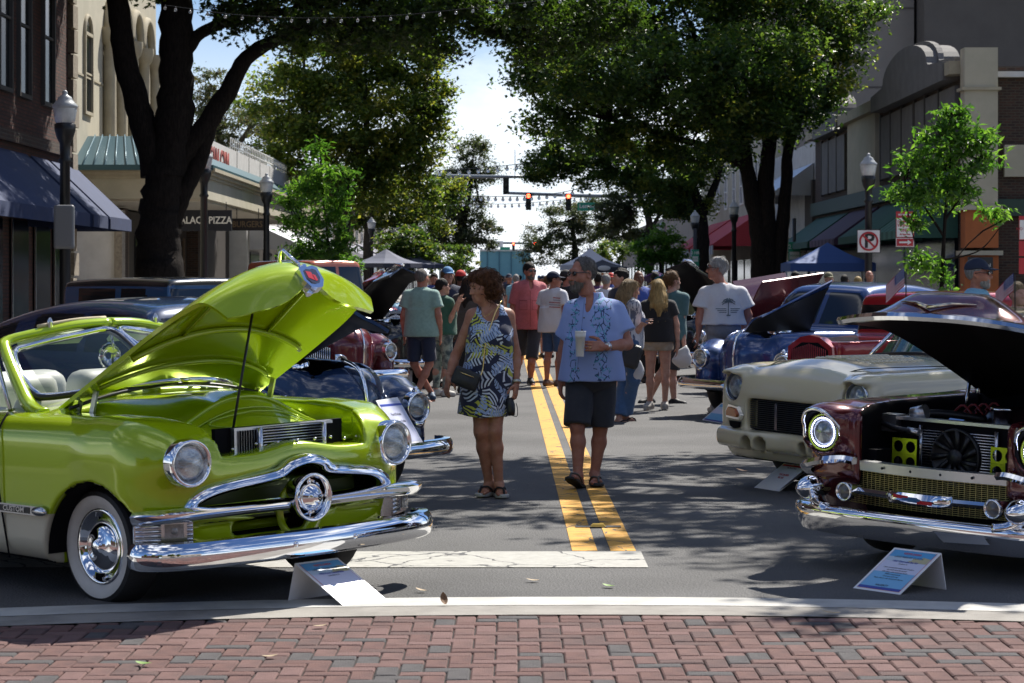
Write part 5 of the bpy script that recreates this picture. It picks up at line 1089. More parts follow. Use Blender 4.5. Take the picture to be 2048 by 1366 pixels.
    E((-.040, -.058, -.018), (.030, .030, .034), .03); E((.040, -.058, -.018), (.030, .030, .034), .03); C((-.034, -.082, .034), (.034, -.082, .034), .013, .013, .02)
    C((0, -.094, .012), (0, -.113, -.026), .0095, .0150 - .002 * fem, .012); E((-.012, -.100, -.030), (.011, .012, .010), .008); E((.012, -.100, -.030), (.011, .012, .010), .008)
    for a in (-1, 1): E((a * .031, -.100, .012), (.017, .013, .010), .012, 's'); E((a * .0765, .008, -.002), (.011, .021, .033), .008); E((a * .083, .002, .0), (.006, .011, .019), .006, 's')
    C((-.018, -.0935, -.055), (.018, -.0935, -.055), .0085, .0085, .008); C((-.017, -.092, -.068), (.017, -.092, -.068), .0095, .0095, .008); C((-.022, -.104, -.0612), (.022, -.104, -.0612), .003, .003, .003, 's')
    Hd.cap(hc - Vector((0, 0, .06 * hs)), j['neck'] - Vector((0, 0, .12)), .054 * hs * (1 - .1 * fem), .057 * hs, .03)
    parts = [B.mesh(), Hd.mesh()]
    if fine:
        for a in 'LR':
            wr, tip = j['wr' + a], j['tip' + a]; c = (wr + tip) / 2; D = SDF(c - Vector((.14, .14, .14)), c + Vector((.14, .14, .14)), .0042); hand(D, wr, tip, (thumbs or {}).get(a) or Vector((0, -1, .2)), hcurl[0 if a == 'L' else 1], sc * (1 - .08 * fem) * 1.02, gr=(grips or {}).get(a)); parts.append(D.mesh())
            an, to = j['an' + a], j['to' + a]; fd = to - an; fz = fd.z; fd = Vector((fd.x, fd.y, 0)).normalized(); sd = Vector((-fd.y, fd.x, 0)) * (1 if a == 'L' else -1); D = SDF(Vector((an.x, an.y, an.z - .02)) - Vector((.24, .26, .14)), an + Vector((.24, .22, .10)), .0055)
            up = Vector((0, 0, 1)); pit = (to.z - (an.z - .055 * sc)) / max(.08, (Vector((to.x, to.y, 0)) - Vector((an.x, an.y, 0))).length)
            fp = lambda u, v, w_: an + fd * u * sc + sd * v * sc + Vector((0, 0, (-.055 + w_ + u * pit))) * 1.0
            D.cap(fp(-.05, 0, .01), an, .027 * sc, .032 * sc, .02); D.cap(an + Vector((0, 0, .05)), an, .033 * sc, .034 * sc, .02); D.cap(an - Vector((0, 0, .01)), fp(.09, 0, .006), .033 * sc, .022 * sc, .03); D.cap(fp(-.05, 0, .0), fp(.10, -.018, 0), .026 * sc, .022 * sc, .02); D.cap(fp(.0, .01, 0), fp(.10, .024, .0), .024 * sc, .020 * sc, .02)
            for q, (v, L, r) in enumerate(((-.036, .040, .0125), (-.013, .048, .009), (.005, .045, .0085), (.021, .039, .008), (.036, .030, .0075))): D.cap(fp(.10 - .008 * q, v, -.004), fp(.115 + L - .014 * q, v * 1.06, -.010), r * sc * 1.1, r * sc, .004)
            parts.append(D.mesh())
    body = link('body', join_meshes('body', parts, [SK[sk]]), root)
    # ---- hair, cap, beard, glasses
    if hair:
        kd, hcn = hair; hm = HAIR[hcn]; A = SDF(hc - Vector((.24, .24, .46 if kd == 'long' else .24)), hc + Vector((.24, .24, .24)), hh * 1.05)
        EH = lambda p, r, k=0., op='u': A.ell(hpnt(p), [q * hs for q in r], k, op, M=HM)
        if kd in ('short', 'crop', 'tousled'):
            g = .006 if kd == 'crop' else .017; EH((0, .020, .036), (.077 + g * .6, .096 + g * .6, .092 + g)); EH((0, -.098, -.028 + (.055 if kd == 'crop' else 0)), (.068, .078 + (.012 if kd == 'crop' else 0), .082 + (.015 if kd == 'crop' else 0)), .012, 's'); EH((0, -.03, -.10), (.12, .105, .085), .015, 's')
            for a in (-1, 1): EH((a * .085, -.008, -.022), (.03, .036, .05), .01, 's')
            if kd == 'tousled': folds(A, .010, seed, 2.2, 1.)
            else: folds(A, .0025, seed, 3, 1.)
        elif kd == 'balding':
            EH((0, .024, .02), (.081, .097, .088)); EH((0, -.05, .10), (.080, .10, .075), .01, 's'); EH((0, -.098, -.02), (.076, .085, .09), .012, 's'); EH((0, -.03, -.105), (.12, .11, .075), .015, 's')
        elif kd == 'long':
            EH((0, .022, .038), (.088, .106, .104)); A.chain([hpnt((0, .06, .02)), hpnt((0, .085, -.10)), hc + bm @ Vector((0, .125, -.22)) * hs, hc + bm @ Vector((0, .13, -.36)) * hs], [.085 * hs, .085 * hs, .08 * hs, .05 * hs], .03)
            for a in (-1, 1): A.chain([hpnt((a * .06, .02, .0)), hpnt((a * .075, .045, -.10)), hc + bm @ Vector((a * .085, .09, -.24)) * hs, hc + bm @ Vector((a * .07, .10, -.37)) * hs], [.045 * hs, .048 * hs, .05 * hs, .028 * hs], .02)
            EH((0, -.10, -.03), (.064, .085, .10), .012, 's'); folds(A, .0065, seed, 2.0, .12)
        elif kd == 'bob':
            EH((0, .045, .040), (.105, .112, .098)); EH((0, .085, -.045), (.112, .085, .085), .03); EH((.035, .045, -.02), (.085, .085, .09), .03); EH((-.035, .045, -.02), (.08, .08, .085), .03); EH((0, -.045, .105), (.080, .060, .035), .04)
            EH((0, -.128, -.035), (.070, .098, .098), .015, 's'); folds(A, .014, seed, 2.6, 1.); folds(A, .008, seed + 5, 5.5, 1.)
        ho = A.obj('hair', hm, root)
        if fine and kd == 'crop': locks(A, ho, hm, 520, .016, .002, seed)
        if Y < 33 and kd in ('long', 'bob', 'tousled'):
            V_, _, N_ = A.mesh(0); rs = np.random.RandomState(seed); mb = MB(); cen = np.array(hc)
            for i in rs.choice(len(V_), 330 if fine else 150):
                p = Vector(V_[i]) + Vector(N_[i]) * .001; n = Vector(N_[i]); t = Vector((0, 0, -1)) + Vector(rs.normal(size=3)) * (.55 if kd != 'long' else .10); t = (t - n * t.dot(n)).normalized(); b = n.cross(t); ph = rs.uniform(0, 6.28); pts = []; amp = .007 if kd == 'bob' else .003 if kd == 'tousled' else .002; L = .075 if kd != 'long' else .13
                for q in range(7): a = ph + q * 1.15; pts.append(p + t * (L * q / 6) + b * (amp * math.sin(a)) + n * (.004 + amp * .8 * math.cos(a) - .012 * (q / 6) ** 2))
                mb.tube(pts, [.0012, .0024, .0028, .0028, .0024, .0018, .0006], 4, cap=False)
            mb.obj('hair_locks', hm, ho, kind='stuff')
    if beard:
        A = SDF(hc - Vector((.17, .17, .2)), hc + Vector((.17, .17, .12)), hh); A.ell(hpnt((0, -.034, -.058)), [q * hs for q in (.062, .0645, .071)], 0, M=HM); A.cap(hpnt((-.016, -.080, -.102)), hpnt((.016, -.080, -.102)), .021 * hs, .021 * hs, .03); A.cap(hpnt((-.028, -.094, -.052)), hpnt((.028, -.090, -.052)), .0085 * hs, .0085 * hs, .012)
        A.ell(hpnt((0, -.09, .03)), [q * hs for q in (.062, .07, .066)], .012, 's', M=HM); A.cap(hpnt((-.016, -.12, -.0615)), hpnt((.016, -.12, -.0615)), .011 * hs, .011 * hs, .004, 's'); A.ell(hpnt((0, .06, -.02)), [q * hs for q in (.12, .06, .12)], .01, 's', M=HM); folds(A, .0032, seed, 5, 1); bo = A.obj('beard', HAIR[beard], root)
        if fine: locks(A, bo, HAIR[beard], 520, .020, .0022, seed)
    if glasses:
        mb = MB()
        for a in (-1, 1):
            mb.ell(hpnt((a * .033, -.099, .012)), (.025 * hs, .006 * hs, .019 * hs), 14, 8, HM.to_3x3()); mb.tube([hpnt((a * .055, -.098, .018)), hpnt((a * .078, -.05, .018)), hpnt((a * .083, .015, .010))], .0035 * hs, 6)
        mb.tube([hpnt((-.02, -.110, .016)), hpnt((.02, -.110, .016))], .0035 * hs, 6); mb.obj('sunglasses' if glasses == 'dark' else 'glasses', SHADE, root)
    elif fine:
        for a in (-1, 1):
            mb = MB(); mb.ell(hpnt((a * .031, -.0895, .0085)), (.0135 * hs, .006 * hs, .0042 * hs), 14, 8, HM.to_3x3()); mb.obj('eye', IRIS, root); mb = MB(); mb.tube([hpnt((a * .016, -.0975, .029)), hpnt((a * .032, -.0965, .034)), hpnt((a * .050, -.084, .029))], .0034 * hs, 6); mb.obj('eyebrow', HAIR['dark' if hair[1] == 'dark' else 'brown'], root)
    if cap:
        A = SDF(hc - Vector((.22, .22, .1)), hc + Vector((.22, .22, .22)), hh); A.ell(hpnt((0, .014, .045)), [q * hs for q in (.088, .108, .098)], 0, M=HM)
        n = HM.to_3x3() @ Vector((0, -.12, -1)); A.cut(n, n.dot(hpnt((0, 0, .045)))); A.fn(hc - Vector((.22,) * 3), hc + Vector((.22,) * 3), lambda X, Y_, Z: (lambda u, v, w_: np.maximum(np.sqrt((u / .075) ** 2 + ((v + .085) / .095) ** 2) * .07 - .07, np.abs(w_ - .052 - .12 * (v + .09) + 5 * u * u * .5) - .006))(*[(HM[0][i] * (X - hc.x) + HM[1][i] * (Y_ - hc.y) + HM[2][i] * (Z - hc.z)) / hs for i in range(3)]), .004)
        A.obj('cap', cap, root)
    # ---- clothes
    tops = None
    if top:
        g = top.get('g', .020); hem = top.get('hem', .80) * sc; T = SDF(lo, hi, h); torso(T, g, .05); p = j['pelvis']; c = j['chest']; wz = p.z + .10; hw = top.get('hw', .185) * sc + fat
        T.cone((c.x * .4 + p.x * .6, c.y * .4 + p.y * .6, c.z - .10), (p.x + top.get('dx', 0), p.y, hem), .155 * sc + g * .6 + fat, hw + g * .5, .06, sc=(1, top.get('ys', .70) + fat * .6, 1))
        sv = top.get('sleeve', .55)
        if sv:
            for a in 'LR':
                e = j['sh' + a].lerp(j['el' + a], min(sv, 1.)); w0, w1 = top.get('sw', (.066, .076)); T.cap(j['sh' + a], j['sh' + a].lerp(e, .5), w0 * sc * .93, w0 * sc, .045); T.cone(j['sh' + a].lerp(e, .25), e, w0 * sc * .95, w1 * sc, .03)
                if sv > 1: T.cone(j['el' + a].lerp(j['sh' + a], .05), j['el' + a].lerp(j['wr' + a], sv - 1), w1 * sc * .8, .045 * sc, .03)
        T.cut((0, 0, -1), -hem)
        if not sv:
            for a in 'LR': T.cap(j['sh' + a] + (j['sh' + a] - c) * .18, j['sh' + a] * .8 + j['el' + a] * .2 + (j['sh' + a] - c) * .35, .075 * sc, .085 * sc, .015, 's')
        nk = j['neck']; fw = HM.to_3x3() @ Vector((0, -1, 0)) if False else bm.to_3x3() @ Vector((0, -1, 0))
        T.cap(nk - Vector((0, 0, .05 * sc)) + fw * (.05 if top.get('scoop') else .0), nk + Vector((0, 0, .15)), .068 * sc, .085 * sc, .008, 's')
        if top.get('scoop'): T.ell(c + Vector((0, 0, .17 * sc)) + fw * .12, (.085 * sc, .09, .105 * sc), .012, 's', M=bm)
        if top.get('vneck'): T.ell(nk + Vector((0, 0, -.05 * sc)) + fw * (.085 * sc + g * .6), (.026 * sc, .06, .085 * sc), .010, 's', M=bm)
        folds(T, top.get('fold', .0045), seed + 3); to_ = T.obj(top.get('name', 'shirt'), top['m'], root); tops = to_
        if top.get('collar'):
            Cc = SDF(nk - Vector((.18, .18, .14)), nk + Vector((.18, .18, .12)), min(h, .006)); Cc.cone(nk + Vector((0, .012, -.06 * sc)), nk + Vector((0, .012, .030 * sc)), (.108 + g * .5) * sc, .080 * sc, 0, sc=(1, .95, 1)); Cc.cone(nk + Vector((0, .012, -.09)), nk + Vector((0, .012, .07)), (.094 + g * .5) * sc, .061 * sc, .003, 's'); Cc.ell(nk + fw * .09 * sc + Vector((0, 0, -.02)), (.030, .07, .085), .004, 's', M=bm)
            Cc.obj('collar', top['m'], root)
    if bottom:
        kd = bottom['kind']; T = SDF((lo[0], lo[1], -.02), (hi[0], hi[1], 1.15 * sc), h); g = bottom.get('g', .016); p = j['pelvis']; T.ell(p, (.166 * sc + g + fat * .6 + .012 * fem, .122 * sc + g + fat * .5 + .012 * fem, .15 * sc), 0, M=bm)
        ln = bottom.get('len', .95)
        for a in 'LR':
            r0, r1 = bottom.get('r', (.098, .092)); hpj, kn, an = j['hp' + a] + Vector((0, 0, .02)), j['kn' + a], j['an' + a]
            T.cone(hpj, hpj.lerp(kn, min(1, ln)), r0 * sc * (1 + fat * .5), r1 * sc, .008)
            if ln > 1: T.cap(hpj.lerp(kn, .9), kn, r1 * sc, r1 * sc, .03); T.cone(kn - Vector((0, 0, -.02)), kn.lerp(an, min(1, ln - 1)), r1 * sc * .98, bottom.get('r2', .072) * sc, .03)
        T.cut((0, 0, 1), (p.z + .12 * sc)); folds(T, bottom.get('fold', .004), seed + 8); T.obj('shorts' if ln <= 1.05 else 'trousers', bottom['m'], root)
    if shoes:
        for a in 'LR':
            an, to = j['an' + a], j['to' + a]; fd = Vector((to.x - an.x, to.y - an.y, 0)).normalized(); sd = Vector((-fd.y, fd.x, 0)); D = SDF(an - Vector((.24, .28, .14)), an + Vector((.24, .24, .12)), min(h, .009)); z0 = Vector((0, 0, an.z - .085 * sc)); b2 = Vector((an.x, an.y, 0)) + z0; tilt = Vector((0, 0, max(0, to.z - .032)))
            if shoes[0] == 'shoe':
                D.cap(b2 - fd * .05 * sc + Vector((0, 0, .035)), b2 + fd * .15 * sc + Vector((0, 0, .032)) + tilt, .040 * sc, .036 * sc, .02); D.cap(an, b2 - fd * .035 * sc + Vector((0, 0, .05)), .046 * sc, .040 * sc, .03); D.cap(b2 + fd * .03 * sc + Vector((0, 0, .06)), b2 + fd * .13 * sc + Vector((0, 0, .038)) + tilt, .038, .034, .03); D.cut((0, 0, 1), an.z + .02); D.cut((0, 0, -1), -(b2.z + .002)); so_ = D.obj('shoe', shoes[1], root)
                if len(shoes) > 2:
                    mb = MB(); mb.prism([((b2 - fd * .098 * sc).x, (b2 - fd * .098 * sc).y)] + [((b2 + fd * u * sc + sd * v * sc).x, (b2 + fd * u * sc + sd * v * sc).y) for u, v in ((-.08, .036), (.05, .042), (.13, .042), (.18, .022), (.19, 0), (.18, -.022), (.13, -.042), (.05, -.042), (-.08, -.036))], 'z', b2.z + .001, b2.z + .024); mb.obj('sole', shoes[2], so_)
            else:
                pit = (to.z - (an.z - .055 * sc)) / max(.08, (Vector((to.x, to.y, 0)) - Vector((an.x, an.y, 0))).length); mb = MB(); ol = [(-.095, 0), (-.08, .034), (0, .034), (.09, .050), (.15, .046), (.175, .015), (.175, -.018), (.15, -.045), (.09, -.050), (0, -.034), (-.08, -.034)]; n = len(ol)
                def sp(u, v, w_): return an + fd * u * sc + sd * v * sc + Vector((0, 0, -.055 - .036 + w_ + u * pit))
                P = [[sp(u * k, v * k, w_) for u, v in ol] for w_, k in ((-.0, .96), (.006, 1.02), (.022, 1.02), (.028, .97))]
                mb.grid(P, closed_u=True, smooth=False); b0 = len(mb.v) - n; mb._f(list(range(b0, b0 + n))); b1 = len(mb.v) - 4 * n; mb._f(list(range(b1, b1 + n))[::-1]); so_ = mb.obj('sandal', [shoes[2] if len(shoes) > 2 else shoes[1]], root)
                mb = MB()
                for q in (-1, 1): mb.tube(spline([sp(.015, q * .040, .03), sp(.04, q * .040, .052), sp(.08, q * .026, .074), sp(.120, -.008 if a == 'R' else .008, .066), sp(.138, -.010 if a == 'R' else .010, .03)], 12), .0075, 6)
                mb.obj('strap', shoes[1], so_)
    root['_j'] = 0; del root['_j']
    return root, j, tops, (X0, s)
def locks(S, o, m, n, L, amp, seed):
    V_, _, N_ = S.mesh(0); rs = np.random.RandomState(seed); mb = MB()
    for i in rs.choice(len(V_), n):
        p = Vector(V_[i]); nn = Vector(N_[i]); t = (Vector((0, 0, -1)) + Vector(rs.normal(size=3)) * .5); t = (t - nn * t.dot(nn)).normalized(); b = nn.cross(t)
        mb.tube([p, p + t * (L * .4) + nn * (L * .28) + b * rs.normal() * amp, p + t * L + nn * (L * .30) + b * rs.normal() * amp * 2], [.0013, .0013, .0004], 4, cap=False)
    mb.obj('short_hairs', m, o, kind='stuff')
def decal(o, polys, m, name, dirn=(0, 1, 0), off=.004, parent=None):
    # flat printed shapes laid on a garment: polys in local x,z, dropped along dirn
    me = o.data; bv = BVHTree.FromPolygons([v.co for v in me.vertices], [p.vertices[:] for p in me.polygons]); d = Vector(dirn); mb = MB()
    for poly in polys:
        b = len(mb.v); ok = True
        for x, z in poly:
            h_ = bv.ray_cast(Vector((x, 0, z)) - d * 1.0, d)
            if h_[0] is None: ok = False; break
            mb.v.append(h_[0] - d * off)
        if ok: mb._f(list(range(b, b + len(poly))))
        else: del mb.v[b:]
    if mb.f: return mb.obj(name, m, parent or o)
def strip(p0, p1, w_, n=5):
    out = []; dx, dz = p1[0] - p0[0], p1[1] - p0[1]; L = math.hypot(dx, dz) + 1e-9; nx, nz = -dz / L * w_ / 2, dx / L * w_ / 2
    for i in range(n):
        a, b = i / n, (i + 1) / n; A = (p0[0] + dx * a, p0[1] + dz * a); B_ = (p0[0] + dx * b, p0[1] + dz * b); out.append([(A[0] - nx, A[1] - nz), (B_[0] - nx, B_[1] - nz), (B_[0] + nx, B_[1] + nz), (A[0] + nx, A[1] + nz)])
    return out
# ------------------------------------------------------------------ the couple in the middle of the street
def fern_print():
    m = mat('cloth_fern_dress', (.012, .018, .055), .8, sheen=.2); b = m.node_tree.nodes['Principled BSDF']; N = NB(m); t = N.add('ShaderNodeTexCoord'); prev = None
    cols = [((.62, .68, .78), 6.2, 105., .60, (3.1, 0, 7)), ((.48, .50, .06), 5.2, 95., .62, (9.7, 4, 1)), ((.30, .40, .62), 7.0, 120., .80, (1.2, 8, 3))]
    for i, (c, sc, fr, thr, off) in enumerate(cols):
        mp_ = N.add('ShaderNodeMapping'); mp_.inputs['Location'].default_value = off; mp_.inputs['Scale'].default_value = (1, .25, 1); nzz = N.add('ShaderNodeTexNoise', Scale=4., Detail=1.); N.link(t.outputs['Object'], nzz.inputs['Vector']); adn = N.add('ShaderNodeMix', data_type='RGBA', blend_type='ADD'); adn.inputs['Factor'].default_value = .22; N.link(t.outputs['Object'], adn.inputs['A']); N.link(nzz.outputs['Color'], adn.inputs['B']); N.link(adn.outputs['Result'], mp_.inputs[0])
        v = N.add('ShaderNodeTexVoronoi', Scale=sc); N.link(mp_.outputs[0], v.inputs['Vector'])
        # direction from the cell colour; stripes fan across the leaf
        s1 = N.add('ShaderNodeVectorMath', operation='SUBTRACT'); s1.inputs[1].default_value = (.5, .5, .5); N.link(v.outputs['Color'], s1.inputs[0])
        s2 = N.add('ShaderNodeVectorMath', operation='MULTIPLY'); s2.inputs[1].default_value = (1, 0, 1); N.link(s1.outputs[0], s2.inputs[0]); nz = N.add('ShaderNodeVectorMath', operation='NORMALIZE'); N.link(s2.outputs[0], nz.inputs[0])
        sb = N.add('ShaderNodeVectorMath', operation='SUBTRACT'); N.link(mp_.outputs[0], sb.inputs[0]); N.link(v.outputs['Position'], sb.inputs[1])
        dt = N.add('ShaderNodeVectorMath', operation='DOT_PRODUCT'); N.link(sb.outputs[0], dt.inputs[0]); N.link(nz.outputs[0], dt.inputs[1])
        cr_ = N.add('ShaderNodeVectorMath', operation='CROSS_PRODUCT'); cr_.inputs[1].default_value = (0, 1, 0); N.link(nz.outputs[0], cr_.inputs[0]); d2 = N.add('ShaderNodeVectorMath', operation='DOT_PRODUCT'); N.link(sb.outputs[0], d2.inputs[0]); N.link(cr_.outputs[0], d2.inputs[1])
        ab = N.add('ShaderNodeMath', operation='ABSOLUTE'); N.link(d2.outputs['Value'], ab.inputs[0]); m1 = N.add('ShaderNodeMath', operation='MULTIPLY_ADD'); m1.inputs[1].default_value = .55; N.link(ab.outputs[0], m1.inputs[0]); N.link(dt.outputs['Value'], m1.inputs[2])
        ml = N.add('ShaderNodeMath', operation='MULTIPLY'); ml.inputs[1].default_value = fr * 2.2; N.link(m1.outputs[0], ml.inputs[0]); sn = N.add('ShaderNodeMath', operation='SINE'); N.link(ml.outputs[0], sn.inputs[0]); gt = N.add('ShaderNodeMath', operation='GREATER_THAN'); gt.inputs[1].default_value = .05 if i < 2 else -.6; N.link(sn.outputs[0], gt.inputs[0])
        # leaf outline: |across| < width, pick only some of the cells
        lt = N.add('ShaderNodeMath', operation='LESS_THAN'); lt.inputs[1].default_value = .055 if i < 2 else .03; N.link(ab.outputs[0], lt.inputs[0]); sx_ = N.add('ShaderNodeSeparateXYZ'); N.link(v.outputs['Color'], sx_.inputs[0]); pk = N.add('ShaderNodeMath', operation='LESS_THAN'); pk.inputs[1].default_value = thr; N.link(sx_.outputs[1], pk.inputs[0])
        a1 = N.add('ShaderNodeMath', operation='MULTIPLY'); N.link(gt.outputs[0], a1.inputs[0]); N.link(lt.outputs[0], a1.inputs[1]); a2 = N.add('ShaderNodeMath', operation='MULTIPLY'); N.link(a1.outputs[0], a2.inputs[0]); N.link(pk.outputs[0], a2.inputs[1])
        x = N.add('ShaderNodeMix', data_type='RGBA'); x.inputs['A'].default_value = (.010, .015, .050, 1); x.inputs['B'].default_value = c4(c)
        if prev is not None: N.link(prev, x.inputs['A'])
        N.link(a2.outputs[0], x.inputs['Factor']); prev = x.outputs['Result']
    N.link(prev, b.inputs['Base Color']); return m
def aloha():
    m = mat('cloth_blue_aloha', (.27, .36, .66), .8, sheen=.2); b = m.node_tree.nodes['Principled BSDF']; N = NB(m); t = N.add('ShaderNodeTexCoord'); sx_ = N.add('ShaderNodeSeparateXYZ'); N.link(t.outputs['Object'], sx_.inputs[0])
    wv = N.add('ShaderNodeTexWave', Scale=48., Distortion=.6); wv.bands_direction = 'X'; N.link(t.outputs['Object'], wv.inputs['Vector'])
    x0 = N.add('ShaderNodeMix', data_type='RGBA'); x0.inputs['A'].default_value = (.24, .33, .62, 1); x0.inputs['B'].default_value = (.30, .39, .70, 1); N.link(wv.outputs['Fac'], x0.inputs['Factor'])
    n = N.add('ShaderNodeTexNoise', Scale=5., Detail=3.); N.link(t.outputs['Object'], n.inputs['Vector']); prev = x0.outputs['Result']
    def band(xc, wd):
        q = N.add('ShaderNodeMath', operation='MULTIPLY_ADD'); q.inputs[1].default_value = .22; N.link(n.outputs['Fac'], q.inputs[0]); N.link(sx_.outputs[0], q.inputs[2]); s = N.add('ShaderNodeMath', operation='SUBTRACT'); s.inputs[1].default_value = xc + .11; N.link(q.outputs[0], s.inputs[0]); a = N.add('ShaderNodeMath', operation='ABSOLUTE'); N.link(s.outputs[0], a.inputs[0]); l = N.add('ShaderNodeMath', operation='LESS_THAN'); l.inputs[1].default_value = wd; N.link(a.outputs[0], l.inputs[0]); return l.outputs[0]
    b1, b2 = band(.075, .055), band(-.135, .040); mm = N.add('ShaderNodeMath', operation='MAXIMUM'); N.link(b1, mm.inputs[0]); N.link(b2, mm.inputs[1])
    fy = N.add('ShaderNodeMath', operation='LESS_THAN'); fy.inputs[1].default_value = -.02; N.link(sx_.outputs[1], fy.inputs[0]); mk = N.add('ShaderNodeMath', operation='MULTIPLY'); N.link(mm.outputs[0], mk.inputs[0]); N.link(fy.outputs[0], mk.inputs[1])
    mp_ = N.add('ShaderNodeMapping'); mp_.inputs['Scale'].default_value = (1, .2, .75); N.link(t.outputs['Object'], mp_.inputs[0])
    for sc, c, lo, hi, feat in ((13., (.03, .19, .30), -1, .20, 'F1'), (24., (.02, .06, .16), -1, .065, 'DISTANCE_TO_EDGE'), (17., (.10, .36, .50), -1, .045, 'DISTANCE_TO_EDGE')):
        v = N.add('ShaderNodeTexVoronoi', Scale=sc); v.feature = feat; N.link(mp_.outputs[0], v.inputs['Vector']); l = N.add('ShaderNodeMath', operation='LESS_THAN'); l.inputs[1].default_value = hi; N.link(v.outputs['Distance'], l.inputs[0])
        n2 = N.add('ShaderNodeTexNoise', Scale=9. + sc, Detail=2.); N.link(t.outputs['Object'], n2.inputs['Vector']); g = N.add('ShaderNodeMath', operation='GREATER_THAN'); g.inputs[1].default_value = .47; N.link(n2.outputs['Fac'], g.inputs[0])
        a1 = N.add('ShaderNodeMath', operation='MULTIPLY'); N.link(l.outputs[0], a1.inputs[0]); N.link(g.outputs[0], a1.inputs[1]); a = N.add('ShaderNodeMath', operation='MULTIPLY'); N.link(a1.outputs[0], a.inputs[0]); N.link(mk.outputs[0], a.inputs[1])
        x = N.add('ShaderNodeMix', data_type='RGBA'); x.inputs['B'].default_value = c4(c); N.link(prev, x.inputs['A']); N.link(a.outputs[0], x.inputs['Factor']); prev = x.outputs['Result']
    N.link(prev, b.inputs['Base Color']); return m
SOLE = mat('pale_sole', (.42, .41, .38), .7); BSTRAP = mat('black_strap', (.012, .012, .014), .7); GOLDM = mat('gold', (.75, .55, .22), .25, 1.); BLEATH = mat('black_leather', (.012, .014, .018), .4, bump=.3, bscale=140)
CAMERA_ON_HER = None
root, j, dress, (X0, s) = person('woman with brown curly bob in a navy fern print dress looking left', 985, 17.5, 1.69, yaw=0, fem=1, fine=True, h=.0105, sk='tan', fat=.012, hy=-58, hp=14, hair=('bob', 'brown'), seed=4, hcurl=(.75, .30), thumbs={'L': Vector((-.4, -1, 0)), 'R': Vector((.5, -1, 0))}, grips={'L': Vector((-1, .2, 0)), 'R': Vector((1, .3, 0))},
    J=dict(head=(964, 574, -.03), neck=(981, 615, .01), shR=(945, 631, .01), shL=(1016, 631, .01), elR=(911, 712, .03), wrR=(897, 756, -.06), tipR=(892, 803, -.10), elL=(1032, 708, .04), wrL=(1033, 768, -.03), tipL=(1027, 812, -.06), chest=(981, 660, 0), pelvis=(978, 748, .01), hpR=(961, 752, .01), hpL=(995, 752, .01), knR=(962, 862, -.05), knL=(990, 862, -.05), anR=(978, 968, .06), anL=(998, 968, -.02), toR=(956, 982, -.10), toL=(1008, 982, -.18)),
    top=dict(m=fern_print(), name='dress', hem=.605 / (1.69 / 1.75), sleeve=0, scoop=1, hw=.182, g=.010, fold=.004, dx=-.05, ys=.86), shoes=('flip', BSTRAP, SOLE))
def P_(px, py, dy, Y=17.5, X0=X0): return Vector(((px - CX) * (Y + dy) / FPX - X0, dy, HC - (py - CY) * (Y + dy) / FPX))
gp = Vector(root.location)
MB().lathe([(.031, -.012), (.034, -.012), (.034, .012), (.031, .012)], j['wrL'] + Vector((0, 0, .02)), j['wrL'] - j['elL'], 20).obj('watch_strap', mat('silver_strap', (.5, .48, .42), .3, .8), root)
mb = MB(); mb.tube(spline([P_(958, 612, -.06), P_(966, 627, -.118), P_(972, 633, -.122), P_(990, 617, -.08)], 14), .0018, 5); mb.obj('necklace', GOLDM, root)
bg_ = thing('handbag', 'small black crossbody bag with gold zip on the fern dress', 'bag', gp, 0)
M = Matrix.Rotation(R(22), 4, 'Y'); S = SDF(P_(932, 757, -.19) - Vector((.17, .1, .17)), P_(932, 757, -.19) + Vector((.17, .1, .17)), .007); S.box(P_(932, 757, -.19), (.102, .032, .068), .02, M=M); S.ell(P_(932, 762, -.19), (.085, .045, .055), .02, M=M); S.obj('pouch', BLEATH, bg_)
c = P_(932, 757, -.19); mb = MB(); mb.tube([c + M @ Vector((-.055, -.044, .03)), c + M @ Vector((.05, -.046, .032))], .0035, 6); mb.obj('zip', GOLDM, bg_)
MB().tube(spline([P_(1004, 602, .02), P_(1000, 607, -.07), P_(988, 632, -.115), P_(972, 685, -.155), P_(966, 735, -.165), P_(961, 752, -.19)], 30), .0055, 6).obj('strap', GOLDM, bg_)
um = thing('folded_umbrella', 'short black folded umbrella hanging from the hand of the woman in the fern dress', 'umbrella', gp, 0)
mb = MB(); mb.tube([P_(1018, 797, -.06), P_(1021, 810, -.07), P_(1022, 822, -.075), P_(1023, 831, -.08)], [.030, .034, .032, .024], 16); mb.obj('canopy_roll', BLACK, um); mb = MB(); mb.tube(spline([P_(1024, 831, -.08), P_(1034, 832, -.09), P_(1035, 818, -.08), P_(1032, 806, -.07)], 12), .003, 5); mb.obj('loop', BLACK, um)
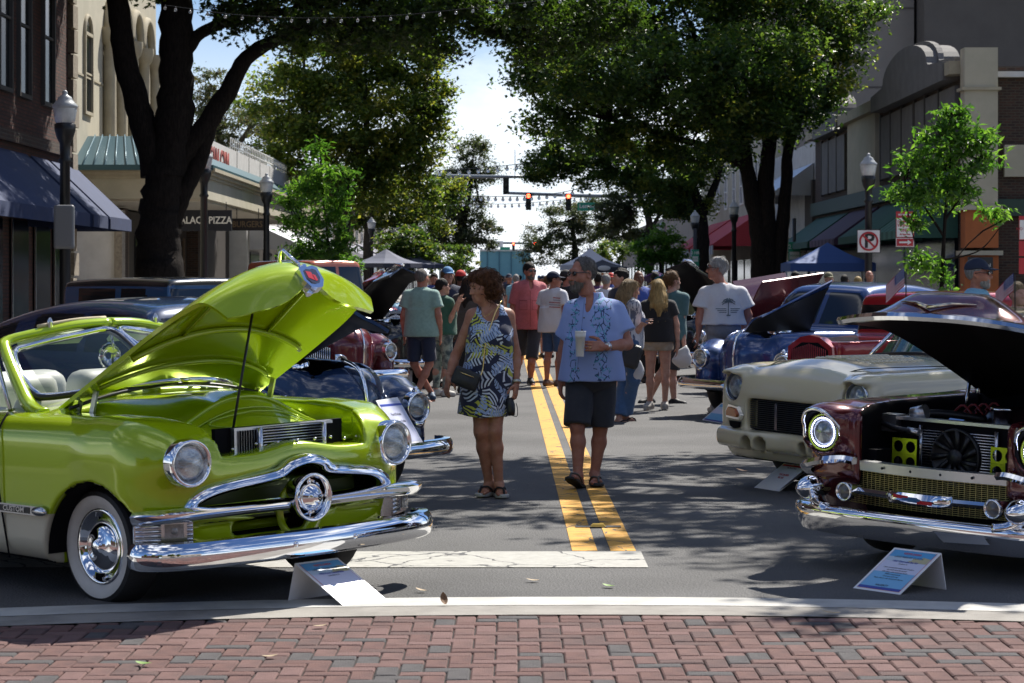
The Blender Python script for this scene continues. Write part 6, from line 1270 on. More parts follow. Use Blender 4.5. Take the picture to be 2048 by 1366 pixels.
root, j, shirt, (X0, s) = person('grey bearded man in a light blue pineapple print shirt holding a foam cup', 1183, 18.35, 1.835, yaw=-14, fat=.034, fine=True, h=.0105, sk='ruddy', hy=-58, hp=3, hair=('crop', 'greydark'), beard='beard', glasses='dark', seed=11, hcurl=(.62, .4), thumbs={'L': Vector((0, .15, 1)), 'R': Vector((.2, -1, 0))}, grips={'L': Vector((0, 1, 0)), 'R': Vector((1, 0, 0))},
    J=dict(head=(1165, 549, -.03), neck=(1184, 592, .02), shR=(1147, 621, -.01), shL=(1232, 621, .03), elR=(1129, 700, .08), wrR=(1122, 757, .07), tipR=(1121, 800, .05), elL=(1254, 688, -.01), wrL=(1205, 692, -.245), tipL=(1163, 689, -.285), chest=(1189, 655, 0), pelvis=(1184, 748, .0), hpR=(1160, 762, 0), hpL=(1205, 762, .01), knR=(1154, 852, -.10), knL=(1201, 856, .05), anR=(1155, 947, -.14), anL=(1190, 949, .06), toR=(1136, 942, -.32), toL=(1195, 962, -.12)),
    top=dict(m=aloha(), hem=.835 / 1.0486, sleeve=.66, sw=(.074, .102), hw=.212, g=.026, fold=.010, collar=1, vneck=1), bottom=dict(kind='shorts', len=.97, r=(.108, .104), m=cloth('charcoal_shorts', (.030, .034, .046)), fold=.005), shoes=('flip', mat('grey_strap', (.10, .10, .095), .6), mat('dark_sole', (.025, .026, .03), .7)))
gp = Vector(root.location); X1 = X0
def P2(px, py, dy): return P_(px, py, dy, 18.35, X1)
for (px, py) in ((1171, 609), (1167, 635), (1163, 659), (1155, 735)):
    pt = P2(px, py, 0); decal(shirt, [[(pt.x + .007 * math.cos(a), pt.z + .007 * math.sin(a)) for a in np.linspace(0, 6.28, 9)[:-1]]], mat('button', (.08, .08, .09), .3), 'button')
q = P2(1168, 600, 0); q2 = P2(1151, 764, 0); decal(shirt, strip((q.x, q.z), (q2.x, q2.z), .003, 14), mat('placket_seam', (.13, .18, .36), .9), 'placket', off=.003)
w0 = j['wrL'] + (j['elL'] - j['wrL']).normalized() * .045; MB().lathe([(.036, -.011), (.039, -.011), (.039, .011), (.036, .011)], w0, j['wrL'] - j['elL'], 20).obj('watch_band', DCHROME, root)
mb = MB(); mb.lathe([(.024, 0), (.026, .008), (.021, .013)], w0 + Vector((-.004, -.037, .004)), (-.1, -1, .1), 22); mb.mi = 1; mb.lathe([(.021, .0125), (.001, .0128)], w0 + Vector((-.004, -.037, .004)), (-.1, -1, .1), 22); mb.obj('watch_face', [CHROME, mat('watch_dial', (.75, .75, .72), .3)], root)
mb = MB(); rp = j['wrL'].lerp(j['tipL'], .66) + Vector((0, -.012, -.012)); mb.lathe([(.0118, -.003), (.013, -.003), (.013, .003), (.0118, .003)], rp, (-1, -.2, 0), 14); mb.obj('ring', GOLDM, root)
FOAM = mat('foam_cup_white', (.74, .74, .71), .6); t = thing('foam_cup', 'white foam drinking cup held by the man in the pineapple shirt', 'cup', gp, 0)
b0 = P2(1160, 713, -.262); mb = MB(); mb.lathe([(.001, 0), (.030, 0), (.0315, .004), (.039, .145), (.0415, .146), (.0425, .168), (.0415, .170), (.0435, .192), (.0445, .197), (.042, .198), (.038, .19), (.03, .01)], b0, (.02, 0, 1), 30); mb.obj('cup', FOAM, t)
# ------------------------------------------------------------------ people around them
W = dict(mint=cloth('mint_polo', (.27, .42, .37)), navy=cloth('navy', (.014, .022, .055)), black=cloth('black', (.012, .012, .015)), white=cloth('white_tee', (.66, .66, .70), .94), pink=cloth('salmon', (.52, .135, .15)), char=cloth('charcoal', (.035, .037, .045)), blue=cloth('denim_blue', (.035, .09, .22)), jean=cloth('jeans', (.05, .12, .26)), khaki=cloth('khaki', (.40, .33, .25)), teal=cloth('teal_tee', (.07, .16, .17)), green=cloth('dark_green', (.035, .12, .08)), grey=cloth('grey_shorts', (.26, .27, .30)), brown=cloth('brown_grey', (.07, .06, .055)), sky=cloth('sky_tee', (.20, .45, .62)), royal=cloth('royal', (.05, .10, .40)), red=cloth('red', (.45, .03, .03)), yellow=cloth('mustard', (.5, .34, .06)), purple=cloth('plum', (.14, .05, .16)), olive=cloth('olive', (.13, .14, .06)))
W['camo'] = mat('cloth_tie_dye', (.32, .38, .33), .85, col2=(.06, .09, .10), nscale=9, thr=(.45, .6)); W['stripe'] = mat('cloth_stripe', (.55, .56, .6), .85, col2=(.10, .12, .18), nscale=30, stretch=(1, 1, .02), thr=(.5, .55))
SHB = mat('shoe_black', (.014, .014, .016), .6); SHW = mat('shoe_pale', (.42, .40, .37), .6); SHN = mat('shoe_navy', (.02, .05, .10), .6); SHT = mat('shoe_brown', (.10, .05, .03), .6); CAPN = mat('cap_navy', (.012, .02, .05), .8); CAPR = mat('cap_red', (.5, .025, .02), .8); CAPBL = mat('cap_black', (.012, .012, .014), .8); CAPB = mat('cap_blue', (.08, .22, .42), .8); CAPG = mat('cap_olive', (.16, .15, .09), .8)
sh = lambda m: dict(kind='shorts', len=.92, m=m)
tr = lambda m, r=(.092, .078), r2=.068: dict(kind='trousers', len=1.9, r=r, r2=r2, m=m)
pols, _, _, _ = None, None, None, None
person('man in a mint green polo and navy shorts seen from behind at left', 843, 31.0, 1.76, 168, fat=.03, sk='ruddy', hair=('crop', 'greydark'), hy=150, seed=21, top=dict(m=W['mint'], hem=.86, sleeve=.62, collar=1, g=.026, hw=.20, sw=(.078, .098)), bottom=sh(W['navy']), shoes=('shoe', SHN), J=dict(anR=(832, 790, -.1), anL=(862, 788, .2), toL=(866, 802, .05), toR=(862, 806, -.05)))
person('woman in a dark green tee and tie dye leggings raising her phone', 884, 32.3, 1.63, 135, fem=1, fat=.03, sk='fair', hair=('short', 'dark'), glasses='dark', hy=110, seed=22, top=dict(m=W['green'], hem=.92, sleeve=.5, g=.022, hw=.19), bottom=tr(W['camo'], (.105, .072), .05), shoes=('shoe', SHW), J=dict(elL=(897, 648, -.1), wrL=(915, 606, -.2), tipL=(923, 588, -.22), elR=(903, 645, .1), wrR=(919, 603, .05), tipR=(925, 586, .0)))
r, jj, tp, (x0, s_) = person('long haired man in a blue cap and black tee with white lettering', 895, 35.5, 1.80, 18, fat=.02, sk='fair', hair=('long', 'ltbrown'), cap=CAPB, seed=23, top=dict(m=W['navy'], hem=.80, sleeve=.6, g=.03, hw=.21), bottom=sh(W['char']), shoes=('shoe', SHB))
text('lettering', 'LOW', .17, mat('print_white', (.6, .6, .58), .7), tp, frame((.02, -.20, 1.27), (1, .3, 0), (0, 0, 1)), .001, bold=.006)
person('man in a red cap and white tee facing away behind the long haired man', 921, 39, 1.76, 150, fat=.02, sk='brown', hair=('crop', 'dark'), cap=CAPR, seed=24, top=dict(m=W['white'], hem=.8, sleeve=.6, g=.03), bottom=sh(W['grey']), shoes=('shoe', SHW))
person('person in a brown grey tee half hidden behind the fern dress woman', 936, 33.4, 1.67, 160, fem=1, fat=.035, sk='brown', hair=('long', 'dark'), seed=25, top=dict(m=W['brown'], hem=.82, sleeve=.62, g=.03), bottom=tr(W['black']), shoes=('shoe', SHB))
r, jj, tp, (x0, s_) = person('bearded man in sunglasses and a salmon pink button shirt with dark shorts', 1059, 35.9, 1.87, 12, fat=.038, sk='ruddy', hair=('short', 'dark'), beard='greydark', glasses='dark', hy=28, seed=26, top=dict(m=W['pink'], hem=.80, sleeve=.92, g=.03, hw=.215, collar=1, vneck=1, sw=(.078, .085)), bottom=sh(W['char']), shoes=('shoe', SHB, SHW), J=dict(anL=(1061, 757, -.15), toL=(1066, 769, -.35), knL=(1063, 724, -.2), anR=(1034, 745, .35), toR=(1030, 757, .2), knR=(1040, 715, .15)))
DP = mat('seam_dark_pink', (.26, .06, .07), .8)
for x in (-.10, .10): decal(tp, strip((x - .06, 1.30), (x + .06, 1.30), .012) + strip((x - .06, 1.16), (x + .06, 1.16), .006) + strip((x - .06, 1.16), (x - .06, 1.30), .006) + strip((x + .06, 1.16), (x + .06, 1.30), .006), DP, 'chest_pocket', off=.006)
decal(tp, strip((.012, .85), (.012, 1.45), .008, 12), DP, 'placket', off=.005)
r, jj, tp, (x0, s_) = person('man in a white tee with faded flag print and navy cap, back turned', 1107, 35.4, 1.73, 145, fat=.03, sk='ruddy', hair=('crop', 'dark'), cap=CAPN, hy=95, glasses='dark', seed=27, top=dict(m=W['white'], hem=.83, sleeve=.6, g=.03, hw=.20, sw=(.075, .095)), bottom=sh(W['blue']), shoes=('shoe', SHT))
FR2 = mat('print_faded_red', (.42, .16, .18), .8); FG2 = mat('print_faded_grey', (.34, .36, .42), .8)
for k in range(5): decal(tp, strip((-.07 + (.06 if k < 2 else 0), 1.35 - k * .035), (.10, 1.34 - k * .035), .016), FR2 if k % 2 == 0 else FG2, 'back_print', off=.006)
person('man in a black tee and black cap just left of the pineapple shirt man', 1133, 37.6, 1.76, 160, fat=.02, sk='ruddy', hair=('crop', 'dark'), cap=CAPBL, hy=110, seed=28, top=dict(m=W['black'], hem=.82, sleeve=.6, g=.03), bottom=sh(W['khaki']), shoes=('shoe', SHB))
r, jj, tp, (x0, s_) = person('woman with long ash blond hair and jeans looking at her phone', 1256, 26.7, 1.66, 118, fem=1, fat=.012, sk='fair', hair=('long', 'ash'), hy=105, hp=12, seed=29, top=dict(m=W['stripe'], hem=.88, sleeve=.25, g=.02, hw=.17), bottom=tr(W['jean'], (.10, .078), .085), shoes=('flip', SHB, SHT), J=dict(head=(1262, 580, 0), elL=(1272, 664, -.1), wrL=(1284, 646, -.2), tipL=(1295, 641, -.25), elR=(1274, 668, .1), wrR=(1288, 648, .0), tipR=(1297, 640, -.05), anL=(1238, 838, .0), toL=(1252, 846, -.06), anR=(1252, 834, .12), toR=(1268, 842, .08)))
t = thing('phone', 'phone held up by the woman with ash blond hair', 'phone', (0, 0, 0), 0); MB().box(atY(1290, 641, 26.45), (.085, .012, .05), M=Matrix.Rotation(.35, 4, 'Y')).obj('case', mat('phone_blue', (.10, .16, .30), .2), t)
t = thing('handbag', 'dark shoulder bag on the hip of the ash blond woman', 'bag', (0, 0, 0), 0); c = atY(1262, 712, 26.4); S = SDF(c - Vector((.2, .15, .25)), c + Vector((.2, .15, .25)), .012); S.box(c, (.11, .06, .14), .05, M=Matrix.Rotation(.3, 4, 'Y')); S.obj('pouch', BLEATH, t); MB().tube(spline([c + Vector((0, 0, .12)), atY(1258, 640, 26.5), atY(1245, 590, 26.7)], 10), .008, 6).obj('strap', BLEATH, t)
person('woman with long blond hair in a black tee and khaki shorts, back turned', 1316, 29.0, 1.62, 180, fem=1, fat=.028, sk='fair', hair=('long', 'blond'), seed=30, h=.012, top=dict(m=W['black'], hem=.92, sleeve=.55, g=.02, hw=.18, sw=(.07, .08)), bottom=dict(kind='shorts', len=.30, r=(.112, .112), m=W['khaki'], g=.01, fold=.002), shoes=('shoe', SHW, SHW), J=dict(elR=(1353, 648, -.02), wrR=(1355, 694, -.03), tipR=(1351, 720, -.04), elL=(1284, 648, .0), wrL=(1290, 690, .1), tipL=(1292, 712, .12), anL=(1300, 806, .04), anR=(1330, 806, .02), toL=(1291, 817, -.08), toR=(1329, 817, .12)))
person('boy with tousled brown hair in a teal tee beside the blond woman', 1344, 30.6, 1.72, 155, sk='fair', hair=('tousled', 'ltbrown'), hy=115, seed=31, top=dict(m=W['teal'], hem=.85, sleeve=.6, g=.025), bottom=sh(W['char']), shoes=('shoe', SHB, SHB), J=dict(elR=(1362, 650, -.05), wrR=(1367, 690, -.12), tipR=(1369, 708, -.14), anL=(1300, 798, .1), toL=(1288, 810, .05), anR=(1348, 800, .0), toR=(1368, 812, -.06), knR=(1345, 745, 0)))
t = thing('plastic_bag', 'white plastic carrier bag in the hand of the boy in teal', 'bag', (0, 0, 0), 0); c = atY(1364, 714, 30.3); S = SDF(c - Vector((.25, .2, .3)), c + Vector((.25, .2, .3)), .014); S.ell(c + Vector((0, 0, -.04)), (.125, .08, .11)); S.chain([c + Vector((.02, 0, .02)), c + Vector((.05, 0, .14))], [.09, .025], .05); folds(S, .016, 5, 1.2, 1); S.obj('bag', mat('plastic_white', (.68, .68, .68), .35, trans=.15), t)
r, jj, tp, (x0, s_) = person('grey haired man in a white tee with a palm tree print, back turned', 1446, 28.4, 1.90, 184, fat=.045, sk='ruddy', hair=('tousled', 'silver'), glasses='dark', hy=-98, seed=32, h=.012, top=dict(m=W['white'], hem=.99, sleeve=.66, g=.035, hw=.215, sw=(.088, .115), fold=.007), bottom=sh(W['grey']), shoes=('shoe', SHW), J=dict(head=(1434, 538, 0), neck=(1443, 566, 0), elL=(1400, 630, -.02), wrL=(1396, 668, -.08), tipL=(1392, 692, -.10), elR=(1497, 630, .04), wrR=(1487, 660, .16), tipR=(1483, 680, .2), shL=(1410, 588, 0), shR=(1481, 588, 0), chest=(1446, 608, 0)))
PT = mat('print_dark_grey', (.10, .13, .15), .8); cx, cz = .045, 1.36
pl = strip((cx, cz - .16), (cx + .008, cz), .012) + strip((cx - .02, cz - .165), (cx + .03, cz - .165), .014)
for a in (-.3, .25, .8, 1.35, 1.9, 2.45, 3.0, 3.5): pl += strip((cx + .008, cz), (cx + .008 + .055 * math.cos(a), cz + .055 * math.sin(a) * .8), .014, 2) + strip((cx + .008 + .055 * math.cos(a), cz + .055 * math.sin(a) * .8), (cx + .008 + .085 * math.cos(a), cz + .06 * math.sin(a) * .8 - .02), .010, 2)
for k in range(3): pl += strip((cx - .15 + .02 * k, cz - .085 - k * .022), (cx - .02, cz - .085 - k * .022), .008) + strip((cx + .03, cz - .085 - k * .022), (cx + .15 - .02 * k, cz - .085 - k * .022), .008)
decal(tp, pl, PT, 'palm_print', off=.007)
person('dark haired young man in a navy tee behind the pineapple shirt man', 1238, 33, 1.77, 110, sk='fair', hair=('tousled', 'dark'), hy=-70, seed=33, top=dict(m=W['navy'], hem=.82, sleeve=.6, g=.028), bottom=sh(W['grey']), shoes=('shoe', SHB))
person('bald man in a royal blue shirt facing the camera by the black car', 1277, 36.5, 1.75, 10, fat=.025, sk='brown', hair=None, seed=34, top=dict(m=W['royal'], hem=.82, sleeve=.6, g=.03), bottom=tr(W['black']), shoes=('shoe', SHB))
person('older man in a navy cap and light blue tee at the right edge', 1953, 20.6, 1.80, 60, fat=.02, sk='ruddy', hair=('crop', 'grey'), beard='grey', cap=CAPN, glasses='clear', hy=70, seed=35, h=.012, top=dict(m=W['sky'], hem=.82, sleeve=.6, g=.03), bottom=sh(W['khaki']), shoes=('shoe', SHW))
person('woman in a bright green top bending behind the flag at the right edge', 2034, 21.5, 1.60, 20, fem=1, sk='fair', hair=('short', 'ash'), seed=36, top=dict(m=cloth('bright_green', (.05, .42, .10)), hem=.82, sleeve=.5), bottom=tr(W['jean']), shoes=('shoe', SHW))
# the crowd further down the street
far = [(1590, 46, 1.76, 'white', 'dark', None, 200, 'brown', 'dark haired person in white on the right pavement by the blue tent'), (1657, 45, 1.74, 'olive', None, CAPG, 15, 'fair', 'person in an olive cap on the pavement below the no parking sign'), (1716, 47, 1.66, 'yellow', 'blond', None, 170, 'fair', 'blond person on the right pavement past the no parking sign'), (1689, 50, 1.70, 'char', 'dark', None, 150, 'brown', 'dark haired person in charcoal under the blue tent edge'), (1738, 52, 1.80, 'sky', None, None, 20, 'ruddy', 'bald person beside the blond one on the right pavement'),
       (1018, 62, 1.74, 'navy', None, CAPN, 10, 'ruddy', 'distant person in navy with a navy cap left of the pink shirt man'), (1003, 70, 1.70, 'char', 'dark', None, 190, 'fair', 'distant dark haired person in charcoal behind the navy capped one'), (1032, 58, 1.72, 'sky', 'grey', None, 170, 'fair', 'distant grey haired person in sky blue near the yellow lines'), (988, 55, 1.72, 'black', 'dark', None, 20, 'ruddy', 'distant person in black to the right of the curly haired woman'), (1086, 60, 1.7, 'teal', None, CAPN, 0, 'ruddy', 'distant person in teal wearing sunglasses right of the pink shirt man'),
       (1094, 48, 1.68, 'brown', 'ltbrown', None, 190, 'fair', 'brown haired person between the pink shirt and the flag print tee'), (1100, 66, 1.74, 'white', 'dark', None, 10, 'brown', 'distant person in white with dark hair right of the yellow lines'), (1150, 44, 1.76, 'black', 'dark', None, 170, 'brown', 'dark haired person in black directly behind the pineapple shirt man'), (1196, 46, 1.74, 'purple', 'dark', None, 185, 'brown', 'person in a plum top behind the shoulder of the pineapple shirt man'), (1212, 42, 1.70, 'white', 'grey', None, 160, 'fair', 'grey haired person in white behind the dark haired young man'),
       (1222, 55, 1.75, 'royal', None, CAPR, 10, 'ruddy', 'distant person in royal blue with a red cap at right'), (958, 47, 1.68, 'red', 'dark', None, 150, 'brown', 'person in red seen beside the curly haired woman'), (946, 60, 1.74, 'white', None, CAPBL, 20, 'ruddy', 'distant person in white with a black cap at left'), (1170, 75, 1.75, 'mint', 'ltbrown', None, 0, 'fair', 'far person in mint near the white tent'), (1120, 85, 1.75, 'char', 'dark', None, 180, 'fair', 'far person in charcoal on the centre line'), (1060, 90, 1.75, 'red', 'dark', None, 0, 'fair', 'far person in red on the centre line'), (1010, 95, 1.72, 'blue', 'grey', None, 10, 'fair', 'far person in denim blue left of centre'), (1140, 98, 1.70, 'yellow', 'dark', None, 190, 'ruddy', 'far person in mustard right of centre'), (1040, 105, 1.75, 'white', 'dark', None, 180, 'fair', 'farthest person in white left of the lines'), (1078, 110, 1.75, 'navy', None, CAPB, 0, 'fair', 'farthest person in navy with a blue cap'),
       (487, 43, 1.72, 'navy', None, CAPG, 160, 'fair', 'person in a tan hat on the left pavement behind the hood'), (497, 46, 1.68, 'char', 'dark', None, 200, 'brown', 'dark haired person beside the tan hatted one on the left'), (1392, 43, 1.72, 'olive', 'grey', None, 20, 'fair', 'grey haired person in olive near the black open hood'), (1310, 47, 1.75, 'white', 'dark', None, 190, 'brown', 'dark haired person in white beyond the boy in teal'), (868, 50, 1.74, 'royal', 'dark', None, 0, 'ruddy', 'person in royal blue past the mint polo man'), (860, 64, 1.7, 'white', 'ash', None, 10, 'fair', 'distant fair haired person in white at left')]
bots = ['char', 'grey', 'blue', 'khaki', 'black', 'jean', 'navy']
for i, (px, Y, H_, tp_, hr, cp, yw, sk_, lab) in enumerate(far):
    person(lab, px, Y, H_, yw, fat=.01 + .025 * rng.random(), sk=sk_, hair=(('short', hr) if hr else ('crop', 'dark') if cp else None), cap=cp, seed=50 + i, h=.021, hands=False, top=dict(m=W[tp_], hem=.82, sleeve=.6, g=.03), bottom=sh(W[bots[i % 7]]), shoes=('shoe', SHB))
# ------------------------------------------------------------------ trees
def leafmat(nm, c, tr, k=.5):
    if nm in MATS: return MATS[nm]
    m = bpy.data.materials.new(nm); m.use_nodes = True; MATS[nm] = m; N = NB(m); N.n.clear(); o = N.add('ShaderNodeOutputMaterial'); d = N.add('ShaderNodeBsdfPrincipled', Roughness=.42); d.inputs['Specular IOR Level'].default_value = .45; t = N.add('ShaderNodeBsdfTranslucent'); x = N.add('ShaderNodeMixShader'); x.inputs[0].default_value = k
    d.inputs['Base Color'].default_value = c4(c); t.inputs[0].default_value = c4(tr); N.link(d.outputs[0], x.inputs[1]); N.link(t.outputs[0], x.inputs[2]); N.link(x.outputs[0], o.inputs[0]); return m
LV = {'oak': [leafmat('leaf_dark', (.024, .052, .014), (.07, .15, .018)), leafmat('leaf_mid', (.048, .092, .020), (.17, .28, .03)), leafmat('leaf_yellow', (.11, .13, .024), (.36, .40, .04))],
      'oaklit': [leafmat('lit_leaf_dark', (.036, .066, .016), (.12, .20, .022)), leafmat('lit_leaf_mid', (.065, .105, .022), (.25, .36, .035)), leafmat('lit_leaf_yellow', (.13, .14, .026), (.42, .44, .045))],  # oak leaves again, with sunlight put into lighter colours
      'sap': [leafmat('sapling_mid', (.045, .11, .018), (.13, .33, .02)), leafmat('sapling_light', (.08, .17, .025), (.24, .46, .04)), leafmat('sapling_dark', (.028, .075, .016), (.08, .22, .02))],
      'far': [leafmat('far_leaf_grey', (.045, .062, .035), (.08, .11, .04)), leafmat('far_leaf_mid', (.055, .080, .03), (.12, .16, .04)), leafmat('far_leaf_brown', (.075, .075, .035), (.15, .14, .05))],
      'sweet': [leafmat('sweet_dark', (.020, .038, .010), (.055, .11, .010)), leafmat('sweet_mid', (.030, .055, .012), (.10, .20, .015)), leafmat('sweet_light', (.05, .085, .015), (.22, .34, .03))]}
BARK = mat('bark_dark', (.026, .021, .018), .95, col2=(.012, .010, .009), nscale=26, stretch=(1, 1, .22), bump=1.0, bscale=34, spec=.1); BARKL = mat('bark_pale', (.10, .085, .07), .95, col2=(.05, .043, .036), nscale=18, stretch=(1, 1, .3), bump=.8, bscale=40, spec=.1)
LK = [None]
def leaves(centers, radii, n, size, aspect, rs, up=.45, star=False, droop=0.):
    # n leaves spread over the clumps; returns vertices and quads
    C = np.asarray(centers); k = rs.randint(0, len(C), n); LK[0] = k; u = rs.normal(size=(n, 3)); u *= (np.minimum(np.abs(rs.normal(size=(n, 1))), 1.7) * .55 + .12) / np.linalg.norm(u, axis=1)[:, None]; u[:, 2] *= .62; P = C[k] + u * np.asarray(radii)[k][:, None] * 1.25
    nm = rs.normal(size=(n, 3)); nm[:, 2] = np.abs(nm[:, 2]) + up; nm /= np.linalg.norm(nm, axis=1)[:, None]; a = rs.normal(size=(n, 3)); a[:, 2] -= droop; a -= nm * (a * nm).sum(1)[:, None]; a /= np.linalg.norm(a, axis=1)[:, None] + 1e-9; b = np.cross(nm, a); L = (size * rs.uniform(.5, 1.4, n))[:, None]
    V = np.stack([P - a * L * .5, P + b * L * aspect * .5 - a * L * .05 + nm * L * .08, P + a * L * .5 - nm * L * .06, P - b * L * aspect * .5 - a * L * .05 + nm * L * .08], 1).reshape(-1, 3); Q = np.arange(4 * n).reshape(-1, 4)
    if star:
        a2, b2 = (a + b) * .707, (b - a) * .707; V2 = np.stack([P - a2 * L * .42, P + b2 * L * .16, P + a2 * L * .42, P - b2 * L * .16], 1); V3 = np.stack([P - b2 * L * .42, P + a2 * L * .16, P + b2 * L * .42, P - a2 * L * .16], 1); V = np.concatenate([V, V2.reshape(-1, 3), V3.reshape(-1, 3)]); Q = np.arange(12 * n).reshape(-1, 4)
    return V, Q
def tree(label, base, stems, blobs, n, size, kind='oak', aspect=.62, seed=0, bark=None, clump=.42, per=26, star=False, group='street trees', name='street_tree', twigs=7, shell=.55, mixw=(.42, .40, .18), droop=0., cat='tree'):
    rs = np.random.RandomState(seed); rg = random.Random(seed); base = Vector(base); kr = min(1., stems[0][1][0] / .2); t = thing(name, label, cat, base, 0, group); tr = MB()
    for pts, rad in stems:
        N_ = len(pts) * 5; pp = spline([Vector(p) - base for p in pts], N_); rr = np.interp(np.linspace(0, 1, N_), np.linspace(0, 1, len(rad)), rad)
        pp = [p + Vector((rg.uniform(-1, 1), rg.uniform(-1, 1), 0)) * float(r) * .10 for p, r in zip(pp, rr)]; tr.tube(pp, [float(r) * rg.uniform(.95, 1.06) for r in rr], 12 if rad[0] > .1 else 6)
    ends = [Vector(p[-1]) - base for p, _ in stems]; C = []; Rd = []; vol = np.array([r[0] * r[1] * r[2] for _, r in blobs]) ** .66; vol = vol / vol.sum()
    for (c, r), v in zip(blobs, vol):
        c = np.array(Vector(c) - base); m = max(3, int(per * len(blobs) * v)); e = min(ends, key=lambda q: (q - Vector(c)).length)
        if (e - Vector(c)).length > .3 * max(r): tr.tube(spline([e, e.lerp(Vector(c), .5) + Vector((rg.uniform(-.2, .2), rg.uniform(-.2, .2), .25)), Vector(c)], 6), [q * kr for q in (.09, .08, .07, .05, .04, .025)], 6)
        for i in range(m):
            d = rs.normal(size=3); d /= np.linalg.norm(d); q = c + d * np.array(r) * (shell + (1 - shell) * rs.rand()) ** .8; C.append(q); Rd.append(clump * rs.uniform(.7, 1.35))
            if i % twigs == 0: tr.tube([Vector(c), Vector(c).lerp(Vector(q), .55) + Vector((rg.uniform(-.15, .15), rg.uniform(-.15, .15), rg.uniform(0, .2))), Vector(q)], [.03 * kr, .02 * kr, .006 * kr], 5, cap=False)
    tr.obj('trunk', bark or BARK, t)
    V, Q = leaves(C, Rd, n, size, aspect, rs, star=star, droop=droop); fm = np.where(rs.rand(n) < .62, rs.choice(3, len(C), p=mixw)[LK[0]], rs.choice(3, n, p=mixw)); fm = np.concatenate([fm] * 3) if star else fm
    link('crown', nm_mesh('crown', V, Q, LV[kind], fm, False), t); return t
def pp(Y, *L): return [tuple(atY(x, y, Y + (d[0] if d else 0))) for x, y, *d in L]
def bl(Y, L): return [(tuple(atY(x, y, Y + (d[1] if len(d) > 1 else 0))), (r * Y / FPX, (d[0] if d else r * Y / FPX), r * Y / FPX * .8)) for x, y, r, *d in L]
g_ = lambda px, Y: (((px - CX) * Y / FPX), Y, 0)
Y = 49; k = Y / FPX
tree('big dark sweetgum with forked trunk in front of the left storefronts', g_(318, Y), [(pp(Y, (316, 700), (318, 560), (316, 470), (324, 400), (332, 340)), [.62, .50, .46, .44, .42]), (pp(Y, (312, 350), (288, 250), (252, 130), (238, 20), (225, -140)), [.30, .28, .25, .23, .2]), (pp(Y, (334, 360), (348, 250), (352, 140), (352, 20), (350, -160)), [.40, .40, .36, .34, .3]), (pp(Y, (345, 340), (404, 262), (452, 190), (498, 112), (590, 66), (720, 34)), [.24, .23, .20, .17, .13, .07]), (pp(Y, (344, 450), (366, 390), (400, 320), (424, 238)), [.20, .18, .16, .14]), (pp(Y, (370, 100), (396, 70), (450, 45), (540, 28), (640, 10)), [.20, .13, .11, .09, .05])],
     bl(Y, [(480, 18, 60, 1.0), (560, 40, 60, 1.2), (660, 10, 90, 1.4), (760, 30, 85, 1.4), (600, 60, 45, .8, -2), (700, 70, 60, .9, -2), (820, 70, 60, .9, -3), (1060, 60, 60, .9, -4), (1220, 20, 60, .9, -4), (880, 40, 90, 1.5, -3), (1000, 34, 60, 1.1, -3), (1062, 96, 40, .8, -3), (1100, 20, 80, 1.3, -4), (1190, 40, 62, 1.2, -4), (1160, 85, 40, .8, -4), (640, -110, 170, 3), (850, -110, 170, 3), (400, -140, 200, 3.5), (200, -170, 190, 3.5), (560, -260, 220, 4), (250, -320, 230, 4), (900, -230, 170, 3), (60, -230, 170, 3.5)]), 120000, .145, 'sweet', .34, 3, star=True, clump=.5, per=30, twigs=5)
Y = 90
tree('broad street tree with pale limbs on the left beyond the sapling', g_(700, Y), [(pp(Y, (690, 600), (684, 500), (690, 430), (706, 350), (730, 270)), [.30, .26, .24, .22, .14]), (pp(Y, (690, 430), (670, 360), (640, 290), (610, 230)), [.2, .17, .13, .07]), (pp(Y, (700, 380), (750, 320), (800, 270), (840, 230)), [.17, .14, .11, .05])],
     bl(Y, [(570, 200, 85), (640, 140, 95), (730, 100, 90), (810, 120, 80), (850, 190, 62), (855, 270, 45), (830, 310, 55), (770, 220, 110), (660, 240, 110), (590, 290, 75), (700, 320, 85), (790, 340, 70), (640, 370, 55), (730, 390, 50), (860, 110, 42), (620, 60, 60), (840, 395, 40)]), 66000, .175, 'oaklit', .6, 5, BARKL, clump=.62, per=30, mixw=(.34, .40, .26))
Y = 118
tree('smaller yellowing street tree further down the left side', g_(742, Y), [(pp(Y, (738, 620), (736, 500), (742, 430), (770, 380)), [.28, .24, .2, .1]), (pp(Y, (737, 470), (720, 420), (715, 380)), [.14, .1, .06])], bl(Y, [(740, 370, 70), (810, 400, 65), (860, 430, 50), (700, 420, 45), (780, 450, 40), (880, 380, 45)]), 34000, .15, 'oak', .6, 8, BARKL, clump=.5, mixw=(.25, .4, .35))
Y = 78
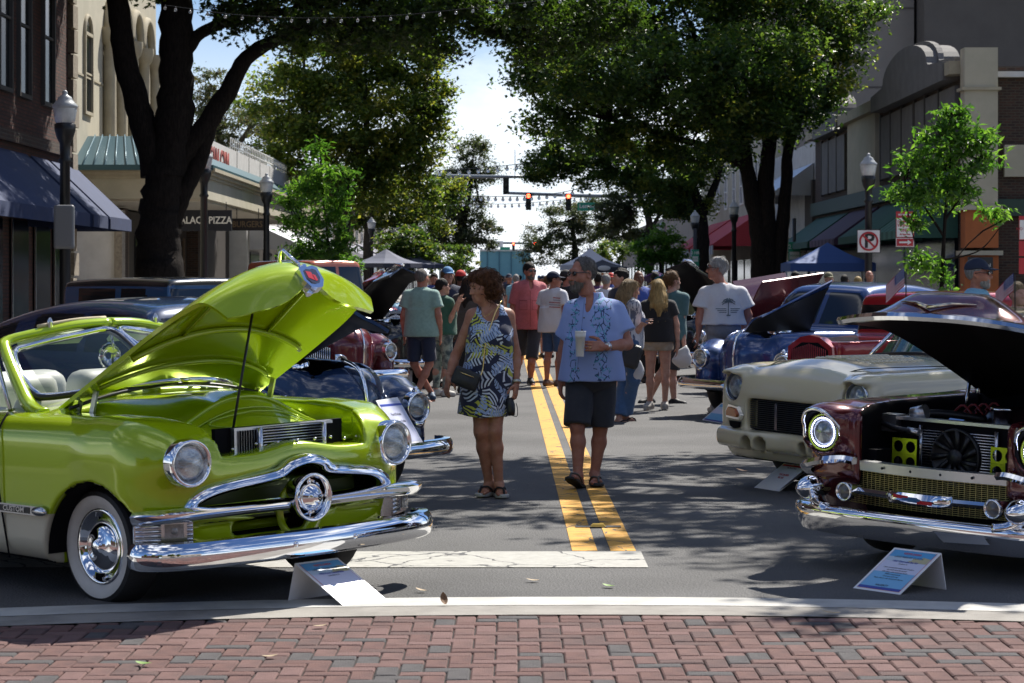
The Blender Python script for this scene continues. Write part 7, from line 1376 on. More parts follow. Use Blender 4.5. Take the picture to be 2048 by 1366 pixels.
tree('huge spreading oak with several trunks on the right side of the street', g_(1530, Y), [(pp(Y, (1524, 660), (1528, 560), (1520, 470), (1498, 360), (1480, 270), (1440, 190)), [.50, .42, .34, .26, .22, .1]), (pp(Y, (1532, 640), (1534, 480), (1532, 370), (1540, 280), (1560, 170)), [.42, .32, .28, .24, .1]), (pp(Y, (1540, 620), (1560, 500), (1572, 380), (1578, 290), (1620, 190)), [.36, .26, .2, .18, .08]), (pp(Y, (1500, 340), (1430, 300), (1330, 270), (1220, 240)), [.17, .13, .1, .05])],
     bl(Y, [(1078, 110, 60), (1075, 30, 58), (1115, 190, 80), (1130, 60, 110), (1250, 130, 130), (1240, 10, 120), (1380, 60, 130), (1390, 180, 120), (1500, 110, 120), (1520, 10, 120), (1620, 90, 95), (1690, 30, 85), (1660, 150, 60), (1600, 200, 75), (1490, 230, 90), (1300, 250, 90), (1190, 260, 75), (1380, 290, 70), (1098, 240, 50), (1570, 260, 50), (1450, 300, 45), (1180, 130, 110, 2, -3), (1330, 150, 110, 2, -4), (1460, 150, 110, 2, -4), (1580, 130, 90, 2, -3), (1420, 250, 80, 1.5, -3), (1540, 200, 80, 1.5, -3), (1700, 90, 60), (1050, 170, 34), (1300, -130, 220, 4), (1550, -130, 200, 4), (1100, -110, 140, 3)]), 150000, .17, 'oak', .6, 12, clump=.62, per=34, mixw=(.48, .40, .12))
Y = 108
tree('forked oak behind the huge one on the right', g_(1405, Y), [(pp(Y, (1404, 640), (1406, 500), (1400, 420), (1372, 350), (1340, 300)), [.34, .3, .26, .18, .08]), (pp(Y, (1404, 430), (1430, 370), (1450, 300)), [.22, .17, .08])], bl(Y, [(1100, 330, 45), (1150, 300, 65), (1180, 345, 45), (1250, 345, 55), (1330, 340, 80), (1400, 330, 60), (1320, 395, 50), (1080, 330, 40), (1380, 410, 45), (1220, 290, 60)]), 48000, .15, 'oak', .6, 14, clump=.5, mixw=(.3, .42, .28))
Y = 135
tree('thin grey limbed tree on the right beyond the forked oak', g_(1300, Y), [(pp(Y, (1302, 600), (1300, 500), (1296, 430), (1270, 380)), [.26, .22, .2, .08]), (pp(Y, (1300, 460), (1325, 420), (1345, 380)), [.14, .1, .05])], bl(Y, [(1230, 420, 45), (1290, 390, 55), (1350, 400, 50), (1260, 460, 35)]), 20000, .16, 'far', .6, 16, BARKL, clump=.5)
Y = 175
tree('tall dark tree far down the left side by the traffic signals', g_(925, Y), [(pp(Y, (918, 580), (920, 480), (935, 400), (945, 340)), [.4, .34, .26, .1])], bl(Y, [(945, 300, 35), (960, 345, 35), (920, 360, 40), (890, 410, 45), (940, 420, 40), (880, 470, 45), (975, 470, 35), (920, 480, 45), (850, 440, 40)]), 34000, .19, 'far', .6, 18, clump=.65, mixw=(.6, .3, .1))
Y = 215
tree('rounded grey green tree far down the right side', g_(1140, Y), [(pp(Y, (1150, 570), (1150, 500), (1140, 440)), [.4, .3, .1])], bl(Y, [(1090, 470, 40), (1130, 440, 45), (1180, 430, 50), (1200, 480, 45), (1120, 500, 45), (1070, 510, 30), (1240, 450, 45)]), 26000, .2, 'far', .6, 20, clump=.7)
Y = 112
tree('brownish half bare tree rising behind the gym wall', g_(445, Y), [(pp(Y, (450, 560), (448, 400), (440, 300), (430, 200)), [.3, .26, .2, .08]), (pp(Y, (446, 340), (490, 270), (530, 210)), [.14, .1, .04])], bl(Y, [(420, 170, 45), (400, 220, 50), (450, 240, 60), (500, 260, 60), (540, 300, 50), (470, 310, 50), (420, 300, 40)]), 15000, .15, 'far', .5, 22, BARKL, clump=.45, mixw=(.25, .25, .5))
for i, (lab, px, Y, L) in enumerate([('low green bushy tree at the far left end of the crowd', 900, 150, [(890, 510, 40), (930, 520, 35), (860, 520, 35)]), ('round light green small tree beside the right lamp posts', 1320, 118, [(1300, 500, 34), (1335, 495, 38), (1325, 470, 28), (1350, 520, 26), (1290, 525, 26)]), ('small tree with reddish green leaves by the patio umbrellas', 800, 104, [(780, 490, 32), (820, 480, 32), (840, 510, 28), (800, 520, 32), (860, 500, 22)]), ('dark palm like shrub on the right past the small round tree', 1240, 160, [(1220, 510, 34), (1255, 500, 30), (1200, 530, 26)]), ('low shrub in the left planter under the sapling', 660, 82, [(640, 530, 26), (690, 535, 24), (610, 540, 20)])]):
    tree(lab, g_(px, Y), [(pp(Y, (px, 570), (px, 520)), [.10, .04])], bl(Y, L), 5200, .17, 'sap' if i in (1, 4) else 'oak', .55, 30 + i, clump=.35, name='small_tree')
Y = 70
tree('bright green sapling with long leaves at the left kerb', g_(655, Y), [(pp(Y, (668, 600), (656, 480), (645, 380), (640, 280)), [.05, .04, .03, .01]), (pp(Y, (652, 440), (690, 400), (700, 360)), [.03, .02, .008]), (pp(Y, (655, 480), (600, 440), (575, 400)), [.03, .02, .008])], bl(Y, [(640, 300, 24, .4), (640, 345, 36, .6), (610, 385, 40, .6), (670, 390, 40, .6), (600, 440, 42, .7), (660, 445, 45, .7), (690, 350, 22, .4), (640, 495, 50, .7), (690, 490, 30, .5), (575, 400, 25, .4), (600, 510, 35, .5)]), 5600, .20, 'sap', .28, 41, clump=.30, per=20, twigs=1, name='sapling', droop=.6, shell=.3)
Y = 46
tree('bright green sapling with glossy leaves by the no parking sign', g_(1885, Y), [(pp(Y, (1880, 660), (1884, 560), (1890, 440), (1900, 330), (1900, 230)), [.05, .045, .035, .02, .008]), (pp(Y, (1886, 470), (1840, 400), (1810, 350)), [.03, .018, .006]), (pp(Y, (1890, 440), (1930, 380), (1960, 320)), [.03, .018, .006]), (pp(Y, (1886, 520), (1960, 500), (2010, 440)), [.025, .015, .006])], bl(Y, [(1905, 235, 34, .4), (1880, 280, 45, .5), (1930, 275, 45, .5), (1830, 330, 40, .5), (1890, 340, 50, .5), (1955, 320, 40, .5), (1800, 385, 28, .4), (1850, 395, 40, .5), (1920, 390, 40, .5), (1970, 270, 26, .4), (1840, 530, 34, .4), (1880, 555, 28, .3), (1990, 430, 28, .3), (1830, 445, 24, .3)]), 4200, .175, 'sap', .34, 43, clump=.27, per=18, twigs=1, name='sapling', droop=.5, shell=.3)
SH = []
# shade trees along the near kerb, standing just outside the picture
tree('street tree overhanging the right foreground cars', (9.4, 23.5, 0), [([(9.4, 23.5, 0), (9.3, 23.4, 2.5), (8.8, 23, 5), (7.5, 22.5, 7.4)], [.42, .34, .28, .12]), ([(9.1, 23.3, 3.6), (9.9, 24.3, 6), (9.5, 25, 8)], [.24, .18, .08])], [((8.5, 22, 8.4), (2.3, 2.4, 1.3)), ((6.2, 21.0, 8.2), (1.9, 2.0, 1.1)), ((7.4, 25, 8.6), (2.2, 2.2, 1.3)), ((10.4, 24, 8.6), (2.4, 2.6, 1.5)), ((9.2, 19.2, 8.3), (2.0, 1.9, 1.2)), ((4.4, 24.6, 8.2), (1.7, 1.9, .9)), ((5.4, 27.4, 8.4), (1.9, 1.5, 1.0)), ((2.6, 26.2, 8.2), (1.5, 1.6, .8)), ((8, 23, 10.3), (2.6, 2.6, 1.4)), ((6.2, 18.0, 8.0), (1.4, 1.3, .8)), ((11, 20.5, 8.2), (2, 2, 1.3)), ((3.5, 22.7, 8.1), (1.6, 1.4, .7)), ((1.7, 24.2, 8.0), (1.6, 1.2, .7)), ((.2, 25.2, 8.1), (1.3, 1.1, .6)), ((4.9, 21.6, 8.2), (1.2, 1.2, .7)), ((3.2, 25.4, 8.3), (1.5, 1.2, .7)), ((-.9, 24.2, 8.0), (1.1, 1.0, .5))], 36000, .16, 'oak', .6, 51, clump=.42, per=24)
tree('street tree overhanging the left foreground cars', (-8.6, 27.5, 0), [([(-8.6, 27.5, 0), (-8.5, 27.4, 2.6), (-8.2, 27.2, 5), (-7.5, 27, 7.6)], [.42, .34, .28, .12])], [((-8, 27, 9.2), (2.6, 2.6, 1.5)), ((-5.6, 26.5, 8.6), (1.9, 2.0, 1.1)), ((-9.5, 23.5, 8.8), (2.4, 2.3, 1.4)), ((-6.4, 30, 8.9), (2.1, 2.1, 1.2)), ((-11, 27.5, 9), (2.2, 2.4, 1.5)), ((-4.2, 28.8, 8.4), (1.4, 1.5, .8)), ((-7.2, 22.0, 8.4), (1.4, 1.3, .8)), ((-10, 31, 8.8), (2.2, 2, 1.3))], 26000, .17, 'oak', .6, 52, clump=.42, per=24)  # put in out of view to darken the left cars and block sky
# REAR: trees added out of view to darken reflections and block sky
_b = [o for o in COL.objects if o.name.startswith('street_tree') and o.get('label', '').startswith('broad street tree')][0]
for i, (x, y, rz) in enumerate([(-11, -24, .6), (-1.5, -29, 2.2), (9, -22, 3.9), (18, -26, 5.0), (-22, -20, 1.4)]):
    c = copy_tree(_b); c.location = (x, y, 0); c.rotation_euler = (0, 0, rz); c['label'] = ['tree across the crossing behind the viewer, first from the left', 'tree across the crossing straight behind the viewer', 'tree across the crossing behind the viewer to the right', 'tree far to the right behind the viewer', 'tree far to the left behind the viewer'][i]
# ------------------------------------------------------------------ buildings
def brickmat(nm, c1, c2, mo, scale=1.0):
    m = mat(nm, c1, .9); b = m.node_tree.nodes['Principled BSDF']; N = NB(m); t = N.add('ShaderNodeTexCoord'); sx_ = N.add('ShaderNodeSeparateXYZ'); N.link(t.outputs['Object'], sx_.inputs[0]); ad = N.add('ShaderNodeMath', operation='ADD'); N.link(sx_.outputs[0], ad.inputs[0]); N.link(sx_.outputs[1], ad.inputs[1]); cb = N.add('ShaderNodeCombineXYZ'); N.link(ad.outputs[0], cb.inputs[0]); N.link(sx_.outputs[2], cb.inputs[1])
    br = N.add('ShaderNodeTexBrick', Scale=1.0 / scale); br.inputs['Color1'].default_value = c4(c1); br.inputs['Color2'].default_value = c4(c2); br.inputs['Mortar'].default_value = c4(mo); br.inputs['Mortar Size'].default_value = .012; br.inputs['Brick Width'].default_value = .22; br.inputs['Row Height'].default_value = .075; N.link(cb.outputs[0], br.inputs['Vector']); N.link(br.outputs['Color'], b.inputs['Base Color'])
    bp = N.add('ShaderNodeBump', Strength=.6, Distance=.02); bp.invert = True; N.link(br.outputs['Fac'], bp.inputs['Height']); N.link(bp.outputs[0], b.inputs['Normal']); return m
BRK = brickmat('dark_brick', (.095, .032, .021), (.05, .021, .016), (.028, .021, .018)); BRK2 = brickmat('brown_brick', (.07, .036, .024), (.035, .022, .018), (.07, .058, .044))
CRM = mat('cream_stucco', (.46, .42, .32), .9, col2=(.39, .36, .27), nscale=1.2, bump=.15, bscale=30); CRMD = mat('cream_trim', (.40, .355, .25), .85, col2=(.33, .29, .21), nscale=3); BEI = mat('beige_concrete', (.27, .235, .20), .9, col2=(.235, .205, .175), nscale=.6, bump=.1, bscale=8); BEI2 = mat('beige_concrete_dark', (.125, .108, .092), .9, col2=(.105, .09, .078), nscale=.7); GREYP = mat('grey_panel', (.155, .148, .14), .85, col2=(.12, .115, .108), nscale=2)
TEALR = mat('teal_metal', (.038, .095, .12), .4, .3); ORNG = mat('orange_stucco', (.42, .13, .04), .85, col2=(.36, .11, .035), nscale=4); WSTUC = mat('white_stucco', (.60, .59, .57), .85, col2=(.50, .49, .47), nscale=2); STONE = mat('quoin_stone', (.30, .26, .20), .95, col2=(.2, .17, .13), nscale=12, bump=.6, bscale=30); DRKW = mat('shopfront_dark', (.035, .028, .024), .7); WGL = mat('window_glass', (.010, .013, .016), .12, spec=.35)
def bx(name, m, par, x0, x1, y0, y1, z0, z1, **kw): return MB().box(((x0 + x1) / 2, (y0 + y1) / 2, (z0 + z1) / 2), (abs(x1 - x0), abs(y1 - y0), abs(z1 - z0))).obj(name, m, par, **kw)
def bld(label, cat='building', name='shop_building', group=None): return thing(name, label, cat, (0, 0, 0), 0, group)
def window(par, x, y0, y1, z0, z1, side, arched=False, panes=2, frm=WHITEP, dep=.18):
    # a window in a wall at x facing +x (side=1) or -x; frame stands proud of a recessed dark pane
    d = side; f = MB(); w_ = .09
    for a, b, c, e in ((y0 - w_, y0, z0, z1), (y1, y1 + w_, z0, z1), (y0 - w_, y1 + w_, z0 - w_, z0), (y0 - w_, y1 + w_, z1, z1 + w_)): f.box((x + d * .03, (a + b) / 2, (c + e) / 2), (.10, b - a, e - c))
    for k in range(1, panes): f.box((x + d * .02, (y0 + y1) / 2, z0 + (z1 - z0) * k / panes), (.07, y1 - y0, .05))
    if arched:
        ym, r = (y0 + y1) / 2, (y1 - y0) / 2 + w_ / 2
        f.tube([(x + d * .03, ym + r * math.cos(a), z1 + r * math.sin(a)) for a in np.linspace(0, math.pi, 14)], .06, 6)
    o = f.obj('window', frm, par); MB().box((x + d * .004, (y0 + y1) / 2, (z0 + z1 + (.3 if arched else 0)) / 2), (.02, y1 - y0, z1 - z0 + (.3 if arched else 0))).obj('pane', WGL, o); return o
def awning(par, xw, xo, y0, y1, zt, zb, m, m2=None, val=.22, stripes=0, name='awning'):
    mb = MB(); n = max(1, stripes)
    for k in range(n):
        a, b = y0 + (y1 - y0) * k / n, y0 + (y1 - y0) * (k + 1) / n; mb.mi = k % 2 if m2 else 0
        for dz in (0, -.025): mb.quad((xw, a, zt + dz), (xo, a, zb + dz), (xo, b, zb + dz), (xw, b, zt + dz))
        mb.quad((xo, a, zb), (xo, a, zb - val), (xo, b, zb - val), (xo, b, zb)); mb.quad((xo * 1.0 - math.copysign(.02, xo), a, zb), (xo - math.copysign(.02, xo), a, zb - val), (xo - math.copysign(.02, xo), b, zb - val), (xo - math.copysign(.02, xo), b, zb))
    mb.mi = 0
    for y in (y0, y1): b = len(mb.v); mb.v += [Vector((xw, y, zt)), Vector((xo, y, zb)), Vector((xo, y, zb - val)), Vector((xw, y, zb - val))]; mb._f([b, b + 1, b + 2, b + 3])
    mb.tube([(xw, y0 + .05, zb - .1), (xo, y0 + .05, zb - .05)], .015, 5); return mb.obj(name, [m, m2 or m], par)
# left: dark brick building with blue awnings
b1 = bld('dark red brick building with tall arched windows and blue awnings at left'); bx('wall', BRK, b1, -26, -9.9, 20, 51.9, 0, 15)
for y in (37.4, 40.2, 42.8, 45.0, 46.8, 49.2): window(b1, -9.9, y - .5, y + .5, 5.35, 8.1, 1, True, 2, mat('window_frame_dark', (.05, .045, .04), .6))
for k in range(26): MB().box((-9.86, 51.75 + (.06 if k % 2 else 0), .3 + k * .55), (.16 + .05 * (k % 3 == 0), .42 + .14 * (k % 2), .50)).obj('quoin', STONE, b1)
bx('cornice_band', BRK2, b1, -9.9, -9.78, 20, 51.4, 4.3, 4.55)
for y0, y1 in ((44.2, 47.1), (47.5, 49.2), (49.5, 52.2)): awning(b1, -9.88, -8.62, y0 - (9 if y0 < 45 else 0), y1, 4.15, 2.95, mat('blue_canvas', (.024, .040, .105), .8, col2=(.019, .032, .085), nscale=3), val=.26)
for y in (38, 41, 44, 46.4, 48.6, 50.6): sf = bx('shopfront', WGL, b1, -9.9, -9.86, y - .8, y + .8, .3, 2.8); bx('frame', DCHROME, sf, -9.86, -9.83, y - .85, y - .78, .2, 2.9)
# left: cream theatre with arcade, canopy and hanging signs
b2 = bld('cream stucco theatre with tall arches, canopy and teal roof'); bx('wall', CRM, b2, -30, -11.6, 52, 75.2, 0, 17); bx('low_wing', CRM, b2, -30, -11.6, 75.2, 92, 0, 5.3)
window(b2, -11.6, 62.6, 63.6, 6.15, 8.2, 1, True, 2, CRMD)
window(b2, -11.6, 57.6, 58.6, 6.15, 8.2, 1, True, 2, CRMD)
for i, y in enumerate((65.6, 67.5, 69.6, 71.7, 73.8)):
    mb = MB(); mb.lathe([(.30, 0), (.30, .12), (.22, .2), (.19, .3), (.18, 2.6), (.16, 3.0), (.24, 3.1), (.30, 3.35), (.30, 3.5)], (-11.42, y, 5.2), (0, 0, 1), 16); mb.obj('column', CRMD, b2)
    if i < 4:
        y2 = y + (1.9, 2.1, 2.1, 2.1)[i]; ym, r = (y + y2) / 2, (y2 - y) / 2 - .08; bx('arch_recess', mat('recess_tan', (.20, .17, .12), .9), b2, -11.6, -11.57, y + .1, y2 - .1, 5.2, 8.7)  # flat darker panel on the wall; the recess shade is in its colour
        MB().tube([(-11.5, ym + r * math.cos(a), 8.7 + r * math.sin(a)) for a in np.linspace(0, math.pi, 16)], .13, 8).obj('arch', CRMD, b2)
bx('sill', CRMD, b2, -11.6, -11.35, 64.8, 74.6, 5.0, 5.2); bx('facade_joint', CRMD, b2, -11.6, -11.57, 52.2, 75.1, 7.05, 7.11)
cn_ = bx('canopy', CRM, b2, -11.6, -8.05, 61, 88, 3.72, 4.25)
for dz, o in ((4.25, .06), (4.34, .14), (4.43, .22)): bx('canopy_moulding', CRMD, b2, -11.6, -8.05 + o, 61 - o, 88, dz, dz + .09)
bx('soffit', mat('soffit_cream', (.5, .46, .38), .9), b2, -11.6, -8.2, 61.2, 87.8, 3.66, 3.72)
for k in range(12):
    t0, t1 = k / 12, (k + 1) / 12; xa, xb = -11.6 + 3.5 * t0, -11.6 + 3.5 * t1; ta, tb = -11.6 + 2.4 * t0, -11.6 + 2.4 * t1
    mb = MB(); mb.quad((xa, 60.75, 4.54), (xb, 60.75, 4.54), (tb, 63.2, 5.5), (ta, 63.2, 5.5)); mb.tube([(xb, 60.72, 4.56), (tb, 63.2, 5.53)], .02, 5); mb.obj('roof_panel', TEALR, b2)
MB().quad((-8.1, 60.75, 4.54), (-8.1, 88, 4.54), (-9.2, 88, 5.5), (-9.2, 63.2, 5.5)).obj('roof_side', TEALR, b2); bx('gutter', TEALR, b2, -11.7, -7.95, 60.6, 60.75, 4.46, 4.60); bx('gutter', TEALR, b2, -8.02, -7.88, 60.75, 88, 4.46, 4.60)
bx('ground_floor', DRKW, b2, -11.6, -11.3, 61.5, 92, 0, 3.6); bx('white_wall', WSTUC, b2, -11.4, -10.35, 60.2, 60.6, 0, 3.4); bx('stone_pier', STONE, b2, -10.35, -10.15, 60.1, 60.6, 0, 3.4)
for y in (64, 66.5, 70, 74, 78, 83): sf = bx('shopfront', WGL, b2, -11.3, -11.26, y - .9, y + .9, .3, 2.9); bx('frame', mat('brown_frame', (.12, .08, .05), .6), sf, -11.26, -11.2, y + .9, y + 1.05, 0, 3.0)
for y in (65.2, 72, 80.5): bx('brick_pier', BRK2, b2, -11.3, -10.9, y - .4, y + .4, 0, 3.6)
gw = bld('white rooftop wall with red gym lettering above the theatre canopy', 'wall', 'sign_wall'); bx('wall', mat('white_panel', (.58, .57, .55), .8, col2=(.46, .45, .43), nscale=4), gw, -8.9, -8.75, 63.3, 90, 4.54, 5.62)
text('lettering', 'AMERICAN GYM', 1.0, mat('faded_red_letters', (.30, .06, .05), .8), gw, frame((-8.74, 67.4, 5.06), (0, 1, 0), (0, 0, 1)), .02, bold=.01)
for y in (73.2, 76.5, 79.8, 83): bx('wall_joint', DRKW, gw, -8.75, -8.74, y, y + .05, 4.54, 5.6)
rl = bld('pale metal railing along the top of the gym wall', 'railing', 'roof_railing'); mb = MB()
for z in (5.75, 5.98): mb.tube([(-8.8, 72, z), (-8.8, 90, z)], .025, 5)
for k in range(37): mb.tube([(-8.8, 72 + k * .5, 5.6), (-8.8, 72 + k * .5, 6.0)], .018, 5)
mb.obj('rails', WHITEP, rl, kind='stuff')
def hang(label, px0, px1, py0, py1, Y, words, sz, bc, tc_, zt):
    a, b = atY(px0, py0, Y), atY(px1, py1, Y); t = thing('hanging_sign', label, 'sign', (0, 0, 0)); bx('board', bc, t, a.x, b.x, Y, Y + .12, b.z, a.z)
    text('lettering', words, sz, tc_, t, frame(((a.x + b.x) / 2, Y - .004, (a.z + b.z) / 2), (1, 0, 0), (0, 0, 1)), .004, bold=.004, sx=.86)
    for x in (a.x + .15, b.x - .15): MB().cyl((x, Y + .06, a.z), (x, Y + .06, zt), .012, n=6).obj('hanger', STEEL, t)
hang('dark hanging board reading PALACE PIZZA under the theatre canopy', 352, 463, 420, 462, 62.6, 'PALACE PIZZA', .27, mat('sign_navy', (.012, .014, .02), .5), mat('sign_cream_letters', (.55, .52, .45), .6, emit=(.5, .47, .4), estr=.15), 3.7)  # letters carry a faint glow of their own, though no lamp
hang('dark hanging board reading BURGER behind the second left lamp', 463, 527, 437, 461, 68.5, 'BURGERS', .25, mat('sign_brown', (.02, .014, .010), .6), mat('sign_tan_letters', (.20, .13, .06), .7), 3.7)
# left: shops further on
for i, (y0, y1, h_, m, xf_) in enumerate([(92, 108, 6.2, WSTUC, -10.6), (108, 126, 5.2, CRM, -10.4), (126, 150, 7.5, BRK2, -10.6), (150, 190, 6.5, BEI, -10.4), (196, 280, 7, WSTUC, -11)]):
    b = bld(['white shop with a pale metal awning past the theatre', 'cream shop behind the patio umbrellas', 'brown brick shop on the left beyond the patio', 'beige shops far down on the left', 'white block beyond the side street at left'][i]); bx('wall', m, b, -24, xf_, y0, y1, 0, h_); bx('parapet', CRMD, b, xf_, xf_ + .15, y0, y1, h_ - .5, h_ + .1)
    for k in range(int((y1 - y0) / 5)):
        yy = y0 + 2.5 + k * 5; bx('shopfront', WGL, b, xf_, xf_ + .05, yy - 1.6, yy + 1.6, .4, 2.7)
        if h_ > 6: window(b, xf_, yy - .6, yy + .6, 4.0, 5.4, 1)
    awning(b, xf_ + .05, xf_ + 2.0, y0 + .5, y1 - .5, 3.9, 3.0, mat('pale_metal_awning', (.5, .5, .52), .4, .4) if i == 0 else mat('grey_canvas', (.2, .2, .24), .8), mat('white_metal_awning', (.66, .66, .66), .4, .2) if i == 0 else None, stripes=16 if i == 0 else 0)
# right: cream and brick shops with round pediments
b4 = bld('brick shop row with round cream pediments and green awnings at right'); bx('wall', BRK2, b4, 12, 30, 62.2, 93, 0, 7.3)
bx('corner_pilaster', CRM, b4, 11.9, 12.78, 61.6, 62.2, 3.55, 7.75); bx('pilaster_cap', CRMD, b4, 11.82, 12.86, 61.52, 62.3, 6.62, 6.70); bx('pilaster_base', ORNG, b4, 11.9, 12.8, 61.6, 62.25, 0, 2.25); bx('pilaster_base', ORNG, b4, 11.92, 12.8, 61.62, 62.25, 2.45, 3.45)
for z in (2.25, 3.45): bx('stone_band', CRM, b4, 11.8, 12.9, 61.5, 62.3, z, z + .12)
bx('cream_panel', CRM, b4, 13.05, 20, 62.05, 62.2, 4.35, 5.2); bx('coping', WSTUC, b4, 12.8, 30, 61.95, 62.3, 7.0, 7.15); bx('green_band', mat('dark_green_wood', (.02, .05, .035), .6), b4, 12.8, 30, 61.9, 62.2, 3.3, 3.75)
bx('cornice', CRMD, b4, 11.6, 12, 62.2, 93, 7.1, 7.45); bx('pilaster', CRM, b4, 11.85, 12, 76.6, 83, 4.1, 7.1)
for y0, y1 in ((62.9, 75.6), (83.8, 90.4)):
    ym, r = (y0 + y1) / 2, (y1 - y0) / 2; mb = MB(); prof = [(y0, 7.0), (y0, 7.5), (y0 + r * .35, 7.62)] + [(ym - r * .62 * math.cos(a), 7.7 + .78 * math.sin(a)) for a in np.linspace(0, math.pi, 15)] + [(y1 - r * .35, 7.62), (y1, 7.5), (y1, 7.0)]
    mb.prism(prof, 'x', 11.55, 12.5); mb.obj('pediment', GREYP, b4); mb = MB(); mb.sweep([(-.12, -.08), (.12, -.08), (.12, .08), (-.12, .08)], [(11.95, y, z) for y, z in prof[1:-1]], up=(1, 0, 0), smooth=False); mb.obj('pediment_cap', mat('weathered_cap', (.20, .19, .18), .9, col2=(.10, .095, .09), nscale=8), b4)
for y0, y1 in ((62.9, 65.2), (65.4, 67.4), (67.6, 69.2), (69.6, 71.5), (71.7, 73.6), (73.8, 75.6), (84, 86), (86.2, 88.2), (88.4, 90.2)): p = bx('window_panel', GREYP, b4, 11.88, 12, y0, y1, 4.85, 6.85); bx('panel_frame', DRKW, p, 11.86, 11.95, y1, y1 + .18, 4.8, 6.95)
bx('sign_band', mat('dark_green_fascia', (.02, .06, .055), .6), b4, 11.8, 12, 62.2, 93, 4.1, 4.6); bx('shopfronts', WGL, b4, 11.9, 12, 63, 92, .3, 3.0)
GC, GC2, PC = mat('green_canvas', (.022, .09, .065), .75, col2=(.018, .07, .052), nscale=3), mat('green_canvas_light', (.05, .14, .11), .75), mat('plum_canvas', (.045, .022, .05), .8)
for k, (y0, y1, m, m2, st) in enumerate([(62.8, 68.0, GC, GC2, 12), (68.3, 75.5, GC, None, 0), (76.5, 82.8, PC, mat('plum_light', (.10, .06, .10), .8), 14), (83.5, 92, GC, None, 0)]): awning(b4, 11.95, 10.5, y0, y1, 4.0, 2.95, m, m2, stripes=st)
t = thing('hanging_sign', 'small black shop sign on the orange corner pillar', 'sign', (0, 0, 0)); bx('board', BLACK, t, 11.95, 12.6, 61.35, 61.45, 1.75, 2.2); text('lettering', 'simplyvital', .13, WHITEP, t, frame((12.27, 61.34, 1.98), (1, 0, 0), (0, 0, 1)), .002)
b5 = bld('tall beige office block rising behind the right shop row', name='office_block'); bx('wall', BEI, b5, 13, 19.2, 112, 150, 0, 40); bx('side_wing', BEI2, b5, 19.35, 70, 110, 150, 0, 40)
for z in (10.8, 14.6, 18.4): bx('floor_joint', BEI2, b5, 13, 19.2, 111.95, 112, z, z + .07)
b6 = bld('white rendered shop with a ribbed metal awning past the pediments'); bx('wall', WSTUC, b6, 12.1, 26, 93.2, 112, 0, 7.2); aw = awning(b6, 12.05, 10.4, 94, 105, 6.3, 5.1, mat('ribbed_metal', (.42, .43, .45), .35, .5), mat('ribbed_metal_dark', (.28, .29, .31), .35, .5), stripes=26, val=.12); bx('upper_void', DRKW, b6, 11.95, 12.1, 93.6, 96, 2.6, 5.6)
for y in (97, 101, 106): bx('shopfront', WGL, b6, 12.0, 12.1, y - 1.5, y + 1.5, .3, 2.8)
t = thing('shop_sign', 'cream sign board with brown lettering behind the oak trunk', 'sign', (0, 0, 0)); bx('board', CRM, t, 9.9, 11.6, 92.6, 92.75, 2.35, 3.25); text('lettering', 'Antiques', .5, mat('brown_letters', (.10, .04, .03), .8), t, frame((10.75, 92.58, 2.8), (1, 0, 0), (0, 0, 1)), .004)
b7 = bld('pale shop with red and white awnings on the right beyond the oak'); bx('wall', CRM, b7, 12, 26, 112.4, 150, 0, 8.6); RC, RW = mat('red_canvas', (.42, .04, .05), .8), mat('awning_white', (.62, .62, .62), .8)
for y0, y1 in ((113, 127), (129, 142)): awning(b7, 11.95, 9.6, y0, y1, 4.9, 3.3, RC, val=.1); awning(b7, 9.62, 9.58, y0, y1, 3.25, 3.22, RW, mat('awning_grey', (.16, .16, .2), .8), stripes=24, val=.42)
for y in (115, 119, 123, 127, 132, 137): window(b7, 12, y - .6, y + .6, 5.6, 7.4, -1); bx('shopfront', WGL, b7, 11.92, 12, y - 1.6, y + 1.6, .3, 2.6)
b8 = bld('far pale shops down the right side'); bx('wall', BEI, b8, 12, 24, 152, 260, 0, 6.5)
for y in range(156, 256, 6): bx('shopfront', WGL, b8, 11.9, 12, y - 1.8, y + 1.8, .3, 2.7)
b9 = bld('teal panelled building closing the end of the street'); bx('wall', mat('teal_panel', (.13, .30, .36), .7, col2=(.11, .27, .33), nscale=1), b9, -5, 2.2, 330, 345, 0, 5.6)
for k in range(4): bx('panel_joint', mat('teal_joint', (.05, .14, .19), .7), b9, -4 + k * 1.7, -3.85 + k * 1.7, 329.9, 330, 0, 5.5)
bx('roof_edge', WSTUC, b9, -5, 2.2, 329.7, 330, 5.45, 5.7)
# behind the camera: the far side of the crossing, seen only in reflections
b10 = bld('red brick block across the crossing behind the viewer'); bx('wall', BRK, b10, -45, -3, -46, -34, 0, 12); b11 = bld('beige block across the crossing behind the viewer'); bx('wall', BEI, b11, 1, 45, -46, -34, 0, 10)
for k in range(7): window(b10, -40 + 0 * k, 0, 0, 0, 0, 1) if False else bx('window', WGL, b10, -42 + k * 5, -39.5 + k * 5, -34, -33.9, 4.5, 7); bx('window', WGL, b11, 11 + k * 5, 13.5 + k * 5, -34, -33.9, 1, 3)
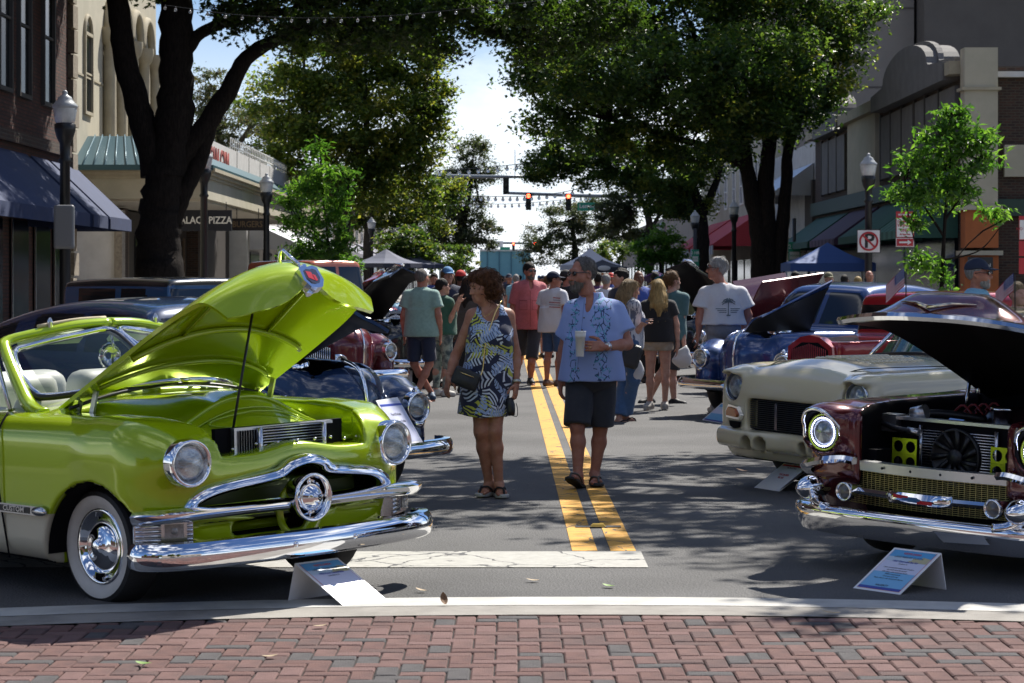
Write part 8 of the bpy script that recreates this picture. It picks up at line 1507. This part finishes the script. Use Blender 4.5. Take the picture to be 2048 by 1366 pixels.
# ------------------------------------------------------------------ street furniture
GLOBE = mat('lamp_globe', (.60, .62, .62), .2, coat=1, col2=(.45, .48, .48), nscale=6)
def lamp():
    t = thing('street_lamp', 'lamp', 'lamp', (0, 0, 0), 0, 'black street lamps along both kerbs')
    mb = MB(); mb.lathe([(.26, 0), (.26, .18), (.19, .3), (.17, .75), (.11, .95), (.095, 1.1), (.085, 3.62), (.12, 3.66), (.085, 3.72), (.09, 3.95), (.14, 4.05), (.175, 4.18), (.18, 4.27), (.14, 4.30)], n=20); mb.obj('post', STEEL, t)
    mb = MB(); mb.lathe([(.13, 4.27), (.165, 4.32), (.18, 4.40), (.20, 4.52), (.20, 4.55)], n=24); mb.obj('globe', GLOBE, t)
    mb = MB(); mb.lathe([(.20, 4.54), (.215, 4.56), (.215, 4.59), (.165, 4.64), (.12, 4.70), (.115, 4.73), (.05, 4.765), (.04, 4.79), (.048, 4.82), (.02, 4.845), (.001, 4.85)], n=24); mb.obj('finial_cap', mat('lamp_cap', (.42, .44, .44), .35, col2=(.30, .32, .33), nscale=9), t); return t
LP = lamp(); lf = True
for px, top, Y, lab in [(130, 180, 39, 'dark unlit street lamp at the far left in front of the brick building'), (408, 291, 55, 'street lamp in front of the hanging pizza board'), (533, 346, 67, 'street lamp left of the bright left sapling'), (691, 416, 97, 'street lamp behind the bright left sapling'), (743, 434, 112, 'street lamp beside the yellowing left tree trunk'), (785, 452, 131, 'farthest street lamp on the left, above the patio umbrellas'),
        (1737, 306, 57, 'street lamp carrying the no parking sign'), (1468, 400, 90, 'street lamp by the huge oak trunk'), (1390, 420, 101, 'street lamp left of the forked oak trunk'), (1325, 441, 120, 'street lamp above the small round tree'), (1277, 456, 137, 'street lamp on the right of the far signals'), (1245, 493, 204, 'farthest small street lamp on the right')]:
    o = LP if lf else copy_tree(LP); lf = False; z = HC - (top - CY) * Y / FPX; o.location = ((px - CX) * Y / FPX, Y, z - 4.85); o['label'] = lab
t = thing('electrical_box', 'grey metal box strapped to the dark far left lamp post', 'box', (0, 0, 0)); a, b = atY(109, 410, 38.8), atY(150, 498, 38.8); S = SDF(Vector((a.x, 38.6, b.z)) - Vector((.05,) * 3), Vector((b.x, 39.0, a.z)) + Vector((.05,) * 3), .02); S.box(((a.x + b.x) / 2, 38.75, (a.z + b.z) / 2), (abs(b.x - a.x) / 2, .06, abs(a.z - b.z) / 2), .04); S.obj('casing', mat('grey_casing', (.16, .17, .18), .5), t)
# signs
SW, SR, SG = mat('sign_white', (.72, .72, .72), .4), mat('sign_red', (.42, .02, .03), .4), mat('sign_green', (.025, .30, .19), .4)
def plate(t, name, px0, px1, py0, py1, Y, m, r=0): a, b = atY(px0, py0, Y), atY(px1, py1, Y); return bx(name, m, t, a.x, b.x, Y, Y + .012, b.z, a.z), a, b
Y = 56.7; t = thing('traffic_sign', 'white no parking sign with red ring and black P on the lamp post', 'sign', (0, 0, 0)); plate(t, 'border', 1714, 1761, 459, 506, Y, BLACK); _, a, b = plate(t, 'plate', 1715.5, 1759.5, 460.5, 504.5, Y - .012, SW); c = Vector(((a.x + b.x) / 2, Y - .022, (a.z + b.z) / 2)); r = (b.x - a.x) * .40
text('letter', 'P', .50, BLACK, t, frame(c + Vector((.01, .004, -.0)), (1, 0, 0), (0, 0, 1)), .002, bold=.012); MB().lathe([(r * .88, .0), (r * .88, .006), (r * 1.1, .006), (r * 1.1, 0)], c, (0, -1, 0), 40).obj('ring', SR, t); MB().box(c + Vector((0, -.008, 0)), (r * 1.9, .004, .045), M=Matrix.Rotation(R(45), 4, 'Y')).obj('slash', SR, t)
Y = 55; t = thing('traffic_sign', 'red and white commercial vehicles only sign left of the right sapling', 'sign', (0, 0, 0)); plate(t, 'border', 1792, 1828, 423, 475, Y, SR); _, a, b = plate(t, 'plate', 1793.5, 1826.5, 436, 473.5, Y - .012, SW); c = (a + b) / 2; MB().cyl((c.x, Y + .05, -.0), (c.x, Y + .05, atY(0, 420, Y).z), .03, n=8).obj('post', STEEL, t)
for k, (s_, z) in enumerate((('COMMERCIAL', .30), ('VEHICLES', .06), ('ONLY', -.10), ('M-F 6am-10am', -.18))): text('lettering', s_, (.07, .105, .105, .05)[k], SR, t, frame((c.x, Y - .016, c.z + (.135, .05, -.07, -.165)[k]), (1, 0, 0), (0, 0, 1)), .001, bold=.003, sx=.82)
a2 = atY(1810, 429.5, Y); text('lettering', 'NO PARKING', .06, SW, t, frame((a2.x, Y - .004, a2.z), (1, 0, 0), (0, 0, 1)), .001, bold=.003, sx=.9)
t2 = thing('traffic_sign', 'small red arrow plate under the commercial vehicles sign', 'sign', (0, 0, 0)); plate(t2, 'border', 1792, 1828, 476, 493.5, Y, SW); plate(t2, 'plate', 1793.5, 1826.5, 477.5, 492, Y - .012, SR); c = atY(1810, 484.7, Y); mb = MB(); mb.box((c.x - .03, Y - .018, c.z), (.22, .008, .04)); mb.prism([(c.x + .06, c.z - .06), (c.x + .15, c.z), (c.x + .06, c.z + .06)], 'y', Y - .022, Y - .014); mb.obj('arrow', SW, t2)
Y = 52; t = thing('traffic_sign', 'red and white parking sign cut by the right picture edge', 'sign', (0, 0, 0)); plate(t, 'border', 2038, 2076, 432, 480, Y, SR); plate(t, 'plate', 2039.5, 2074.5, 440, 478.5, Y - .012, SW); plate(t, 'lower_plate', 2038, 2076, 482, 512, Y, SR); plate(t, 'arrow_plate', 2038, 2076, 516, 548, Y, SR); c = atY(2057, 500, Y); MB().cyl((c.x, Y + .06, 0), (c.x, Y + .06, 3.1), .03, n=8).obj('post', STEEL, t); text('lettering', 'NO VEHICLES', .09, SR, t, frame((c.x, Y - .016, atY(0, 458, Y).z), (1, 0, 0), (0, 0, 1)), .001)
for (x0, x1, y0, y1, Y, lab) in [(1577, 1601, 484, 533, 88, 'green and white parking sign in front of the blue tent'), (1383, 1398, 499, 533, 99, 'small green and white parking sign by the forked oak')]:
    t = thing('traffic_sign', lab, 'sign', (0, 0, 0)); plate(t, 'plate', x0, x1, y0, y1, Y, SG); d = y1 - y0; plate(t, 'panel', x0 + 2, x1 - 2, y0 + d * .40, y0 + d * .72, Y - .012, SW); c = atY((x0 + x1) / 2, y0, Y); MB().cyl((c.x, Y + .1, 0), (c.x, Y + .1, c.z + .9), .07, n=8).obj('post', STEEL, t); text('lettering', '2 HR', .22 if d > 40 else .17, SW, t, frame((c.x, Y - .006, atY(0, y0 + d * .2, Y).z), (1, 0, 0), (0, 0, 1)), .002, bold=.004); text('lettering', 'PARKING', .10, SG, t, frame((c.x, Y - .018, atY(0, y0 + d * .56, Y).z), (1, 0, 0), (0, 0, 1)), .001)
# traffic signals
RLIT = mat('signal_red_lit', (.8, .05, .02), .3, emit=(1, .04, .015), estr=14.); SOFF = mat('signal_off', (.02, .03, .02), .4); ARM = mat('signal_arm', (.22, .25, .28), .45, .5); SIGB = mat('signal_black', (.012, .013, .015), .5)
def signal(par, px, py, Y, lit=True, k=1.):
    c = atY(px, py, Y); b = bx('signal_head', SIGB, par, c.x - .18 * k, c.x + .18 * k, Y, Y + .2, c.z - .55 * k, c.z + .55 * k)
    for q in range(3):
        z = c.z + (.36 - .36 * q) * k; mb = MB(); mb.lathe([(.14 * k, 0), (.145 * k, .12)], (c.x, Y, z), (0, -1, 0), 16); mb.obj('visor', SIGB, b); MB().lathe([(.13 * k, .0), (.001, .02)], (c.x, Y - .01, z), (0, -1, 0), 16).obj('lens', RLIT if q == 0 and lit else SOFF, b)
Y = 150; m1 = thing('traffic_signal', 'signal arm with two red lights and a green street name board', 'traffic light', atY(1420, 556, Y) * 1); o_ = Vector(m1.location)
def arm(par, L, Y, r0, r1, base=None):
    p = [atY(x, y, Y) for x, y in L]; MB().tube(p, [r0 + (r1 - r0) * i / (len(p) - 1) for i in range(len(p))], 8).obj('arm', ARM, par)
    if base: q = atY(base, L[0][1], Y); MB().cyl((q.x, Y, -.2), (q.x, Y, q.z + .4), .16, .13, 10).obj('post', ARM, par)
m1.location = (0, 0, 0); arm(m1, [(1440, 398), (1300, 394), (1150, 391), (1015, 386)], Y, .17, .09, 1440); signal(m1, 1057, 403, Y - .2); signal(m1, 1137, 404, Y - .2)
_, a, b = plate(m1, 'name_board', 1155, 1194.5, 405, 421.5, Y - .2, SG); text('lettering', 'Lemon', .38, SW, m1, frame(((a.x + b.x) / 2, Y - .22, (a.z + b.z) / 2 + .03), (1, 0, 0), (0, 0, 1)), .003, bold=.006); text('lettering', 'ST', .13, SW, m1, frame((b.x - .2, Y - .22, b.z + .08), (1, 0, 0), (0, 0, 1)), .002)
Y = 138; m2 = thing('traffic_signal', 'signal arm seen from behind reaching in from the left trees', 'traffic light', (0, 0, 0)); arm(m2, [(760, 352), (880, 352.5), (1000, 353.5), (1075, 353)], Y, .15, .08, 760); signal(m2, 925, 370, Y, False); signal(m2, 1012, 370, Y, False); plate(m2, 'board_back', 873, 908, 366, 386, Y - .1, SIGB)
c0 = atY(1030, 353, Y); MB().tube([c0, c0 + Vector((0, 0, 1.6))], .02, 5).obj('antenna', ARM, m2)
Y = 300; m3 = thing('traffic_signal', 'farthest signal arm with two small red lights over the street end', 'traffic light', (0, 0, 0)); arm(m3, [(880, 485), (1020, 486), (1160, 489)], Y, .18, .12, 880); signal(m3, 1027, 493, Y - .3); signal(m3, 1069, 492, Y - .3); plate(m3, 'name_board', 1000, 1020, 494, 500, Y - .3, SG); plate(m3, 'sign_board', 993, 1006, 482, 494, Y - .4, SW); plate(m3, 'dark_board', 1060, 1084, 497, 505, Y - .4, SIGB)
# string lights
BULB = mat('clear_bulb', (.85, .85, .82), .1, coat=1, trans=.75)
def strand(label, L, Y, n, r):
    t = thing('string_lights', label, 'string lights', (0, 0, 0), 0, 'strands of round bulbs over the street'); q = spline([atY(x, y, Y) for x, y in L], n * 2 + 1); MB().tube(q, .012 * r / .06, 5).obj('wire', STEEL, t)
    first = None
    for i in range(0, n * 2 + 1, 2):
        if first is None: mb = MB(); mb.ell((0, 0, -.11 * r / .06), (r, r, r * 1.1), 12, 8); mb.mi = 1; mb.cyl((0, 0, -.06 * r / .06), (0, 0, .0), r * .45, n=8); first = mb.obj('bulb', [BULB, STEEL], t, q[i])
        else: link('bulb', first.data, t, q[i])
strand('long strand of round bulbs hung across the top of the street', [(330, 10), (480, 30), (640, 36), (800, 30), (960, 14), (1130, -4), (1300, -22), (1480, -40)], 41, 34, .030)
strand('second strand of bulbs over the street at the first signal arm', [(690, 322), (800, 342), (930, 338), (1060, 325), (1190, 300), (1320, 296)], 108, 34, .09); strand('third strand of bulbs below the first signal arm', [(800, 360), (900, 386), (1000, 393), (1100, 388), (1220, 368), (1330, 372)], 122, 34, .09); strand('lowest strand of bulbs in the distance above the crowd', [(830, 385), (920, 404), (1010, 408), (1100, 402), (1180, 392)], 150, 26, .09)
# tents and patio umbrellas
def tent(label, px, Y, w_, zt, ze, m, frm=WHITEP):
    t = thing('canopy_tent', label, 'tent', ((px - CX) * Y / FPX, Y, 0)); h_ = w_ / 2; mb = MB(); c = [(-h_, -h_, ze), (h_, -h_, ze), (h_, h_, ze), (-h_, h_, ze)]; n = 8
    for i in range(4):
        a, b = Vector(c[i]), Vector(c[(i + 1) % 4]); mb.grid([[a.lerp(b, j / n).lerp(Vector((0, 0, zt)), v) - Vector((0, 0, .12 * math.sin(math.pi * v) * (zt - ze))) for j in range(n + 1)] for v in np.linspace(0, 1, 6)], smooth=False); mb.quad(a, b, b - Vector((0, 0, .25)), a - Vector((0, 0, .25)))
    mb.obj('canopy', m, t)
    for x, y, z in c: MB().cyl((x * .97, y * .97, 0), (x * .97, y * .97, ze), .025, n=6).obj('leg', frm, t)
tent('blue pop up tent on the right pavement below the green awnings', 1655, 72, 2.6, 2.75, 2.1, mat('tent_blue', (.03, .08, .26), .7)); tent('white peaked tent in the middle distance right of the centre line', 1180, 118, 3, 3.15, 2.3, mat('tent_white', (.62, .62, .66), .7)); tent('dark tent with an orange banner beside the white peaked one', 1205, 108, 2.2, 2.5, 2.15, mat('tent_dark', (.03, .035, .05), .7))
t = thing('banner', 'orange banner with a white oval hung under the dark tent', 'banner', (0, 0, 0)); _, a, b = plate(t, 'cloth', 1190, 1226, 546, 562, 106.5, mat('banner_orange', (.6, .14, .02), .7)); MB().ell(((a.x + b.x) / 2, 106.47, a.z + .22), (.3, .02, .12), 16, 8).obj('oval', SW, t)
for i, (px, Y, w_) in enumerate([(772, 96, 3.0), (826, 104, 2.8)]):
    t = thing('patio_umbrella', ['grey blue patio umbrella left of the reddish small tree', 'grey blue patio umbrella right behind the first one'][i], 'umbrella', ((px - CX) * Y / FPX, Y, 0), 0, 'patio umbrellas on the left'); mb = MB(); n = 8
    mb.grid([[(w_ / 2 * (1 - v) * math.cos(a), w_ / 2 * (1 - v) * math.sin(a), 2.25 + .6 * v - .1 * math.sin(math.pi * v)) for a in np.linspace(0, 2 * math.pi, n + 1)] for v in np.linspace(0, 1, 5)], smooth=False); mb.grid([[(w_ / 2 * math.cos(a), w_ / 2 * math.sin(a), z) for a in np.linspace(0, 2 * math.pi, n + 1)] for z in (2.25, 2.08)], smooth=False); mb.obj('canopy', mat('umbrella_grey_blue', (.10, .11, .16), .8), t); MB().cyl((0, 0, 0), (0, 0, 2.85), .03, n=8).obj('pole', STEEL, t)
t = thing('plastic_bag', 'white carrier bag held low by the ash blond woman', 'bag', (0, 0, 0)); c = atY(1271, 742, 26.6); S = SDF(c - Vector((.2, .15, .25)), c + Vector((.2, .15, .25)), .014); S.ell(c, (.10, .06, .14)); folds(S, .012, 9, 1.2, 1); S.obj('bag', MATS['plastic_white'], t)
